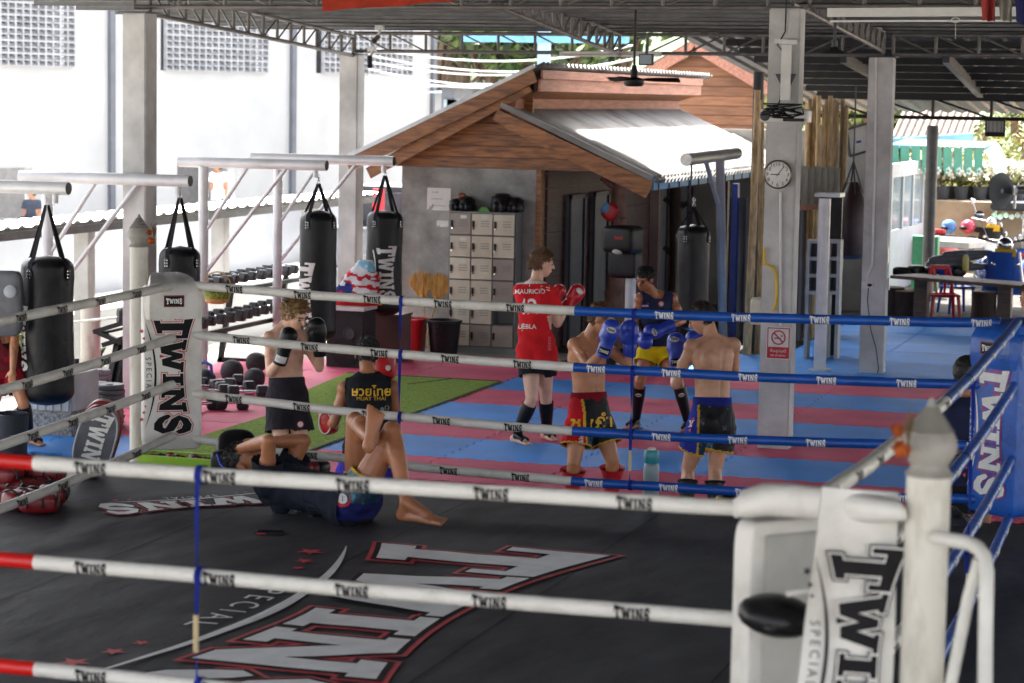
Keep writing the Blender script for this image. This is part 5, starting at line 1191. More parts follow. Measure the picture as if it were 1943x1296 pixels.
for (a, L, w, nm) in ((math.radians(180), .5, .007, 'hour_hand'), (math.radians(52), .75, .005, 'minute_hand')):
    d = V(math.cos(a), 0, math.sin(a)); b = MB(); b.bar(c+V(0, -.038, 0)-d*.02, c+V(0, -.038, 0)+d*r_*L, .003, w, d.cross(V(0, 1, 0))); b.build(nm, m_ink, t, 0)
# no smoking sign
a0, a1 = ypz(1455, 619), ypz(1499, 683); t = thing('no_smoking_sign', 'red and white no smoking sign on the column', 'sign', (a0.x, FY, a1.z)); cx = (a0.x+a1.x)/2; w = a1.x-a0.x; h = a0.z-a1.z; uu, vv = V(1, 0, 0), V(0, 0, 1)
def sh(poly, m, nm, off): b = MB(); b.keepn = True; b.sheet([(x*w, z*w) for x, z in poly], (cx, FY, (a0.z+a1.z)/2), uu, vv, off); b.build(nm, m, t, 0)
hr_ = h/w; b = MB(); b.bb((a0.x, FY-.004, a1.z), (a1.x, FY, a0.z)); b.build('plate', m_platic_w, t, 0)
sh([(-.46, -hr_/2+.04), (.46, -hr_/2+.04), (.46, -hr_*.12), (-.46, -hr_*.12)], m_inkr, 'red_field', .006)
for (x0, x1, z0, z1) in ((-.46, .46, hr_/2-.08, hr_/2-.04), (-.46, -.42, -hr_*.12, hr_/2-.04), (.42, .46, -hr_*.12, hr_/2-.04)): sh([(x0, z0), (x1, z0), (x1, z1), (x0, z1)], m_inkr, 'border', .006)
n = 36; zc = hr_*.17; ro, ri = .30, .245
b = MB(); b.keepn = True
def rp(a, r): return Vector((cx+math.cos(a)*r*w, FY-.007, (a0.z+a1.z)/2+(zc+math.sin(a)*r)*w))
for k in range(n): a, e = 2*math.pi*k/n, 2*math.pi*(k+1)/n; b.add([rp(a, ri), rp(a, ro), rp(e, ro), rp(e, ri)], [(0, 1, 2, 3)])
b.build('ban_ring', m_inkr, t, 0)
sh([(x*math.cos(-.78)-z*math.sin(-.78), zc+x*math.sin(-.78)+z*math.cos(-.78)) for x, z in ((-.25, -.03), (.25, -.03), (.25, .03), (-.25, .03))], m_inkr, 'ban_bar', .009)
sh([(-.17, zc-.05), (.1, zc-.05), (.1, zc-.01), (-.17, zc-.01)], m_ink, 'cigarette', .007); sh([(.12, zc+.02), (.2, zc+.06), (.14, zc+.13), (.09, zc+.1)], m_lkb, 'smoke', .007)
o = V(cx, FY-.009, (a0.z+a1.z)/2); b = MB(); b.keepn = True; text_to(b, 'ห้ามสูบบุหรี่', lambda x, y: o+V(x*.15*w, 0, (-hr_*.24+y*.17)*w)); stuff(b.build('thai_lettering', m_inkw, t, 0)); b = MB(); b.keepn = True; text_to(b, 'NO SMOKING', lambda x, y: o+V(x*.1*w, 0, (-hr_*.38+y*.1)*w)); stuff(b.build('lettering', m_inkw, t, 0))
# conduits and boxes
def pipe(name, pts, r, m, label, cat): b = MB(); b.tube(pts, r, 8); return tag(b.build(name, m), label, cat)
pipe('conduit', [ypz(1481, y, R1-.02) for y in (365, 480, 560, 618)], .013, m_platic_w, 'white conduit running down the clock column', 'conduit')
pipe('yellow_hose', [ypz(x, y, R1-.03) for x, y in ((1450, 470), (1450, 500), (1466, 507), (1473, 520), (1474, 560), (1472, 578), (1466, 590))], .014, mat('yellow_rubber', lin(220, 180, 40), .5), 'yellow hose looped on the clock column', 'hose')
q = ypz(1438, 590, R1+.12); b = MB(); rbox(b, q+V(-.0, 0, 0), (.13, .16, .26), Matrix.Identity(3), .3); tag(b.build('switch_box', mat('beige_box', lin(206, 200, 180), .5)), 'beige switch box on the side of the clock column', 'box')
t = thing('projector', 'white ceiling projector with black cables on the column', 'projector', ypz(1492, 220, R1-.2)); q = ypz(1492, 220, R1-.22); b = MB(); rbox(b, q, (pxr(92, q), .30, pxr(27, q)), rotz(.08), .22); b.build('housing', m_platic_w, t)
b = MB(); b.bb(ypz(1483, 85, R1-.06), ypz(1500, 190, R1-.03)); b.build('bracket', m_platic_w, t, 0); b = MB(); b.bar(ypz(1470, 78, R1-.06), ypz(1512, 80, R1-.06), .05, .04); b.build('bracket_top', m_platic_w, t, 0)
for s in (-1, 1): b = MB(); b.add([ypz(1491+s*10, 140, R1-.05), ypz(1491+s*20, 140, R1-.05), ypz(1491+s*8, 165, R1-.05)], [(0, 1, 2)]); b.build('bracket_wing', m_dsteel, t, 0)
rnd = random.Random(5)
for k in range(6):
    P = [q+V(rnd.uniform(-.2, .2), -.17+rnd.uniform(-.02, .02), rnd.uniform(-.02, .12)) for _ in range(6)]; b = MB(); b.tube(P, .008, 6); b.build('cable', m_black, t)
b = MB(); b.lathe([(.001, 0), (.045, 0), (.05, .012), (.04, .014)], q+V(-.17, -.152, 0), 20, (0, -1, 0)); b.build('lens', m_dsteel, t); b = MB(); b.bb(q+V(.0, -.158, -.05), q+V(.2, -.15, -.02)); b.build('port_panel', m_black, t, 0)
pipe('cable', [ypz(1492, -5, R1-.02), ypz(1490, 60, R1-.02), ypz(1475, 85, R1-.03), ypz(1487, 100, R1-.02), ypz(1480, 190, R1-.03), ypz(1470, 215, R1-.05)], .007, m_black, 'black cable hanging down to the projector', 'cable')
# socket on the other column
F2 = R2-.004
pipe('conduit', [yp(x, y, R2-.015) for x, y in ((1662, 110), (1660, 330), (1655, 500), (1647, 525), (1645, 535))], .014, m_platic_w, 'white conduit on the bare concrete column', 'conduit')
t = thing('wall_socket', 'white wall socket with plug on the bare concrete column', 'socket', yp(1648, 541, F2)); b = MB(); b.bb(yp(1635, 535, F2-.03), yp(1657, 548, F2)); b.build('box', m_platic_w, t, 0); b = MB(); b.ell(yp(1650, 541, F2-.04), (.03, .025, .02)); b.build('plug', m_black, t)
pipe('cable', [yp(x, y, R2-.04) for x, y in ((1648, 546), (1646, 570), (1652, 625), (1662, 660), (1667, 700), (1665, 708))], .006, m_black, 'thin black cable dangling from the wall socket', 'cable')
b = MB(); b.bb(yp(1681, 470, R2+.1), yp(1686, 500, R2+.16)); tag(b.build('switch_plate', m_metal, None, 0), 'narrow metal plate on the side of the bare column', 'plate')
b = MB(); b.bb(yp(1681, 528, R2+.1), yp(1688, 550, R2+.16)); tag(b.build('switch_plate', m_platic_w, None, 0), 'white switch plate low on the side of the bare column', 'plate')
# ceiling fan
hub = dp(1203, 152, 25.0); t = thing('ceiling_fan', 'black ceiling fan hanging under the roof', 'fan', hub); b = MB(); b.tube([hub+V(0, 0, .1), V(hub.x, hub.y, 4.36)], .014, 10); b.build('rod', m_black, t)
b = MB(); b.lathe([(.03, -.07), (.09, -.065), (.11, -.04), (.112, .0), (.09, .02), (.04, .03), (.034, .10), (.022, .16)], hub, 26); b.build('motor', m_black, t)
for k in range(3):
    a = .30+k*2*math.pi/3; d = V(math.cos(a), math.sin(a), 0); w = V(-d.y, d.x, .30); b = MB(); b.add([hub+d*.1-w*.02, hub+d*.1+w*.02, hub+d*.22+w*.055, hub+d*.48+w*.065, hub+d*.5-w*.06, hub+d*.22-w*.045], [(0, 1, 2, 3, 4, 5)]); b.add([p_+V(0, 0, .014) for p_ in [hub+d*.1-w*.02, hub+d*.1+w*.02, hub+d*.22+w*.055, hub+d*.48+w*.065, hub+d*.5-w*.06, hub+d*.22-w*.045]], [(0, 1, 2, 3, 4, 5)]); b.build('blade', m_black, t, 0)
# lamps and cameras
c = dp(1225, 113, 28.3); t = thing('flood_light', 'square flood light under the truss behind the fan', 'lamp', c); b = MB(); b.bb(c+V(-.09, 0, -.07), c+V(.09, .06, .07)); b.build('housing', m_dsteel, t, 0, .006); b = MB(); b.bb(c+V(-.075, -.006, -.055), c+V(.075, -.001, .055)); b.build('lens', m_glass, t, 0); b = MB(); b.bar(c+V(0, .04, .06), c+V(0, .04, .19), .03); b.build('bracket', m_dsteel, t, 0)
a, c = yp(1062, 103, R2), yp(1255, 103, R2); t = thing('tube_lamp', 'long fluorescent tube lamp under the truss', 'lamp', (a+c)/2); b = MB(); b.bar(a+V(0, 0, .02), c+V(0, 0, .02), .05, .03); b.build('batten', m_platic_w, t, 0); b = MB(); b.tube([a-V(0, 0, .015), c-V(0, 0, .015)], .014, 10); b.build('tube', m_platic_w, t)
def cctv(x, y, D, d, label, col):
    c = dp(x, y, D); t = thing('security_camera', label, 'camera', c); d = Vector(d).normalized(); b = MB(); b.tube([c-d*.1, c+d*.1], .036, 16); b.build('body', col, t); b = MB(); b.lathe([(.001, 0), (.03, 0), (.031, .006)], c+d*.1, 16, d); b.build('lens', m_black, t); b = MB(); b.bar(c-d*.06, c-d*.06+V(.02, .05, .12), .03); b.build('bracket', m_platic_w, t, 0); b = MB(); b.bb(c-d*.06+V(-.05, .03, .1), c-d*.06+V(.06, .09, .16)); b.build('junction_box', m_platic_w, t, 0)
cctv(702, 117, 29.8, (.25, -.6, -.45), 'black security camera beside the pale column top', m_dsteel)
cctv(714, 74, 29.4, (.1, -.8, -.2), 'brownish security camera on the roof truss', mat('taupe_plastic', lin(120, 106, 94), .5))
c = dp(1583, 98, 24.0); t = thing('pendant_lamp', 'dark dish pendant lamp near the clock column', 'lamp', c); b = MB(); b.lathe([(.16, -.02), (.155, -.012), (.06, .02), (.03, .05), (.03, .12)], c, 26, None, False); b.build('shade', m_dsteel, t); b = MB(); b.tube([c+V(0, 0, .1), c+V(0, 0, .3), c+V(0, .05, .55)], .016, 8); b.build('stem', m_dsteel, t)
c = dp(1888, 243, 35.2); t = thing('led_flood_light', 'black framed LED flood light under the yard truss', 'lamp', c); b = MB(); b.bb(c+V(-.15, 0, -.13), c+V(.15, .06, .13)); b.build('frame', m_black, t, 0); b = MB(); b.bb(c+V(-.125, -.008, -.06), c+V(.125, -.001, .105)); b.build('panel', mat('led_panel', lin(176, 172, 160), .4), t, 0)
for k in range(4): b = MB(); b.bb(c+V(-.125+.0625*(k+.5)-.004, -.012, -.06), c+V(-.125+.0625*(k+.5)+.004, -.008, .105)); b.build('divider', m_dsteel, t, 0)
# rolled projector screen and flags near the top
a, c = dp(1572, 24, 20.2), dp(1950, 22, 19.4); t = thing('projector_screen', 'white rolled-up projector screen casing under the roof', 'screen', (a+c)/2); b = MB(); b.bar(a, c, .07, .075); b.build('casing', m_platic_w, t, 0); b = MB(); b.bar(a+V(.02, 0, -.075), c+V(0, 0, -.075), .03, .016); b.build('bottom_bar', m_platic_w, t, 0)
q = dp(1813, 38, 19.6); b = MB(); b.tube([q+RT*(.035*math.cos(k*.52))+UP*(.02*math.sin(k*.52)) for k in range(12)], .005, 6, closed=True); b.build('pull_ring', m_platic_w, t); b = MB(); b.tube([q-UP*.02, q-UP*.16], .003, 5); b.build('pull_cord', m_platic_w, t)
def flag(P, D, m, label, name='hanging_flag', seed=0):
    A = [dp(x, y, D) for x, y in P]; b = MB(); b.grid(lambda u, v: (A[0].lerp(A[1], u)).lerp(A[3].lerp(A[2], u), v)+FW*(.03*math.sin(u*11+seed+v*2)+.02*math.sin(u*5+v*4)), 24, 12); tag(b.build(name, m), label, 'flag')
flag([(606, -60), (905, -60), (860, 2), (612, 22)], 19.5, fabric('rust_red_cloth', lin(176, 62, 44)), 'rust red cloth banner hanging from the roof', 'cloth_banner')
flag([(1861, -60), (1892, -60), (1890, 40), (1864, 40)], 18.0, fabric('flag_red', lin(150, 56, 50)), 'red hanging flag beside the projector screen', seed=1); flag([(1893, -60), (1925, -60), (1922, 40), (1896, 39)], 18.0, fabric('flag_cream', lin(150, 146, 136)), 'cream hanging flag between a red and a blue flag', seed=2); flag([(1925, -60), (1990, -60), (1985, 60), (1926, 42)], 18.0, fabric('flag_blue', lin(52, 54, 100)), 'dark blue hanging flag at the roof edge', seed=3)

# ---- bamboo, boards, whiteboard behind the clock column
rnd = random.Random(11)
def bamboo(p0, p1, r, label):
    p0, p1 = Vector(p0), Vector(p1); n = 9; pts = []; rs = []
    for k in range(n*2+1):
        f = k/(n*2); pts.append(p0.lerp(p1, f)+V(.015*math.sin(f*3), 0, 0)); rs.append(r*(1-.3*f)*(1.1 if k % 2 == 0 else 1))
    b = MB(); b.tube(pts, rs, 10); tag(b.build('bamboo_pole', m_bamboo), label, 'pole', 'leaning bamboo poles')
g = gp(1424, 672); bamboo((g.x, g.y-.25, .0), dp(1437, 170, 29.9), .055, 'long bamboo pole leaning beside the black steel post'); bamboo(gp(1437, 672), dp(1446, 190, 30.3), .035, 'thin brown pole leaning beside the long bamboo')
for k in range(16):
    x = 1528+k*4.8+rnd.uniform(-2, 2); D = 33+rnd.uniform(0, .5); top = dp(x+rnd.uniform(-3, 8), 180+rnd.uniform(0, 30), D); bt = dp(x-2, 330, D-.1); bt.z = 0; bamboo(bt, top, .042, 'dry bamboo pole in the bundle behind the clock column')
t = thing('plank_screen', 'grey weathered plank panel behind the clock column', 'panel', dp(1550, 380, 32))
for k in range(6): a = dp(1521+k*12, 315, 32); c = dp(1531+k*12, 390-k*.8, 32); b = MB(); b.bb((a.x, a.y, c.z), (c.x, a.y+.03, a.z-(.02*(k % 2)))); b.build('plank', mat('grey_plank', lin(150, 146, 132), .8, 0, .2, 3, .2, 20, stretch=(4, 4, 1)), t, 0)
b = MB(); a, c = dp(1515, 395, 31.95), dp(1600, 388, 31.95); b.bar(a, c, .04, .07); b.build('sill', m_wood_p, t, 0)
c0, c1, c2, c3 = dp(1606, 246, 34), dp(1646, 234, 34), dp(1649, 286, 34), dp(1612, 297, 34); t = thing('white_board', 'small tilted white board hanging behind the socket column', 'board', c0); b = MB(); b.add([c0, c1, c2, c3, c0+FW*.03, c1+FW*.03, c2+FW*.03, c3+FW*.03], [(0, 1, 2, 3), (4, 7, 6, 5), (0, 4, 5, 1), (1, 5, 6, 2), (2, 6, 7, 3), (3, 7, 4, 0)]); b.build('panel', m_platic_w, t, 0)
for a, c in ((c0, c1), (c1, c2), (c2, c3), (c3, c0)): b = MB(); b.bar(a-FW*.01, c-FW*.01, .03, .03); b.build('frame', m_dsteel, t, 0)
b = MB(); b.bar(dp(1625, 270, 33.95), dp(1634, 268, 33.95), .01, .03); b.build('scribble', m_inkb, t, 0)
# cell frame station behind the silver post
for (x0, x1, l_) in ((1531, 1556, 'grey steel cell frame beside the silver post, clock side'), (1570, 1592, 'grey steel cell frame beside the silver post, socket column side')):
    D = 30.2; t = thing('cell_frame', l_, 'frame', dp(x0, 560, D)); a, c = dp(x0, 455, D), dp(x1, 553, D); w = c.x-a.x; m_cf = mat('pale_grey_paint', lin(168, 168, 166), .5)
    for xx in (a.x, c.x-.045): b = MB(); b.bb((xx, a.y, 0.024), (xx+.045, a.y+.2, a.z)); b.build('side', m_cf, t, 0)
    for k in range(4): zz = a.z+(c.z-a.z)*k/3; b = MB(); b.bb((a.x+.045, a.y+.005, zz-.045), (c.x-.045, a.y+.195, zz)); b.build('rail', m_cf, t, 0)
    for k in range(3): zz = a.z+(c.z-a.z)*(k+.5)/3; b = MB(); b.bb((a.x+.045, a.y+.15, zz-.16), (c.x-.045, a.y+.17, zz+.1)); b.build('dark_infill', m_dsteel, t, 0)
a = dp(1556, 372, 30.6); t = thing('black_screen', 'dark upright panel with grey top behind the silver post', 'panel', a); c = dp(1592, 545, 30.6); b = MB(); b.bb((a.x, a.y, 0.024), (c.x, a.y+.06, a.z)); b.build('panel', m_black, t, 0); b = MB(); b.bb((a.x-.02, a.y-.3, a.z), (c.x+.02, a.y+.08, a.z+.05)); b.build('top', m_pipe, t, 0)
# porch-side cage: corrugated sheet and blue post
q = gp(1352, 655); b = MB(); b.bb((q.x-.0, q.y+1.0, 0), (q.x+.08, q.y+1.12, 2.2)); tag(b.build('blue_post', mat('royal_blue_paint', lin(30, 62, 150), .45), None, 0), 'royal blue post behind the porch bag stand', 'post')
b = MB(); b.keepn = True; q = dp(1380, 500, 33); corr(b, (dp(1382, 500, 33).x, q.y, 0), (1, 0, 0), (0, 0, 1), 1.1, 2.0, .11, .02, 1); tag(b.build('sheet_fence', m_roofs), 'grey corrugated sheet fence between the porch and the bamboo', 'fence')

# ---- yard: tables, chairs, stools
m_plr = mat('red_chair_plastic', lin(196, 16, 26), .35, 0, .08, 6); m_plb = mat('blue_chair_plastic', lin(30, 60, 165), .35, 0, .08, 6)
def chair(p, rz, m, label):
    t = thing('plastic_chair', label, 'chair', p, 'plastic chairs at the wooden table'); R = rotz(rz); p = Vector(p); L = lambda x, y, z: p+R @ Vector((x, y, z))
    b = MB(); b.grid(lambda u, v: L(-.21+.42*u, -.2+.4*v, .44-.02*math.sin(u*3.14)*math.sin(v*3.14)), 8, 8); b.grid(lambda u, v: L(-.21+.42*u, -.2+.4*v, .42-.02*math.sin(u*3.14)), 4, 4); b.tube([L(-.21, -.2, .43), L(.21, -.2, .43), L(.21, .2, .43), L(-.21, .2, .43)], .018, 6, closed=True); b.build('seat', m, t)
    for (x, y) in ((-.19, -.18), (.19, -.18), (-.19, .18), (.19, .18)): b = MB(); b.loft([(L(x, y, .43), R @ V(1, 0, 0), R @ V(0, 1, 0), .03, .025), (L(x*1.22, y*1.25, .0), R @ V(1, 0, 0), R @ V(0, 1, 0), .022, .018)], 8); b.build('leg', m, t)
    for s in (-1, 1): b = MB(); b.loft([(L(s*.19, .19, .42), R @ V(1, 0, 0), R @ V(0, 1, 0), .028, .016), (L(s*.17, .26, .70), R @ V(1, 0, 0), R @ V(0, 1, 0), .028, .014), (L(s*.13, .29, .84), R @ V(1, 0, 0), R @ V(0, 1, 0), .03, .014)], 8); b.build('back_post', m, t)
    for s in (-.5, .5): b = MB(); b.bar(L(s*.12, .2, .44), L(s*.2, .285, .82), .04, .012); b.build('back_slat', m, t, 0)
    b = MB(); b.bar(L(-.15, .29, .84), L(.15, .29, .84), .03, .07); b.build('top_rail', m, t, 0); return t
g = gp(1788, 612); chair((g.x, g.y, .0), .35, m_plr, 'red plastic chair at the wooden table'); g = gp(1812, 600); chair((g.x-.05, g.y+.6, .0), .55, m_plb, 'blue plastic chair behind the red chair')
def slab(x0, y0, x1, y1, zz, th, m, label, leg, name='wooden_table', yw=.55, D=None):
    a, c = gp(x0, y0, zz), gp(x1, y1, zz); t = thing(name, label, 'table', ((a.x+c.x)/2, a.y, 0)); d = (c-a); b = MB(); n = V(-d.y, d.x, 0).normalized()*yw; b.add([a, c, c+n, a+n, a-V(0, 0, th), c-V(0, 0, th), c+n-V(0, 0, th), a+n-V(0, 0, th)], [(0, 1, 2, 3), (4, 7, 6, 5), (0, 4, 5, 1), (1, 5, 6, 2), (2, 6, 7, 3), (3, 7, 4, 0)]); b.build('top', m, t, 0, .012)
    for f in leg: q = a.lerp(c, f)+n*.5; b = MB(); b.bb((q.x-.1, q.y-.15, 0), (q.x+.1, q.y+.15, zz-th)); b.build('leg', m, t, 0)
    return t, a, c, n
tb, ta, tc, tn = slab(1688, 522, 2010, 548, .74, .05, m_wood_t, 'long weathered wooden slab table by the red chair', (.12, .62, .95), yw=.7)
for (x, y, h, r, l_) in ((1722, 608, .46, .24, 'wide dark log stool beside the bare column'), (1866, 604, .42, .2, 'dark log stool beside the blue scooter'), (1690, 606, .5, .2, 'dark log stool half behind the bare column')):
    q = gp(x, y); t = thing('log_stool', l_, 'stool', q, 'log stools'); b = MB(); b.lathe([(r*1.04, 0), (r, .05), (r*.98, h*.5), (r, h)], (q.x, q.y, 0), 22); b.build('log', m_log, t); b = MB(); b.lathe([(r*.97, 0), (r*.95, .012), (.001, .013)], (q.x, q.y, h), 22); b.build('cut_face', mat('cut_wood', lin(112, 92, 74), .8), t)
# gear heaped on the table
rnd = random.Random(2); base = ta.lerp(tc, .2)+tn*.5
for k, (x, y, L, a, r, m) in enumerate(((1800, 503, .75, .08, .10, m_leath_g), (1815, 490, .9, .16, .085, m_leath_g), (1835, 482, .8, .1, .075, m_leath_g), (1845, 506, .6, .0, .07, m_leath_g))):
    q = dp(x, y, 37.0); d = (RT*math.cos(a)+V(0, 0, math.sin(a)*.6)).normalized(); b = MB(); b.loft([(q+d*(f-.5)*L, V(0, 0, 1), FW, r*s, r*s*.8) for f, s in ((0, .5), (.06, .8), (.3, 1), (.6, .85), (.9, .62), (1, .4))], 14); tag(b.build('shin_guard', m), 'grey padded shin guard in the heap on the wooden table', 'shin guard', 'shin guards on the table')
for k in range(5):
    q = dp(1712+k*26, 515-3*(k % 2), 36.9); b = MB(); rbox(b, q, (.3, .2, .16), rotz(k), .6); tag(b.build('black_glove', m_leath_k if k != 3 else m_leath_b), ['black padded glove in the heap on the wooden table', 'dark blue padded glove in the heap on the wooden table'][k == 3], 'glove', 'gloves on the table')
q = dp(1832, 512, 36.8); t = thing('juice_bottle', 'plastic bottle of yellow drink on the wooden table', 'bottle', q); q.z = .745; b = MB(); b.lathe([(.045, 0), (.05, .01), (.05, .2), (.02, .26)], q, 16); b.build('liquid', mat('yellow_drink', lin(206, 196, 110), .3), t); b = MB(); b.lathe([(.02, .26), (.02, .3)], q, 12); b.build('cap', m_inkb, t)
q = dp(1755, 470, 40.5); b = MB(); b.bb((q.x-.22, q.y, .1), (q.x+.22, q.y+.3, q.z+.2)); tag(b.build('green_crate', mat('green_plastic', lin(70, 150, 110), .5), None, 0), 'green plastic crate behind the wooden table', 'crate')
t2, a2, c2, n2 = slab(1712, 452, 1838, 460, .85, .12, mat('pale_terrazzo', lin(196, 190, 184), .5, 0, .1, 8), 'pale stone table with helmets behind the wooden table', (.1, .9), 'stone_table', 1.3)
def helmet(p, r, m, label): t = thing('motorbike_helmet', label, 'helmet', p); b = MB(); b.ell(Vector(p)+V(0, 0, r*.7), (r, r*1.15, r*.95), None, 18, 12); b.build('shell', m, t); b = MB(); b.ell(Vector(p)+V(-.3*r, -.6*r, r*.55), (r*.75, r*.62, r*.36), None, 14, 8); b.build('visor', m_black, t)
for (x, m, l_) in ((1800, mat('blue_helmet', lin(60, 120, 190), .3, coat=.5), 'blue helmet on the pale stone table'), (1836, mat('red_helmet', lin(190, 50, 80), .3, coat=.5), 'red helmet at the end of the stone table')):
    q = gp(x, 440, .85); helmet((q.x, q.y, .85), .15, m, l_)
q = gp(1780, 446, .85); b = MB(); rbox(b, q+V(0, 0, .06), (.28, .2, .12), rotz(.4), .6); tag(b.build('red_pouch', m_leath_r), 'small red bag on the stone table', 'bag')
# white window kiosk
kx0, kx1 = dp(1690, 420, 41), dp(1752, 420, 44.5); t = thing('white_kiosk', 'white timber kiosk with window openings beside the bare column', 'kiosk', (kx0.x, kx0.y, 0)); d = (kx1-kx0); d.z = 0; L = d.length; d.normalize(); m_kw = mat('white_timber', lin(176, 178, 180), .6, 0, .06, 5)
def kb(u0, u1, z0, z1, th=.08, m=m_kw, nm='panel', off=0): b = MB(); nn = V(-d.y, d.x, 0); P = [kx0+d*u+nn*(o+off)+V(0, 0, z-kx0.z) for u in (u0, u1) for o in (0, th) for z in (z0, z1)]; b.add(P, [(0, 1, 3, 2), (4, 6, 7, 5), (0, 4, 5, 1), (2, 3, 7, 6), (0, 2, 6, 4), (1, 5, 7, 3)]); return b.build(nm, m, t, 0)
kb(0, L, 0, 1.1); kb(0, L, 2.05, 2.3); [kb(L*f-.06, L*f+.06, 1.1, 2.05, .1, m_kw, 'mullion') for f in (.02, .35, .66, .98)]; [kb(L*f, L*(f+.3), 1.11, 2.04, .02, m_glass, 'pane', .04) for f in (.03, .36, .67)]
# green awning with flower cut-outs, blue beam
t = thing('green_awning', 'green fringed awning over the flower bench', 'awning', dp(1790, 300, 44)); m_aw = mat('green_awning_sheet', lin(28, 120, 96), .5, 0, .12, 4); m_awl = mat('mint_awning_sheet', lin(140, 205, 196), .5, 0, .1, 4)
A = [dp(1688, 276, 43), dp(1868, 282, 45), dp(1688, 322, 43), dp(1868, 326, 45)]; n = 9
for k in range(n):
    f0, f1 = k/n, (k+1)/n-.02; b = MB(); pts = [A[0].lerp(A[1], f0), A[0].lerp(A[1], f1)]; lo = [A[2].lerp(A[3], f0), A[2].lerp(A[3], f1)]
    md = (lo[0]+lo[1])/2-V(0, 0, .1); b.add([pts[0], pts[1], lo[1], md, lo[0]]+[q+FW*.03 for q in (pts[0], pts[1], lo[1], md, lo[0])], [(0, 1, 2, 3, 4), (9, 8, 7, 6, 5)]); b.build('valance_panel', m_aw, t, 0)
    b = MB(); q = (lo[0]+lo[1])/2-FW*.02; [b.ell(q+(RT*math.cos(j*1.256)+UP*math.sin(j*1.256))*.05, (.028, .012, .028), None, 8, 5) for j in range(5)]; stuff(b.build('flower_motif', m_inkw, t))
b = MB(); b.grid(lambda u, v: (A[0].lerp(A[1], u*1.0)+V(0, 0, .02)).lerp((A[0].lerp(A[1], u)+V(0, 2.2, .1)), v), 8, 4); b.build('top_sheet', m_aw, t)
b = MB(); b.grid(lambda u, v: dp(1862+28*u, 286+u*u*48, 45)+V(0, 2.2*v, .15*v), 10, 4); b.build('curved_end', m_awl, t)
b = MB(); b.bar(dp(1690, 272, 46), dp(1842, 262, 48), .12, .2); tag(b.build('blue_eave_beam', m_lblue, None, 0), 'light blue eave beam above the green awning', 'beam')
b = MB(); b.keepn = True; corr(b, dp(1690, 262, 46), (dp(1842, 254, 48)-dp(1690, 262, 46)), V(0, 1, .35), (dp(1842, 254, 48)-dp(1690, 262, 46)).length, 4, .25, .04, 2); tag(b.build('far_tiled_roof', mat('brown_tiles', lin(120, 108, 98), .8, 0, .3, 6, .4, 10)), 'brown tiled roof behind the blue eave beam', 'roof')
# ---- plants
def plant(p, h, w, n, seed, label, mats, pot=True, name='potted_plant', fl=None, grp='flowering pot plants'):
    r = random.Random(seed); t = thing(name, label, 'plant', p, grp); p = Vector(p); z0 = .25 if pot else 0
    if pot: b = MB(); b.lathe([(.11, 0), (.15, .26), (.14, .27)], p, 14); b.build('pot', mat('dark_pot', lin(70, 72, 80), .6), t)
    b = MB(); [b.tube([p+V(0, 0, z0), p+V(r.uniform(-w, w)*.6, r.uniform(-w, w)*.6, h*r.uniform(.5, .9))], [.012, .004], 4) for _ in range(7)]; b.build('stem', m_bark, t)
    lf = MB(); [leafcloud(lf, p+V(r.uniform(-w, w)*.6, r.uniform(-w, w)*.5, z0+(h-z0)*r.uniform(.25, .9)), (w*.4, w*.4, h*.17), n//9, .075, r) for _ in range(9)]; stuff(lf.build('foliage', mats, t, 0))
    if fl:
        b = MB()
        for _ in range(60): q = p+V(r.gauss(0, w*.5), r.gauss(0, w*.45)-.08, z0+(h-z0)*r.uniform(.35, 1.05)); e = Vector((r.gauss(0, 1), r.gauss(0, 1), r.gauss(0, 1))).normalized(); g_ = e.orthogonal().normalized(); [b.add([q, q+(g_*math.cos(j*1.57)+e.cross(g_)*math.sin(j*1.57))*.07+e.cross(g_)*.02, q+(g_*math.cos(j*1.57+.7)+e.cross(g_)*math.sin(j*1.57+.7))*.075], [(0, 1, 2)]) for j in range(4)]
        stuff(b.build('blossoms', fl, t, 0))
m_bl = mat('white_petals', lin(235, 230, 215), .6, 0, .05, 10)
sb = dp(1850, 380, 47); b = MB(); b.bb((dp(1740, 380, 47).x-1, sb.y-.3, -.3), (dp(2000, 380, 47).x+1, sb.y+3, sb.z-.02)); tag(b.build('sand_bank', m_sand, None, 0), 'low sandy bank under the potted flowers', 'bank')
for k in range(12):
    x = 1748+k*18; q = dp(x, 380, 47.3+.4*(k % 2)); plant((q.x, q.y+.3, sb.z-.02), .78, .34, 270, 60+k, 'white flowering pot plant on the sandy bank', m_lfy, True, 'potted_plant', m_bl)
for k, (x, D, h, w, l_) in enumerate(((1880, 52, 2.6, 1.0, 'leafy shrub behind the flower bench'), (1925, 54, 3.0, 1.2, 'tall yellow green shrub behind the flowers'), (1840, 56, 2.2, .9, 'low shrub behind the green awning'), (1700, 50, 1.7, .8, 'green shrub seen through the kiosk windows'))):
    q = dp(x, 330, D); plant((q.x, q.y, -.3), h, w, 1500, 90+k, l_, m_lfy, False, 'garden_shrub', None, 'garden shrubs')
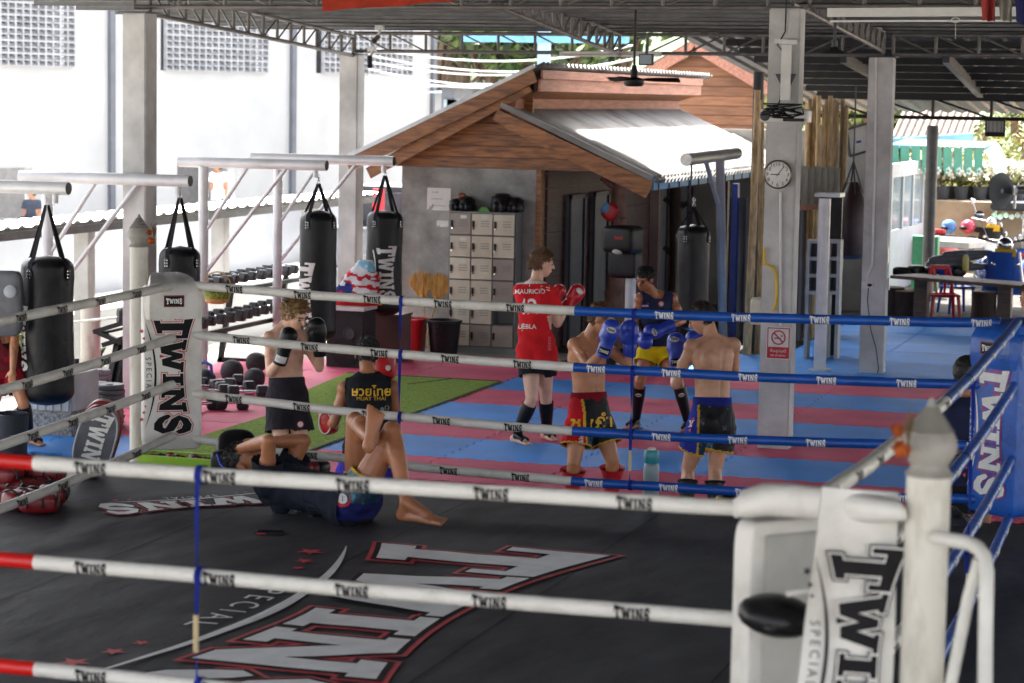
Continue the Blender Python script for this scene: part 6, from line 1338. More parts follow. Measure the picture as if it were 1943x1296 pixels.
for k, (x, y, D, l_) in enumerate(((1862, 200, 60, 'palm with drooping fronds behind the yard roof'), (1925, 210, 57, 'palm beside the LED flood light'), (1800, 205, 66, 'far palm above the blue eave'))):
    q = dp(x, y, D); t = thing('palm_tree', l_, 'tree', (q.x, q.y, 0), 'garden palms'); b = MB(); b.tube([(q.x, q.y, -.5), (q.x+.1, q.y, q.z*.5), (q.x, q.y, q.z)], [.16, .12, .1], 8); b.build('trunk', m_bark, t); r = random.Random(k); lf = MB()
    for j in range(16):
        a = j*.39+r.random()*.3; L = r.uniform(1.3, 1.9); d = V(math.cos(a), math.sin(a), 0); up = r.uniform(.2, .9)
        for s in range(14):
            f = s/14; c = q+d*L*f+V(0, 0, up*L*f-1.1*L*f*f); w = V(-d.y, d.x, 0); lf.mi(r.randrange(3)); wl = .42*math.sin(math.pi*(f*.85+.1)); [lf.add([c, c+d*.1, c+w*sg*wl+d*.22-V(0, 0, .18), ], [(0, 1, 2)]) for sg in (-1, 1)]
    stuff(lf.build('fronds', m_lfy if k != 1 else m_lf, t, 0))
for k in range(9):
    x = 1500+k*55; q = dp(x, 280, 68+6*(k % 3)); tree((q.x, q.y, -.6), 6+2*(k % 3), 2.6, 1500, .22, 300+k, 'broad tree far behind the yard, number %d from the bamboo' % (k+1) if False else ['broad tree behind the bamboo bundle', 'tree behind the whiteboard', 'tree behind the socket column', 'tree behind the white kiosk', 'tree above the green awning', 'tree behind the blue eave beam', 'tree behind the palms', 'tree behind the LED flood light', 'tree beyond the horn loudspeaker'][k], m_lf if k % 2 else m_lfy, 14, 'trees beyond the yard')
for k in range(6):
    q = gp(330-k*60, 640+k*25, -.55); q = V(-14.2+.15*(k % 3), 20.2+k*1.15, -.55); plant(q, .95, .32, 360, 400+k, 'weedy green plant growing beside the boundary wall', m_lf if k % 2 else m_lfy, False, 'weed_plant', None, 'weeds by the wall')

# ---- scooters and horn loudspeaker
def scooter(p, rz, paint, label, s=1.0):
    t = thing('motor_scooter', label, 'scooter', p); R = rotz(rz); p = Vector(p); L = lambda x, y, z: p+R @ Vector((x*s, y*s, z*s)); Rx = R
    for y in (-.62, .62):
        b = MB(); b.tube([L(0, y+.2*math.cos(a), .24+.2*math.sin(a)) for a in np.linspace(0, 2*math.pi, 24, endpoint=False)], .05*s, 10, closed=True); w = b.build('wheel', m_rubber, t); b = MB(); b.lathe([(.001, -.02), (.13*s, -.02), (.15*s, 0), (.13*s, .02), (.001, .02)], L(0, y, .24), 20, R @ V(1, 0, 0)); b.build('rim', m_chrome, w)
    b = MB(); b.grid(lambda u, v: L(.29*math.cos(u*math.pi)*(1-.28*v), -.48+.14*math.sin(u*math.pi)*-1-.06*v, .3+.56*v), 14, 10); b.grid(lambda u, v: L(.28*math.cos(u*math.pi)*(1-.28*v), -.45-.13*math.sin(u*math.pi)-.06*v, .3+.56*v), 14, 6); b.build('leg_shield', paint, t)
    b = MB(); b.loft([(L(0, -.62+.3*f, .5+.06*math.sin(f*3.1)), R @ V(1, 0, 0), V(0, 0, 1), .1*s*math.sin(.4+f*2.3), .07*s) for f in (0, .25, .5, .75, 1)], 14); b.build('front_mudguard', paint, t)
    b = MB(); b.loft([(L(0, y, z), R @ V(1, 0, 0), V(0, 0, 1), w*s, h*s) for y, z, w, h in ((.05, .5, .12, .1), (.2, .55, .22, .2), (.5, .55, .25, .22), (.8, .52, .16, .15), (.9, .5, .06, .06))], 18); b.build('body', paint, t)
    b = MB(); b.loft([(L(0, y, z), R @ V(1, 0, 0), V(0, 0, 1), w*s, .05*s) for y, z, w in ((.05, .78, .1), (.2, .8, .15), (.55, .83, .14), (.8, .82, .1))], 14); b.build('seat', m_leath_k, t)
    b = MB(); b.tube([L(-.33, -.38, 1.02), L(-.12, -.45, .98), L(.12, -.45, .98), L(.33, -.38, 1.02)], .017*s, 8); b.build('handlebar', m_chrome, t)
    b = MB(); b.ell(L(0, -.52, .95), (.11*s, .1*s, .1*s), R); b.build('headlamp', m_chrome, t)
    for sgn in (-1, 1):
        b = MB(); b.tube([L(sgn*.2, -.42, 1.0), L(sgn*.32, -.42, 1.28)], .007*s, 6); b.build('mirror_stem', m_chrome, t); b = MB(); b.ell(L(sgn*.33, -.42, 1.33), (.06*s, .015, .05*s), R); b.build('mirror', m_chrome, t)
        b = MB(); b.ell(L(sgn*.15, -.6, .7), (.04*s, .04*s, .04*s)); b.build('fog_lamp', m_chrome, t)
    b = MB(); b.bb(L(-.14, -.61, .80)-V(0, 0, 0), L(.14, -.595, .90)); b.build('number_plate', m_inky, t, 0)
    return t
m_sb = mat('blue_scooter_paint', lin(34, 84, 176), .2, .1, .08, 4, coat=.8); m_sr = mat('orange_red_paint', lin(200, 70, 50), .25, 0, .08, 4, coat=.6)
q = gp(1880, 603, .0); scooter((q.x, q.y+.8, .0), .25, m_sb, 'blue chrome-trimmed scooter behind the log stool', 1.22); q = gp(1940, 590); scooter((q.x+.1, q.y+1.6, 0), .3, m_sb, 'second blue scooter beside the horn loudspeaker')
q = gp(1712, 540); scooter((q.x, q.y+1.5, 0), -1.1, m_sr, 'orange red motor scooter behind the bare column'); q = gp(1850, 500); scooter((q.x-.2, q.y+.3, 0), .3, mat('white_scooter_paint', lin(196, 206, 214), .25, coat=.6), 'white and blue scooter parked behind the stone table')
for (x, y, dy, rz, m, l_) in ((1745, 480, .0, -.8, m_black, 'black motorbike behind the green crate'), (1700, 500, .6, -.5, m_dsteel, 'dark grey scooter beside the bare column'), (1852, 520, .4, .5, m_black, 'black motorbike between the stone table and the blue scooter'), (1905, 500, 1.2, .1, mat('teal_scooter_paint', lin(40, 110, 130), .25, coat=.6), 'teal scooter behind the blue scooters'), (1815, 490, 1.0, .9, mat('silver_scooter_paint', lin(150, 154, 160), .25, .3, coat=.6), 'silver scooter behind the shin guard heap')):
    q = gp(x, y); scooter((q.x, q.y+dy, 0), rz, m, l_, 1.1)
# decorated three wheeler front with lamps
q = gp(1915, 530); yy = q.y+1.2; t = thing('three_wheeler', 'three wheeler front hung with chrome lamps and mirrors', 'vehicle', (q.x, yy, 0)); P = lambda x, y: yp(x, y, yy)
b = MB(); a, c = P(1880, 395), P(1990, 385); b.bb((a.x, yy-.1, a.z-.04), (c.x, yy+1.6, a.z+.12)); b.build('roof', m_dsteel, t, 0, .03)
b = MB(); a, c = P(1884, 470), P(1990, 490); b.bb((a.x, yy, .35), (c.x, yy+1.5, a.z)); b.build('body', m_sb, t, 0, .05)
for x in (1886, 1940): b = MB(); b.bar(P(x, 470), P(x+4, 400), .04); b.build('pillar', m_chrome, t, 0)
for k in range(6): b = MB(); c = P(1888+k*11, 408+(k % 2)*3); b.lathe([(.001, 0), (.055, .0), (.06, .03), (.03, .08)], c+V(0, -.12, 0), 14, (0, 1, 0)); b.build('lamp', m_chrome, t)
for k in range(7): b = MB(); c = P(1882+k*9, 440+random.uniform(-14, 20)); b.ell(c+V(0, -.1, 0), (.04, .03, .07)); b.build('mirror', m_chrome, t)
b = MB(); b.bb(P(1880, 455)+V(0, -.08, 0), P(1908, 470)+V(0, -.06, 0)); b.build('number_plate', m_inky, t, 0)
for x in (1890, 1960): b = MB(); c = P(x, 570); c.z = .25; b.tube([c+V(0, .22*math.cos(a), .22*math.sin(a)) for a in np.linspace(0, 2*math.pi, 20, endpoint=False)], .06, 8, closed=True); b.build('wheel', m_rubber, t)
b = MB(); b.bar(P(1930, 490)+V(0, -.1, 0), P(1990, 455)+V(0, -.1, 0), .02, .05); b.build('red_stripe', m_inkr, t, 0)
c = dp(1900, 362, 38.2); t = thing('horn_loudspeaker', 'grey horn loudspeaker on the three wheeler roof', 'loudspeaker', c); ax = (-RT*.85-FW*.5+V(0, 0, -.05)).normalized(); m_horn = mat('grey_horn', lin(118, 124, 126), .4, 0, .08, 6)
b = MB(); b.lathe([(.30, .0), (.295, .01), (.21, -.06), (.13, -.16), (.08, -.26), (.07, -.34)], c, 28, ax, False); b.lathe([(.30, .005), (.2, -.05), (.11, -.15), (.06, -.2)], c, 28, ax, False); b.build('bell', m_horn, t); b = MB(); b.tube([c-ax*.2, c-ax*.02], [.06, .035], 14); b.build('core', m_horn, t); b = MB(); b.tube([c-ax*.3, c-ax*.5], .08, 16); b.build('driver', m_dsteel, t); b = MB(); b.tube([c-ax*.3, c-ax*.3-V(0, 0, .3)], .025, 8); b.build('bracket', m_metal, t)
# pickup glimpsed beside the hut
q = gp(718, 560); c = xp(718, 360, -12.9) if False else dp(718, 360, 40); t = thing('pickup_truck', 'grey pickup tail seen beside the hut', 'pickup', (c.x, c.y, -.5)); b = MB(); b.bb((c.x-1.2, c.y, .35), (c.x+.45, c.y+3, 1.05)); b.build('tailgate', mat('silver_grey_paint', lin(120, 122, 126), .3, .3, coat=.5), t, 0, .06); b = MB(); b.bb((c.x-1.1, c.y+.8, 1.05), (c.x+.35, c.y+3, 1.75)); b.build('cab', m_dsteel, t, 0, .1); b = MB(); b.bb((c.x-.1, c.y-.03, 1.35), (c.x+.1, c.y+.05, 1.75)); b.build('tail_lamp', m_inkr, t, 0)
for s in (-.9, .2): b = MB(); b.tube([(c.x+s, c.y+.6+.33*math.cos(a), -.2+.33*math.sin(a)) for a in np.linspace(0, 2*math.pi, 20, endpoint=False)], .1, 8, closed=True); b.build('wheel', m_rubber, t)
b = MB(); b.bb((c.x-1.2, c.y-.06, .2), (c.x+.45, c.y, .35)); b.build('bumper', m_chrome, t, 0)
# ================================================================== PEOPLE
def skin(name, col, sweat=.37): return mat(name, col, rough=sweat, var=.17, scale=6, bump=.10, bscale=40, sss=.12, spec=.45, col2=None)
sk_tan = skin('tanned_skin', lin(196, 136, 100)); sk_pale = skin('pale_skin', lin(224, 178, 152)); sk_brown = skin('brown_skin', lin(172, 114, 80)); sk_fair = skin('fair_skin', lin(212, 160, 130)); sk_mid = skin('light_brown_skin', lin(176, 126, 98))
hr_dark = mat('dark_hair', (.010, .008, .007), .5, 0, .3, 40, .3, 120); hr_br = mat('brown_hair', lin(112, 82, 56), .5, 0, .35, 40, .3, 120); hr_bl = mat('blond_hair', lin(178, 146, 96), .5, 0, .35, 30, .3, 120, col2=lin(112, 84, 52)); hr_db = mat('dark_brown_hair', lin(48, 36, 30), .5, 0, .3, 40, .3, 120)
m_eye = mat('dark_eye', (.008, .006, .005), .2); m_lip = mat('lip', lin(150, 84, 76), .5)
def frame(f, u):
    f = Vector(f).normalized(); u = Vector(u); u = (u-f*u.dot(f)).normalized(); s = f.cross(u); return s, f, u, Matrix((s, f, u)).transposed()
def cut(me, keep, idx=None, mats=None):
    b = bmesh.new(); b.from_mesh(me); dele = [f for f in b.faces if not keep(f.calc_center_median())]; bmesh.ops.delete(b, geom=dele, context='FACES')
    if idx:
        for f in b.faces: f.material_index = idx(f.calc_center_median())
    for f in b.faces: f.smooth = True
    me.materials.clear()
    for m in mats: me.materials.append(m)
    b.to_mesh(me); b.free(); return me
def outside(me, pn, gap):
    """keep a garment just clear of the body under it"""
    bm_ = pn['body'].data; bv = BVHTree.FromPolygons([x.co for x in bm_.vertices], [tuple(p_.vertices) for p_ in bm_.polygons])
    for v in me.vertices:
        h = bv.find_nearest(v.co, .2)
        if h[0] is not None and (v.co-h[0]).dot(h[1]) < gap: v.co = h[0]+h[1]*gap
def torso_loft(B, pel, neck, latp, lats, front, s, inf=0., top=True, low=-.12, wmul=1.0):
    ax = (neck-pel); L = ax.length; ax.normalize(); rings = []
    for t, rx, ry, dy in ((low, .105, .09, -.01), (-.02, .158, .115, -.012), (.12, .158, .112, -.005), (.30, .138, .098, .004), (.48, .142, .104, .004), (.66, .160, .116, .002), (.80, .170, .116, -.004), (.90, .160, .100, -.01), (.97, .115, .078, -.012))+(((1.03, .062, .06, -.006),) if top else ()):
        lat = latp.lerp(lats, max(0, min(1, t))); lat = (lat-ax*lat.dot(ax)).normalized(); fr = lat.cross(ax); fr = fr if fr.dot(front) > 0 else -fr
        rings.append((pel+ax*(L*t)+fr*dy*s, lat, fr, rx*s*wmul+inf, ry*s*wmul+inf))
    B.loft(rings, 24, True, 2.25); return ax
def person(label, J, D, sk, front, head, s=1.0, vox=.0085, group=None, feet=True, hair=hr_dark, hairlen=.03, hairline=.05, hands=(), lie=False, cap=None, fat=1.0):
    P = {k: (dp(v[0], v[1], (v[2] if lie else D+(v[2] if len(v) > 2 else 0)))) for k, v in J.items()}
    front = Vector(front).normalized(); pel, neck = P['pel'], P['neck']; s0 = s
    if not lie:
        for k in ('anA', 'anB'):
            if k in P: P[k].z = max(.095, .022+.075)
        for k in ('toA', 'toB'):
            if k in P: P[k].z = .022+.022
    else: pass
    root = thing('person', label, 'person', (pel.x, pel.y, .022 if not lie else CZ), group)
    latp = (P['hipB']-P['hipA']).normalized(); lats = (P['shB']-P['shA']).normalized(); B = MB()
    ax = torso_loft(B, pel, neck, latp, lats, front, s, wmul=fat)
    fr = (front-ax*front.dot(ax)).normalized(); lat = ax.cross(fr)
    for sg in (-1, 1):
        B.ell(pel-fr*.055*s+lat*sg*.07*s-ax*.03*s, (.085*s, .085*s, .09*s))               # glutes
        B.ell(pel.lerp(neck, .76)+fr*.055*s+lat*sg*.065*s, (.07*s, .07*s, .055*s))           # chest
        B.ell(pel.lerp(neck, .74)-fr*.05*s+lat*sg*.085*s, (.07*s, .06*s, .10*s))           # shoulder blades
    for a in 'AB':
        s = s0; sh, el, wr = P['sh'+a], P['el'+a], P['wr'+a]
        B.cap(neck-ax*.03*s, sh, .052*s, .052*s); B.cap(neck+ax*.025*s-fr*.012*s, sh-ax*.0*s, .044*s, .046*s); B.ell(sh, (.066*s, .066*s, .066*s))
        B.cap(sh, el, .052*s, .040*s); B.ell(sh.lerp(el, .45)+fr*.012, (.052*s, .052*s, .052*s)); B.cap(el, el.lerp(wr, .35), .041*s, .043*s); B.cap(el.lerp(wr, .35), wr, .043*s, .028*s)
        hip, kn, an = P['hip'+a], P['kn'+a], P['an'+a]
        B.cap(hip, hip.lerp(kn, .45), .088*s, .080*s); B.cap(hip.lerp(kn, .45), kn, .080*s, .056*s); B.ell(kn, (.058*s, .058*s, .06*s))
        ki = (hip+an)/2-kn; bk = ki.normalized() if ki.length > .03 else -fr
        B.cap(kn, kn.lerp(an, .32), .054*s, .055*s); B.ell(kn.lerp(an, .30)+bk*.014*s, (.054*s, .054*s, .085*s)); B.cap(kn.lerp(an, .32), an, .055*s, .034*s)
        if feet:
            s = s0*(1.14 if lie else 1.0)
            to = P['to'+a]; he = P.get('he'+a)
            if he is None: dft = (to-an); dft.z = 0; dft.normalize(); he = an-dft*.045*s; he.z = (an.z-.05) if not lie else he.z-.05
            d = (to-he); L = d.length; d.normalize(); sd_ = d.cross((an-he).normalized()).normalized(); up = sd_.cross(d); up = up if up.dot(an-he) > 0 else -up
            B.ell(he+up*.012, (.034*s, .034*s, .036*s)); B.cap(an, he+d*.02+up*.02, .036*s, .034*s); B.cap(an, he+d*L*.62+up*.018, .036*s, .026*s)
            B.loft([(he+d*L*f+up*h*s, sd_, up, w*s, t*s) for f, w, t, h in ((.02, .028, .022, .0), (.3, .032, .026, .004), (.6, .042, .024, .0), (.8, .046, .017, -.006), (.9, .044, .013, -.008))], 14)
            for k in range(5):
                o = sd_*(.038-.019*k)*s; LL = (.0, -.004, -.012, -.022, -.032)[k] if True else 0; r = (.0135, .0105, .010, .0095, .009)[k]*s
                B.cap(he+d*L*.84+o*.95+up*-.004, he+d*(L+LL)+o*1.08-up*.006, r, r*.9, 8, 3)
    s = s0
    # bare hands
    for a in hands:
        wr = P['wr'+a]; el = P['el'+a]; d = (wr-el).normalized(); w = d.cross(V(0, 0, 1)).normalized(); nrm = w.cross(d)
        B.ell(wr+d*.05*s, (.042*s, .042*s, .026*s)); B.cap(wr, wr+d*.05*s, .027*s, .03*s)
        for k in range(4):
            b0 = wr+d*.085*s+w*(.030-.020*k)*s; L = (.062, .07, .066, .052)[k]*s; B.cap(b0, b0+d*L*.55-nrm*.012, .0095*s, .009*s, 8, 3); B.cap(b0+d*L*.55-nrm*.012, b0+d*L*.85-nrm*.038, .009*s, .0075*s, 8, 3)
        B.cap(wr+d*.03*s+w*.035*s, wr+d*.075*s+w*.062*s-nrm*.012, .012*s, .0095*s, 8, 3)
    # head
    hf, hu, hc = head; hc = dp(hc[0], hc[1], hc[2] if lie else D+(hc[2] if len(hc) > 2 else 0)); S, F_, U, R = frame(hf, hu); q = s*1.12
    B.cap(neck-ax*.02, hc-U*.06*q-F_*.02*q, .056*q, .050*q)
    B.ell(hc+U*.026*q-F_*.014*q, (.075*q, .095*q, .090*q), R, 18, 12); B.ell(hc-U*.03*q+F_*.022*q, (.060*q, .068*q, .082*q), R, 16, 10); B.ell(hc-U*.078*q+F_*.042*q, (.036*q, .036*q, .028*q), R)
    B.cap(hc+F_*.088*q+U*.012*q, hc+F_*.108*q-U*.022*q, .009*q, .0135*q, 8, 3); B.ell(hc+F_*.076*q+U*.024*q, (.048*q, .018*q, .012*q), R); B.ell(hc+F_*.084*q-U*.054*q, (.022*q, .012*q, .010*q), R)
    for sg in (-1, 1):
        B.ell(hc+S*sg*.077*q-U*.006*q-F_*.008*q, (.009*q, .019*q, .031*q), R, 10, 7); B.ell(hc+F_*.062*q-U*.012*q+S*sg*.034*q, (.022*q, .02*q, .02*q), R)
    me = remesh(B, vox, 4, .5); LT = (neck-pel).length
    if not lie:
        for v in me.vertices:
            r = v.co-pel; t_ = r.dot(ax)/LT; x_, y_ = r.dot(lat), r.dot(fr)
            if -.05 < t_ < 1.0 and abs(x_) < .17*s:
                if y_ < -.03: v.co += fr*(.011*math.exp(-(x_/.016)**2)*sstep(-.05, .1, t_)*(1-sstep(.8, 1, t_))+.006*math.exp(-((abs(x_)-.115)/.02)**2)*math.exp(-((t_-.62)/.12)**2))
                elif y_ > .03: v.co -= fr*(.007*math.exp(-(x_/.012)**2)*sstep(.0, .1, t_)*(1-sstep(.75, .9, t_))+.007*math.exp(-((t_-.66+.12*abs(x_))/.03)**2)+.003*math.cos(t_*38)*math.exp(-(x_/.07)**2)*sstep(.15, .25, t_)*(1-sstep(.5, .6, t_)))
    me.materials.append(sk); body = link('body', me, root)
    E = MB()
    for sg in (-1, 1):
        E.ell(hc+F_*.081*q+U*.004*q+S*sg*.031*q, (.014*q, .006*q, .006*q), R, 8, 6)
        E.cap(hc+F_*.089*q+U*.024*q+S*sg*.016*q, hc+F_*.078*q+U*.026*q+S*sg*.05*q, .0045*q, .003*q, 6, 2)
    stuff(E.build('eyes_and_brows', m_eye, root)); E = MB(); E.ell(hc+F_*.094*q-U*.054*q, (.02*q, .005*q, .004*q), R, 10, 5); E.build('mouth', m_lip, root)
    # hair: scalp shell and tufts
    if hair is not None:
        H = MB(); H.ell(hc+U*.030*q-F_*.016*q, (.081*q, .101*q, .094*q), R, 18, 12); H.ell(hc-U*.03*q-F_*.045*q, (.062*q, .05*q, .06*q), R)
        hm = remesh(H, .008, 2)
        def hk(p_): r = p_-hc; f_, u_, s_ = r.dot(F_), r.dot(U), abs(r.dot(S)); lim = hairline*q if f_ > .05*q else (.0*q if f_ > -.01*q else -.055*q); lim += .01*noise.noise(p_*60); return u_ > lim+ (.02*q if (f_ > -.03*q and s_ > .05*q and f_ <= .05*q) else 0)
        for v in hm.vertices: v.co += (v.co-hc).normalized()*(.006*noise.noise(v.co*45)+.003*noise.noise(v.co*120))
        cut(hm, hk, None, [hair]); ho = link('hair', hm, root)
        if hairlen > .012:
            rnd = random.Random(len(label)); T = MB(); pol = hm.polygons; n = len(pol)
            for _ in range(1100):
                pl_ = pol[rnd.randrange(n)]; c = pl_.center; r = (c-hc).normalized(); u_ = (c-hc).dot(U)
                d = (r*.45+F_*.55*(1 if u_ > .05 else -.1)-U*(.35 if u_ < .06 else -.1)+Vector((rnd.gauss(0, .3), rnd.gauss(0, .3), rnd.gauss(0, .3)))).normalized(); e = d.cross(r)
                if e.length < 1e-3: continue
                e = e.normalized()*.0045; L = hairlen*rnd.uniform(.5, 1.2); m_ = c+d*L*.5+r*.006; T.add([c-e, c+e, m_+e*.8, m_-e*.8, c+d*L-r*.002], [(0, 1, 2, 3), (3, 2, 4)])
            stuff(T.build('tufts', hair, ho, 0))
    return dict(root=root, P=P, ax=ax, fr=fr, lat=lat, latp=latp, lats=lats, s=s, D=D, hc=hc, HF=(S, F_, U, R), front=front, body=body, fat=fat)
def glove(pn, a, target, m, badge=m_leath_w, cuff=None, s=1.0, logo=True, cuffm=None):
    """boxing glove from the wrist towards a photo pixel"""
    P = pn['P']; wr = P['wr'+a]; el = P['el'+a]; tg = dp(target[0], target[1], target[2] if len(target) > 2 and target[2] > 5 else pn['D']+(target[2] if len(target) > 2 else 0)); d = (tg-wr).normalized()
    inn = (pn['hc']-tg); inn = (inn-d*inn.dot(d)).normalized(); w = d.cross(inn); R = Matrix((w, inn, d)).transposed(); B = MB(); c = wr+d*.125*s
    B.ell(c, (.062*s, .060*s, .088*s), R, 16, 12); B.ell(wr+d*.165*s+inn*.012*s, (.064*s, .066*s, .060*s), R, 16, 12); B.cap(wr+d*.03*s, wr+d*.10*s, .047*s, .054*s)
    B.cap(wr+d*.075*s+inn*.045*s+w*.035*s, wr+d*.155*s+inn*.062*s+w*.03*s, .027*s, .024*s)
    me = remesh(B, .0075, 3); me.materials.append(m)
    t = link('boxing_glove', me); tcat = None
    b = MB(); b.loft([(wr+d*f*s, w, inn, r*s, r*s) for f, r in ((-.05, .046), (-.04, .049), (.03, .050), (.045, .047))], 18); ck = b.build('cuff', cuffm or m, t)
    tc = (Vector(_cam)-c).normalized(); nn = (tc-d*tc.dot(d)).normalized(); o = c+d*.035*s+nn*.066*s; S_ = d.cross(nn)
    if badge is not None:
        b = MB(); b.ell(o, (.034*s, .022*s, .008*s), Matrix((S_, d, nn)).transposed(), 18, 6); bd = b.build('badge', badge, t)
        if logo: b = MB(); b.keepn = True; u_ = S_ if S_.dot(RT) > 0 else -S_; vv = nn.cross(u_); [b.sheet([(x*.05*s, y*.05*s) for x, y in Q], o+nn*.0085*s, u_, vv, .0004) for Q in LOGO]; stuff(b.build('badge_lettering', m_ink, bd, 0))
    if cuff is not None:
        b = MB(); q = wr-d*.002; u_ = S_ if S_.dot(RT) > 0 else -S_; vv = nn.cross(u_)
        n = 10; b.grid(lambda x, y: q+d*((y-.5)*.05*s)+(nn*math.cos((x-.5)*1.7)+S_*math.sin((x-.5)*1.7))*(.0525*s), n, 1); b.build('cuff_label', cuff, t)
        b = MB(); b.keepn = True; [b.sheet([(x*.065*s, y*.065*s) for x, y in Q], q+nn*.0535*s, u_, vv, .001) for Q in LOGO]; stuff(b.build('cuff_lettering', m_inkw, t, 0))
    return t
def shorts(pn, mats, hem=.62, flare=.125, idx=None, band=None, wz=.16, nm='shorts', hemA=None, waist=.128):
    P, ax, fr, s = pn['P'], pn['ax'], pn['fr'], pn['s']; pel = P['pel']; B = MB(); lp = pn['latp']; lp = (lp-ax*lp.dot(ax)).normalized(); fp = lp.cross(ax); fat = pn['fat']
    B.loft([(pel+ax*z*s, lp, fp, rx*s*fat, ry*s*fat) for z, rx, ry in ((wz, .150, .118), (wz-.06, .166, .130), (.02, .186, .148), (-.08, .185, .150), (-.14, .15, .12))], 24)
    for a in 'AB':
        hip, kn = P['hip'+a], P['kn'+a]; d = (kn-hip); L = d.length; d.normalize(); u = d.orthogonal().normalized(); v = d.cross(u)
        B.loft([(hip+d*L*f, u, v, r*s, r*s) for f, r in ((-.12, .09), (0, .115), (.25, .118), (.5, flare), (hem+.12, flare*1.06))], 20)
    me = remesh(B, .010, 3)
    for v in me.vertices:
        p_ = v.co; d = (p_-pel); k = noise.noise(p_*14)*.006+noise.noise(Vector((p_.x*34, p_.y*34, p_.z*9)))*.0045; v.co += (d-ax*d.dot(ax)).normalized()*k
    outside(me, pn, .007)
    def leg(p_):
        best = None
        for a in 'AB':
            hip, kn = P['hip'+a], P['kn'+a]; d = kn-hip; t = (p_-hip).dot(d)/d.length_squared; dist = (p_-(hip+d*max(0, t))).length
            if best is None or dist < best[0]: best = (dist, t, a)
        return best
    hl = lambda p_, a: (hemA if (hemA and a == 'A') else hem)
    def keep(p_): b_ = leg(p_); return b_[1] < hl(p_, b_[2]) and (p_-pel).dot(ax) < (wz-.004)*s
    def ix(p_):
        b_ = leg(p_); return idx(p_, b_[1]/hl(p_, b_[2]), b_[2], (p_-pel).dot(lp), (p_-pel).dot(fp)) if idx else 0
    cut(me, keep, ix, mats); o = link(nm, me, pn['root'])
    if band is not None:
        b = MB(); n = 64
        def bf(u, v):
            a = u*2*math.pi; w = 1+.012*math.sin(a*28)*math.sin(v*3.14)+.01*math.sin(v*3.14*6)*0; z = (wz-.055+.075*v)*s; rx, ry = (.153+.006*(1-v))*s*fat*w, (.120+.008*(1-v))*s*fat*w; return pel+ax*z+lp*math.cos(a)*rx+fp*math.sin(a)*ry
        b.grid(bf, n, 8, True); b.grid(lambda u, v: bf(u, v*1.0)-Vector(((bf(u, v)-pel)-(ax*(bf(u, v)-pel).dot(ax))).normalized()*.006), 32, 2, True); b.build('waistband', band, o)
    return o
def shirt(pn, mats, sleeves=None, low=-.05, inf=.016, nm='shirt', idx=None, neckr=.085, flare=.02, wr=.010, seed=0):
    P, ax, s = pn['P'], pn['ax'], pn['s']; pel, neck = P['pel'], P['neck']; B = MB(); L = (neck-pel).length; fat = pn['fat']
    torso_loft(B, pel, neck, pn['latp'], pn['lats'], pn['front'], s, inf, True, low-.12, fat); 
    lp = (pn['latp']-ax*pn['latp'].dot(ax)).normalized(); fp = lp.cross(ax)
    B.loft([(pel+ax*L*t, lp, fp, (r+flare*f)*s*fat+inf, (r2+flare*f)*s*fat+inf) for t, r, r2, f in ((low-.1, .16, .12, 1), (low+.1, .16, .118, .9), (.25, .145, .105, .6), (.5, .145, .106, .3))], 24)
    for a in 'AB':
        sh, el = P['sh'+a], P['el'+a]; B.cap(neck-ax*.035*s, sh, .052*s+inf, .056*s+inf); B.ell(sh, [(.068*s+inf)]*3)
        if sleeves: B.cap(sh, sh.lerp(el, sleeves+.25), .062*s+inf, .062*s+inf*1.6)
    me = remesh(B, .010, 3)
    for v in me.vertices:
        p_ = v.co; d = p_-pel; v.co += (d-ax*d.dot(ax)).normalized()*(noise.noise(p_*7+V(seed, 0, 0))*wr+noise.noise(Vector((p_.x*22, p_.y*22, p_.z*9)))*wr*.5+.006*math.sin(p_.z*38+p_.x*20+seed)*(1-sstep(.3, .6, d.dot(ax)/L)))
    outside(me, pn, .006)
    for ch in pn['root'].children:
        if ch.name.split('.')[0] in ('shorts', 'jeans'): outside(me, dict(body=ch), .008)
    def keep(p_):
        t = (p_-pel).dot(ax)/L
        if t < low: return False
        if t > .86 and ((p_-neck)-ax*(p_-neck).dot(ax)).length < neckr*s and t > .93-.0: return False
        for a in 'AB':
            sh, el = P['sh'+a], P['el'+a]; d = (el-sh); tt = (p_-sh).dot(d)/d.length_squared; dist = (p_-(sh+d*max(0, min(1, tt)))).length
            if sleeves:
                if tt > sleeves and dist < .13*s: return False
            else:
                out = (sh-neck); out = (out-ax*out.dot(ax)).normalized()
                if (p_-sh).dot(out) > -.005 and (p_-pel).dot(ax)/L > .55: return False
        return True
    cut(me, keep, (lambda p_: idx(p_, (p_-pel).dot(ax)/L, (p_-pel).dot(lp), (p_-pel).dot(fp))) if idx else None, mats); return link(nm, me, pn['root'])
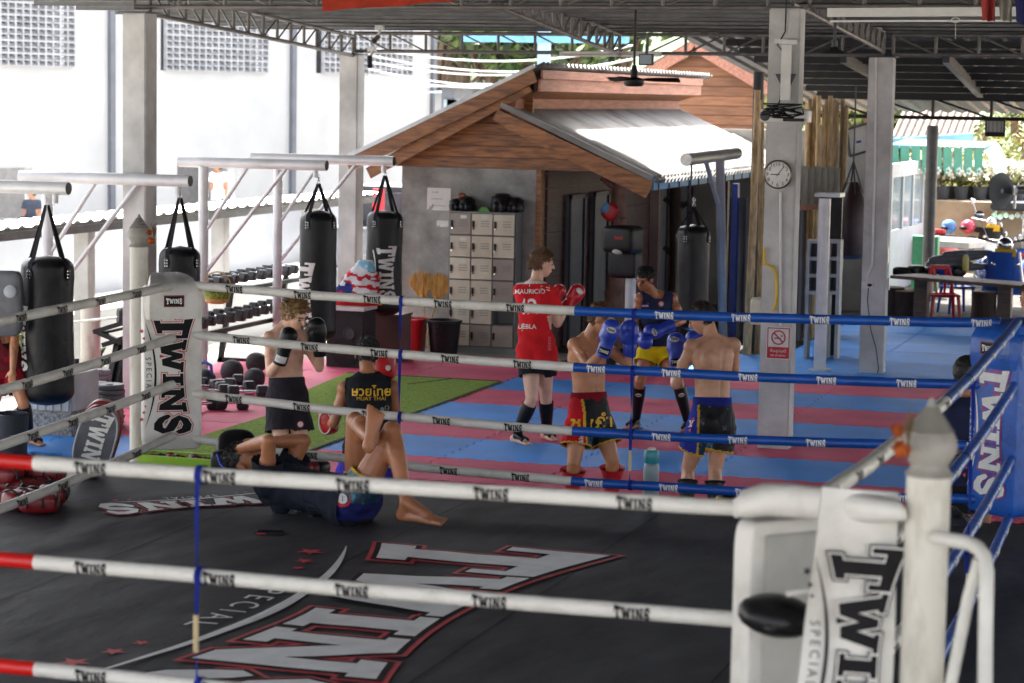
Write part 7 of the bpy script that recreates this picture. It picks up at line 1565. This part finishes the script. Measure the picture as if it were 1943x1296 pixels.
def decal(parent, obj, s_or_polys, o, u, v, size, m, nm, bold=0, off=.004, dirv=None):
    """print flat shapes on a garment by dropping them onto its surface"""
    me = obj.data; bv = BVHTree.FromPolygons([x.co for x in me.vertices], [tuple(p_.vertices) for p_ in me.polygons]); o, u, v = Vector(o), Vector(u).normalized(), Vector(v).normalized(); n = u.cross(v); b = MB(); b.keepn = True
    def fn(x, y):
        p_ = o+u*x*size+v*y*size+n*.4; h = bv.ray_cast(p_, -n, .9)
        if h[0] is None: h = bv.find_nearest(o+u*x*size+v*y*size)
        return h[0]+n*off
    if isinstance(s_or_polys, str): text_to(b, s_or_polys, fn, bold)
    else:
        for Q in s_or_polys:
            tri = tessellate_polygon([[Vector((x, y, 0)) for x, y in Q]]); vs = [fn(x, y) for x, y in Q]; fs = []
            for t in tri: p0, p1, p2 = (vs[i] for i in t); fs.append(t if (p1-p0).cross(p2-p0).dot(n) > 0 else (t[0], t[2], t[1]))
            b.add(vs, fs)
    ob = b.build(nm, m, parent, 0); stuff(ob); return ob
def disc(r, n=20, cx=0, cy=0): return [(cx+r*math.cos(2*math.pi*k/n), cy+r*math.sin(2*math.pi*k/n)) for k in range(n)]
def oval(rx, ry, n=20): return [(rx*math.cos(2*math.pi*k/n), ry*math.sin(2*math.pi*k/n)) for k in range(n)]
def shin(pn, a, m, top=.12, bot=.93, badge=True, foot=True, r=1.0, flare=0):
    P, s = pn['P'], pn['s']; kn, an = P['kn'+a], P['an'+a]; d = (an-kn); L = d.length; d.normalize(); u = d.orthogonal().normalized(); v = d.cross(u); b = MB()
    b.loft([(kn+d*L*t, u, v, q*s*r, q*s*r) for t, q in ((top, .069+flare), (top+.04, .069+flare*.6), (.35, .069), (.6, .058), (.85, .047), (bot, .046))], 20, False); b.loft([(kn+d*L*t, u, v, q*s*r, q*s*r) for t, q in ((top, .062+flare), (.35, .062), (bot, .042))], 20, False); g = b.build('shin_guard', m, pn['root'])
    if foot and ('to'+a) in P:
        to = P['to'+a]; f = MB(); dd = (to-an); f.loft([(an.lerp(to, t)+V(0, 0, z), dd.cross(V(0, 0, 1)).normalized(), V(0, 0, 1), w, h) for t, z, w, h in ((.0, .0, .045, .045), (.35, .012, .05, .032), (.62, .006, .052, .026))], 14); f.build('instep_pad', m, g)
    if badge:
        tc = (Vector(_cam)-kn).normalized(); nn = (tc-d*tc.dot(d)).normalized(); o = kn+d*L*.28+nn*.069*s*r; f = MB(); f.ell(o, (.034, .02, .006), Matrix((d.cross(nn), d, nn)).transposed(), 16, 5); bd = f.build('badge', m_leath_w, g)
        f = MB(); f.keepn = True; u_ = d.cross(nn); u_ = u_ if u_.dot(RT) > 0 else -u_; [f.sheet([(x*.05, y*.05) for x, y in Q], o+nn*.0065, u_, nn.cross(u_), .0004) for Q in LOGO]; stuff(f.build('badge_lettering', m_ink, bd, 0))
    return g
UPV = V(0, 0, 1)
f_navy = fabric('navy_cloth', lin(40, 46, 74)); f_blk = fabric('black_cloth', lin(30, 32, 38)); f_yel = fabric('yellow_satin', lin(228, 196, 24)); f_red = fabric('red_jersey_cloth', lin(206, 34, 40), .3, 14); f_chr = fabric('charcoal_satin', lin(44, 42, 48), .4, 20)
f_wine = fabric('wine_elastic', lin(128, 16, 32), .5, 60); f_bel = fabric('blue_elastic', lin(34, 44, 132), .5, 60); f_gold = fabric('gold_trim', lin(206, 160, 50)); f_gfx = mat('ink_art_satin', (.014, .014, .018), .55, 0, .2, 15, .35, 16, col2=lin(74, 76, 86), lo=.60, hi=.63, spec=.2); f_teal = mat('teal_wave_satin', lin(14, 46, 66), .5, 0, .3, 22, .35, 16, col2=lin(60, 130, 150), lo=.5, hi=.62); f_rp = fabric('red_satin_panel', lin(196, 26, 40)); f_bp = fabric('blue_satin_panel', lin(44, 56, 160)); f_wht = fabric('white_cloth', lin(212, 210, 206))
def kick_idx(order):
    def f(p_, h, a, x, y):
        ax_ = x if a == order else -x
        sd_ = abs(x) > .135
        if h > .93: return 1
        if (x < -.125 if order == 'A' else x > .125): return 2
        if (-.125 < x < -.108) if order == 'A' else (.108 < x < .125): return 1
        return 3 if (h > .45 and ((x < 0) if order == 'A' else (x > 0))) else 0
    return f
# 1 ---- fighter with the red waistband
pn = person('shirtless fighter in red waistband shorts guarding his face with blue gloves', dict(pel=(1118, 786), neck=(1114, 643), shA=(1091, 655, -.06), elA=(1117, 696, -.28), wrA=(1147, 664, -.36), shB=(1141, 652, .10), elB=(1190, 690, -.06), wrB=(1195, 664, -.06), hipA=(1099, 800, -.04), hipB=(1137, 798, .06), knA=(1089, 878, -.12), anA=(1082, 965, 0), toA=(1102, 985, -.15), knB=(1162, 874, .0), anB=(1160, 965, .12), toB=(1184, 985, .02)), 18.35, sk_tan, RT*.55-FW*.8, (RT*.85-FW*.25-UPV*.42, UPV+RT*.3, (1141, 606, -.05)), .98, hair=hr_br, hairlen=.016, group='people training')
o = shorts(pn, [f_gfx, f_gold, f_rp, f_teal], .60, .125, kick_idx('A'), f_wine)
P = pn['P']; ro = P['hipA'].lerp(P['knA'], .12)-FW*.1-RT*.09
decal(pn['root'], o, [disc(1)], dp(1077, 817, 18.2), RT, UP, .042, m_inkr, 'badge_ring'); decal(pn['root'], o, [disc(1)], dp(1077, 817, 18.2), RT, UP, .032, m_inkw, 'badge', off=.007)
decal(pn['root'], o, 'ชนะ', dp(1112, 806, 18.2), RT, UP, .17, m_inky, 'gold_lettering', .02); decal(pn['root'], o, 'กำ', dp(1148, 800, 18.2), RT, UP, .14, m_inky, 'gold_lettering', .02)
decal(pn['root'], o, 'สู้', dp(1102, 836, 18.2), RT, UP, .08, m_inkw, 'small_lettering', .01)
[shin(pn, a, leather('red_shin_leather', lin(196, 30, 40)), .14, .92, False, True, 1.08, .03) for a in 'AB']
tag(glove(pn, 'A', (1163, 618, -.4), m_leath_b, cuff=m_ink, s=1.12), 'blue boxing glove with oval badge held before the red waistband fighter face', 'boxing glove'); tag(glove(pn, 'B', (1198, 620, -.1), m_leath_b, cuff=None, s=1.08, badge=None), 'blue boxing glove on the raised far hand of the red waistband fighter', 'boxing glove')
# 2 ---- fighter seen from behind
pn = person('shirtless fighter in blue waistband shorts seen from behind', dict(pel=(1351, 796), neck=(1353, 646), shA=(1312, 658, .0), elA=(1281, 730, .06), wrA=(1283, 690, .20), shB=(1391, 655, .0), elB=(1394, 712, .28), wrB=(1345, 668, .44), hipA=(1331, 806), hipB=(1371, 806), knA=(1306, 888, .10), anA=(1302, 970), toA=(1290, 985, .16), knB=(1357, 888, .02), anB=(1356, 972, -.05), toB=(1346, 985, .12)), 18.5, sk_fair, FW*.8-RT*.55, (-RT*.8+FW*.3-UPV*.38, UPV-RT*.25, (1332, 604, .04)), 1.0, hair=hr_db, hairlen=.014, group='people training')
o = shorts(pn, [f_gfx, f_gold, f_bp, f_teal], .60, .125, kick_idx('A'), f_bel)
decal(pn['root'], o, [disc(1)], dp(1302, 804, 18.35), RT, UP, .058, m_inkr, 'badge_ring'); decal(pn['root'], o, [disc(1)], dp(1302, 804, 18.35), RT, UP, .036, m_inkw, 'badge', off=.007); decal(pn['root'], o, '1', dp(1302, 804, 18.35), RT, UP, .05, m_inkr, 'badge_mark', off=.01)
[shin(pn, a, m_leath_k, .30, .93, False, True, 1.05, .012) for a in 'AB']
tag(glove(pn, 'A', (1280, 640, .26), m_leath_b, cuff=m_ink, s=1.15), 'blue boxing glove with oval badge raised by the blue waistband fighter', 'boxing glove'); tag(glove(pn, 'B', (1312, 640, .46), m_leath_b, badge=None, s=1.05), 'blue boxing glove hidden half behind the blue waistband fighter chin', 'boxing glove')
# 3 ---- trainer in navy tank top
pn = person('crouching trainer in navy tank top and yellow shorts', dict(pel=(1243, 655), neck=(1244, 560), shA=(1214, 567, -.05), elA=(1205, 612, .0), wrA=(1216, 640, -.22), shB=(1275, 566, .03), elB=(1296, 608, .0), wrB=(1268, 620, -.24), hipA=(1229, 664, -.02), hipB=(1258, 664, .02), knA=(1214, 724, -.12), anA=(1207, 795, .05), toA=(1188, 812, -.12), knB=(1287, 724, -.2), anB=(1306, 797, -.1), toB=(1298, 814, -.28)), 23.6, sk_brown, -FW*.85-RT*.2, (-FW*.72-RT*.48-UPV*.42, UPV-FW*.35, (1223, 529, -.12)), .94, hair=hr_dark, hairlen=.022, group='people training')
shorts(pn, [f_yel], .40, .125, None, f_yel); o = shirt(pn, [f_navy], None, -.02, .012, 'tank_top', neckr=.095)
c = dp(1226, 578, 23.3); [decal(pn['root'], o, [[(-1, y0), (1, y0), (1, y1), (-1, y1)]], c, RT, UP, .032, m_, 'flag_stripe', off=.004+.001*k) for k, (y0, y1, m_) in enumerate(((-.65, -.42, m_inkr), (-.42, -.2, m_inkw), (-.2, .2, m_inkb), (.2, .42, m_inkw), (.42, .65, m_inkr)))]
c = dp(1257, 576, 23.3); decal(pn['root'], o, [disc(1)], c, RT, UP, .033, m_inkr, 'badge_ring'); decal(pn['root'], o, [disc(1)], c, RT, UP, .023, m_inkw, 'badge', off=.007)
[shin(pn, a, m_leath_k, .14, .92) for a in 'AB']
tag(glove(pn, 'B', (1238, 632, -.3), m_leath_b, s=1.22), 'large blue training glove held low by the crouching trainer', 'boxing glove'); tag(glove(pn, 'A', (1222, 648, -.34), m_leath_b, badge=None, s=1.15), 'blue training glove before the yellow shorts', 'boxing glove')
# 4 ---- red jersey
pn = person('tall boxer in red number shirt and red gloves seen from behind', dict(pel=(1019, 672), neck=(1016, 538), shA=(990, 553, .02), elA=(1012, 600, .30), wrA=(1040, 577, .42), shB=(1043, 559, -.02), elB=(1058, 614, .02), wrB=(1074, 582, .08), hipA=(1007, 682, -.02), hipB=(1032, 682, .04), knA=(1009, 757, -.10), anA=(980, 816, .0), toA=(1006, 846, -.16), knB=(1036, 752, .12), anB=(1038, 808, .25), toB=(1054, 826, .15)), 22.5, sk_pale, RT*.62+FW*.72, (RT*.92+FW*.25-UPV*.12, UPV, (1028, 500, .03)), 1.05, hair=hr_br, hairlen=.035, hairline=.06, group='people training')
shorts(pn, [f_blk], .42, .118, None, f_blk); o = shirt(pn, [f_red, f_wht], .62, -.16, .02, 'number_shirt', lambda p_, t, x, y: 1 if t > .995 else 0, flare=.03, wr=.012)
bx = (RT*.93-FW*.36).normalized() if False else (RT+FW*.15).normalized()
for (tx, px, py, sz) in (('C.MAURICIO', 1000, 553, .062), ('42', 1000, 583, .21), ('PUEBLA', 997, 620, .06)): decal(pn['root'], o, tx, dp(px, py, 22.3), RT, UP, sz, m_inkw, 'white_lettering', .012)
decal(pn['root'], o, [[(-.2, -1), (.2, -1), (.2, 1), (-.2, 1)]], dp(1005, 541, 22.3), RT, UP, .014, m_inkw, 'collar_mark')
decal(pn['root'], o, [[(-1, -.16+k*.5), (1, -.62+k*.5), (1, -.46+k*.5), (-1, .0+k*.5)] for k in range(3)], dp(1035, 546, 22.3), RT, UP, .045, m_inkw, 'shoulder_stripe')
decal(pn['root'], o, [[(-.5, -.05+k*.55), (.5, .05+k*.55), (.5, .12+k*.55), (-.5, .03+k*.55)] for k in range(-4, 5)], dp(1043, 652, 22.3), RT, UP, .028, m_inkw, 'side_hatching')
[shin(pn, a, m_leath_k, .16, .95, False, True) for a in 'AB']
tag(glove(pn, 'B', (1097, 556, .12), m_leath_r, s=1.18, logo=False), 'red boxing glove with round badge on the extended hand of the red shirt boxer', 'boxing glove'); tag(glove(pn, 'A', (1060, 556, .48), m_leath_r, badge=None, s=1.1), 'red boxing glove behind the red shirt boxer shoulder', 'boxing glove')
# 5 ---- blond boy
pn = person('shirtless blond boxer with black gloves raised at his chin', dict(pel=(545, 756), neck=(541, 621), shA=(511, 642, -.06), elA=(513, 708, -.12), wrA=(534, 678, -.30), shB=(574, 640, .10), elB=(606, 698, .02), wrB=(607, 662, -.12), hipA=(530, 768, -.02), hipB=(561, 768, .03), knA=(533, 850, -.08), anA=(528, 965, .05), toA=(540, 985, -.15), knB=(572, 850, .0), anB=(574, 965, .1), toB=(592, 985, 0)), 18.3, sk_pale, RT*.45-FW*.85, (RT*.62-FW*.55-UPV*.48, UPV-FW*.35+RT*.2, (562, 597, -.06)), .93, hair=hr_bl, hairlen=.05, hairline=.062, group='people training')
o = shorts(pn, [f_chr], .62, .13, None, f_chr); decal(pn['root'], o, [disc(1)], dp(568, 806, 18.1), RT, UP, .028, m_inkr, 'badge_ring'); decal(pn['root'], o, [disc(1)], dp(568, 806, 18.1), RT, UP, .021, m_inkw, 'badge', off=.006)
tag(glove(pn, 'A', (550, 630, -.36), m_leath_k, badge=None, s=1.12, cuff=m_inkw), 'black boxing glove covering the blond boxer chin', 'boxing glove'); tag(glove(pn, 'B', (603, 618, -.16), m_leath_k, badge=None, s=1.12), 'black boxing glove on the blond boxer outer hand', 'boxing glove')
# 6 ---- pad holder with printed back
pn = person('pad holder in black sleeveless shirt with yellow print on the back', dict(pel=(700, 848), neck=(699, 712), shA=(655, 738, .0), elA=(634, 800, .02), wrA=(622, 812, .28), shB=(744, 736, .0), elB=(752, 786, .08), wrB=(738, 742, .28), hipA=(681, 860), hipB=(719, 860), knA=(660, 925, .36), anA=(655, 990, .1), toA=(650, 1000, .35), knB=(738, 925, .36), anB=(742, 990, .1), toB=(745, 1000, .35)), 17.6, sk_brown, FW, (FW*.92+RT*.1-UPV*.25, UPV, (697, 674, .06)), 1.0, hair=hr_dark, hairlen=.014, group='people training')
shorts(pn, [fabric('violet_satin', lin(60, 50, 160), .5, 20)], .6, .13, None, f_bel); o = shirt(pn, [f_blk], None, -.08, .02, 'sleeveless_shirt', neckr=.075, wr=.010, seed=4)
decal(pn['root'], o, 'มวยไทย', dp(703, 744, 17.4), RT, UP, .095, m_inky, 'thai_lettering', .015); decal(pn['root'], o, 'MUAY THAI', dp(703, 757, 17.4), RT, UP, .042, m_inky, 'lettering'); decal(pn['root'], o, [[(-1, 0), (-.72, .1), (-.66, 0), (-.72, -.1)], [(1, 0), (.72, .1), (.66, 0), (.72, -.1)]], dp(703, 744, 17.4), RT, UP, .145, m_inky, 'arrow_ornament'); decal(pn['root'], o, [disc(.3, 8, -.5, .1), disc(.35, 8, .2, .3), disc(.25, 7, .6, -.2)], dp(730, 778, 17.4), RT, UP, .05, m_lkb, 'figure_print')
c = dp(730, 696, 17.9); t = thing('focus_mitt', 'red focus mitt raised beside the pad holder head', 'focus mitt', c); b = MB(); rbox(b, c, (.17, .10, .22), Matrix.Rotation(.1, 3, 'Z'), .55); b.build('pad', m_leath_r, t); b = MB(); b.lathe([(.001, 0), (.022, 0), (.022, .004), (.001, .005)], c+V(.05, -.055, .0), 14, (0, -1, 0)); b.build('badge', m_leath_w, t)
c = dp(623, 800, 17.75); t = thing('focus_mitt', 'red focus mitt with white edging on the lowered hand of the pad holder', 'focus mitt', c); b = MB(); rbox(b, c, (.12, .14, .20), Matrix.Rotation(-.3, 3, 'Y'), .6); b.build('pad', m_leath_r, t); b = MB(); b.tube([c+Vector((.05*math.cos(a)*1.0, -.07, .085*math.sin(a))) for a in np.linspace(0, 6.28, 20)], .006, 6); b.build('edging', m_leath_w, t)
# 7 ---- lying person in the ring
pn = person('barefoot person in dark shirt lying in the ring with legs crossed', dict(pel=(664, 949, 13.02), neck=(512, 913, 13.42), shA=(507, 916, 13.24), elA=(510, 836, 13.14), wrA=(458, 850, 13.44), shB=(546, 893, 13.66), elB=(578, 836, 13.62), wrB=(486, 840, 13.62), hipA=(678, 946, 12.90), hipB=(684, 928, 13.14), knA=(744, 818, 12.84), anA=(770, 952, 12.72), heA=(764, 980, 12.76), toA=(846, 988, 12.56), knB=(674, 800, 13.02), anB=(706, 836, 12.68), heB=(699, 846, 12.60), toB=(716, 774, 12.64)), 13, sk_brown, V(0, 0, 1)-FW*.3, (UPV*.8+RT*.25-FW*.25, -RT*.92+FW*.2+UPV*.3, (467, 874, 13.5)), .98, .007, hair=hr_dark, hairlen=.016, hands='AB', lie=True, fat=.88)
o = shorts(pn, [fabric('indigo_satin', lin(34, 37, 96)), f_gold, f_blk, f_teal], .36, .100, lambda p_, h, a, x, y: 1 if h > .90 else (2 if y < -.085 or (a == 'B' and y < .0) else (0 if y < .03 else 3)), None, .06); decal(pn['root'], o, [disc(1)], dp(649, 947, 12.8), RT, UP, .05, m_inkr, 'badge_ring'); decal(pn['root'], o, [disc(1)], dp(649, 947, 12.8), RT, UP, .03, m_inkw, 'badge', off=.007); decal(pn['root'], o, '1', dp(649, 947, 12.8), RT, UP, .045, m_inkb, 'badge_mark', off=.01)
shirt(pn, [fabric('dark_navy_tee', lin(34, 38, 50), .5, 12)], .55, -.10, .022, 'tee_shirt', neckr=.08, flare=.02, wr=.022, seed=2)
c = dp(448, 842, 13.75); t = thing('belly_pad', 'black round belly pad with blue edging used as a pillow', 'pad', c); b = MB(); R = Matrix((RT, (UP*.8+FW*.6).normalized(), RT.cross((UP*.8+FW*.6).normalized()))).transposed(); rbox(b, c+V(0, 0, -.04), (.24, .28, .13), R, .7); b.build('pad', m_leath_k, t); c2_ = dp(432, 880, 13.6); b = MB(); rbox(b, c2_, (.20, .12, .16), rotz(.3), .5); b.build('side_wing', m_leath_k, t); b = MB(); b.tube([dp(412, 862, 13.55), dp(418, 880, 13.5), dp(430, 893, 13.48), dp(452, 898, 13.45)], .008, 6); b.build('blue_edging', m_leath_b, t)
for (x, y, m, l_) in ((560, 890, m_leath_dr, 'dark red glove lying behind the lying person'), (628, 868, m_leath_dr, 'dark red and black glove by the raised knee'), (600, 882, m_leath_k, 'black glove lying behind the lying person'), (652, 862, m_leath_dr, 'small dark red glove at the ring edge')):
    q = gp(x, y+18, CZ); q.y = min(q.y, 13.36); b = MB(); rbox(b, V(q.x, q.y, CZ+.055), (.22, .15, .10), rotz(x), .6); tag(b.build('training_glove', m), l_, 'glove')
# 8 ---- people at the frame edges
pn = person('person in black cap and navy shirt standing behind the blue corner', dict(pel=(1836, 905), neck=(1836, 757), shA=(1808, 785, -.05), elA=(1806, 855, 0), wrA=(1815, 915, -.1), shB=(1884, 783, .05), elB=(1890, 850), wrB=(1885, 910, -.1), hipA=(1822, 915), hipB=(1862, 915), knA=(1822, 1010), anA=(1820, 1100), toA=(1815, 1130, .1), knB=(1862, 1010), anB=(1862, 1100), toB=(1870, 1130, .1)), 14.9, sk_brown, FW*.7+RT*.6, (RT*.7+FW*.6, UPV, (1838, 712)), .95, .010, hair=hr_dark, hairlen=.01, feet=True)
shirt(pn, [f_navy], .6, -.1, .02, 'tee_shirt'); shorts(pn, [f_blk], .6); b = MB(); S, F_, U, R = pn['HF']; hc = pn['hc']; b.lathe([(.098, .01), (.10, .05), (.085, .095), (.04, .118), (.002, .122)], hc, 24, U); b.loft([(hc+F_*d+U*.03, S, U, w, .006) for d, w in ((.07, .075), (.12, .07), (.16, .045))], 14); b.build('cap', fabric('black_cap', (.012, .012, .014)), pn['root'])
pn = person('brown haired boxer in dark blue gloves cut by the frame edge', dict(pel=(1968, 742), neck=(1962, 606), shA=(1938, 622), elA=(1936, 690, -.05), wrA=(1950, 735, -.2), shB=(1995, 622), elB=(2000, 690), wrB=(1990, 735, -.2), hipA=(1950, 752), hipB=(1986, 752), knA=(1945, 850, -.1), anA=(1945, 935), toA=(1935, 940, -.15), knB=(1990, 850), anB=(1990, 935), toB=(1985, 940, -.2)), 19.8, sk_fair, -FW*.7-RT*.5, (-RT*.7-FW*.4, UPV, (1957, 566)), .98, .011, hair=hr_br, hairlen=.03, feet=True)
shorts(pn, [f_bp], .6); tag(glove(pn, 'A', (1952, 770, -.3), leather('indigo_leather', lin(40, 36, 110)), badge=m_leath_w, s=1.15), 'indigo boxing glove behind the blue corner pad', 'boxing glove')
pn = person('trainer in maroon shirt with grey belly pad beside the punching bag', dict(pel=(8, 690), neck=(-22, 548), shA=(-48, 566), elA=(-60, 630, -.1), wrA=(-40, 680, -.25), shB=(10, 566, -.05), elB=(28, 640, -.1), wrB=(24, 702, -.28), hipA=(-8, 702), hipB=(26, 702), knA=(-12, 775, -.1), anA=(-22, 835), toA=(-5, 850, -.15), knB=(44, 766, -.1), anB=(56, 815), toB=(84, 834, -.15)), 21.9, sk_tan, RT*.6-FW*.7, (RT*.7-FW*.5-UPV*.3, UPV, (-32, 508)), 1.0, .010, hair=hr_dark, hairlen=.015, hands='B')
shirt(pn, [fabric('maroon_cloth', lin(96, 26, 36))], .6, -.1, .02, 'tee_shirt'); shorts(pn, [fabric('wine_satin', lin(130, 20, 34))], .6, .13, None, f_blk); [shin(pn, a, m_leath_k, .1, .93, False) for a in 'AB']
c = dp(8, 575, 21.6); t = thing('belly_pad', 'grey belly pad with pale round badge worn by the maroon shirt trainer', 'pad', c); b = MB(); rbox(b, c, (.34, .16, .62), rotz(.3), .35); b.build('pad', m_leath_g, t); b = MB(); o_ = dp(19, 553, 21.49); b.lathe([(.001, .004), (.055, .004), (.06, 0)], o_, 24, -FW); b.build('badge', mat('pale_badge', lin(160, 164, 170), .5), t)
# far people in the open bays
pn = person('far man in white shirt and jeans standing in the open bay', dict(pel=(416, 378), neck=(414, 330), shA=(404, 334), elA=(400, 354), wrA=(404, 372, -.1), shB=(426, 334), elB=(430, 354), wrB=(428, 372, -.1), hipA=(410, 382), hipB=(421, 382), knA=(409, 414), anA=(408, 446), toA=(404, 450, -.1), knB=(423, 414), anB=(425, 446), toB=(428, 450, -.1)), 56.5, sk_mid, -RT, (-RT, UPV, (413, 317)), 1.0, .02, hair=hr_dark, hairlen=.0)
shirt(pn, [f_wht], .6, -.05, .03, 'shirt'); shorts(pn, [fabric('denim', lin(70, 86, 120))], .98, .1, nm='jeans'); 
for a in 'AB': pn['P']
pn = person('far man in dark shirt sitting in the open bay', dict(pel=(58, 425), neck=(62, 380), shA=(50, 386), elA=(46, 404), wrA=(44, 418, -.1), shB=(72, 386), elB=(76, 404), wrB=(66, 418, -.1), hipA=(52, 428), hipB=(64, 428), knA=(40, 420, -.4), anA=(38, 446, -.4), toA=(32, 448, -.5), knB=(50, 421, -.45), anB=(48, 446, -.45), toB=(42, 448, -.5)), 53.5, sk_mid, -RT-FW*.3, (-RT-UPV*.3, UPV, (60, 368)), .95, .02, hair=hr_dark, hairlen=.0)
shirt(pn, [fabric('slate_cloth', lin(60, 66, 78))], .6, -.05, .03, 'shirt'); shorts(pn, [f_blk], .9)
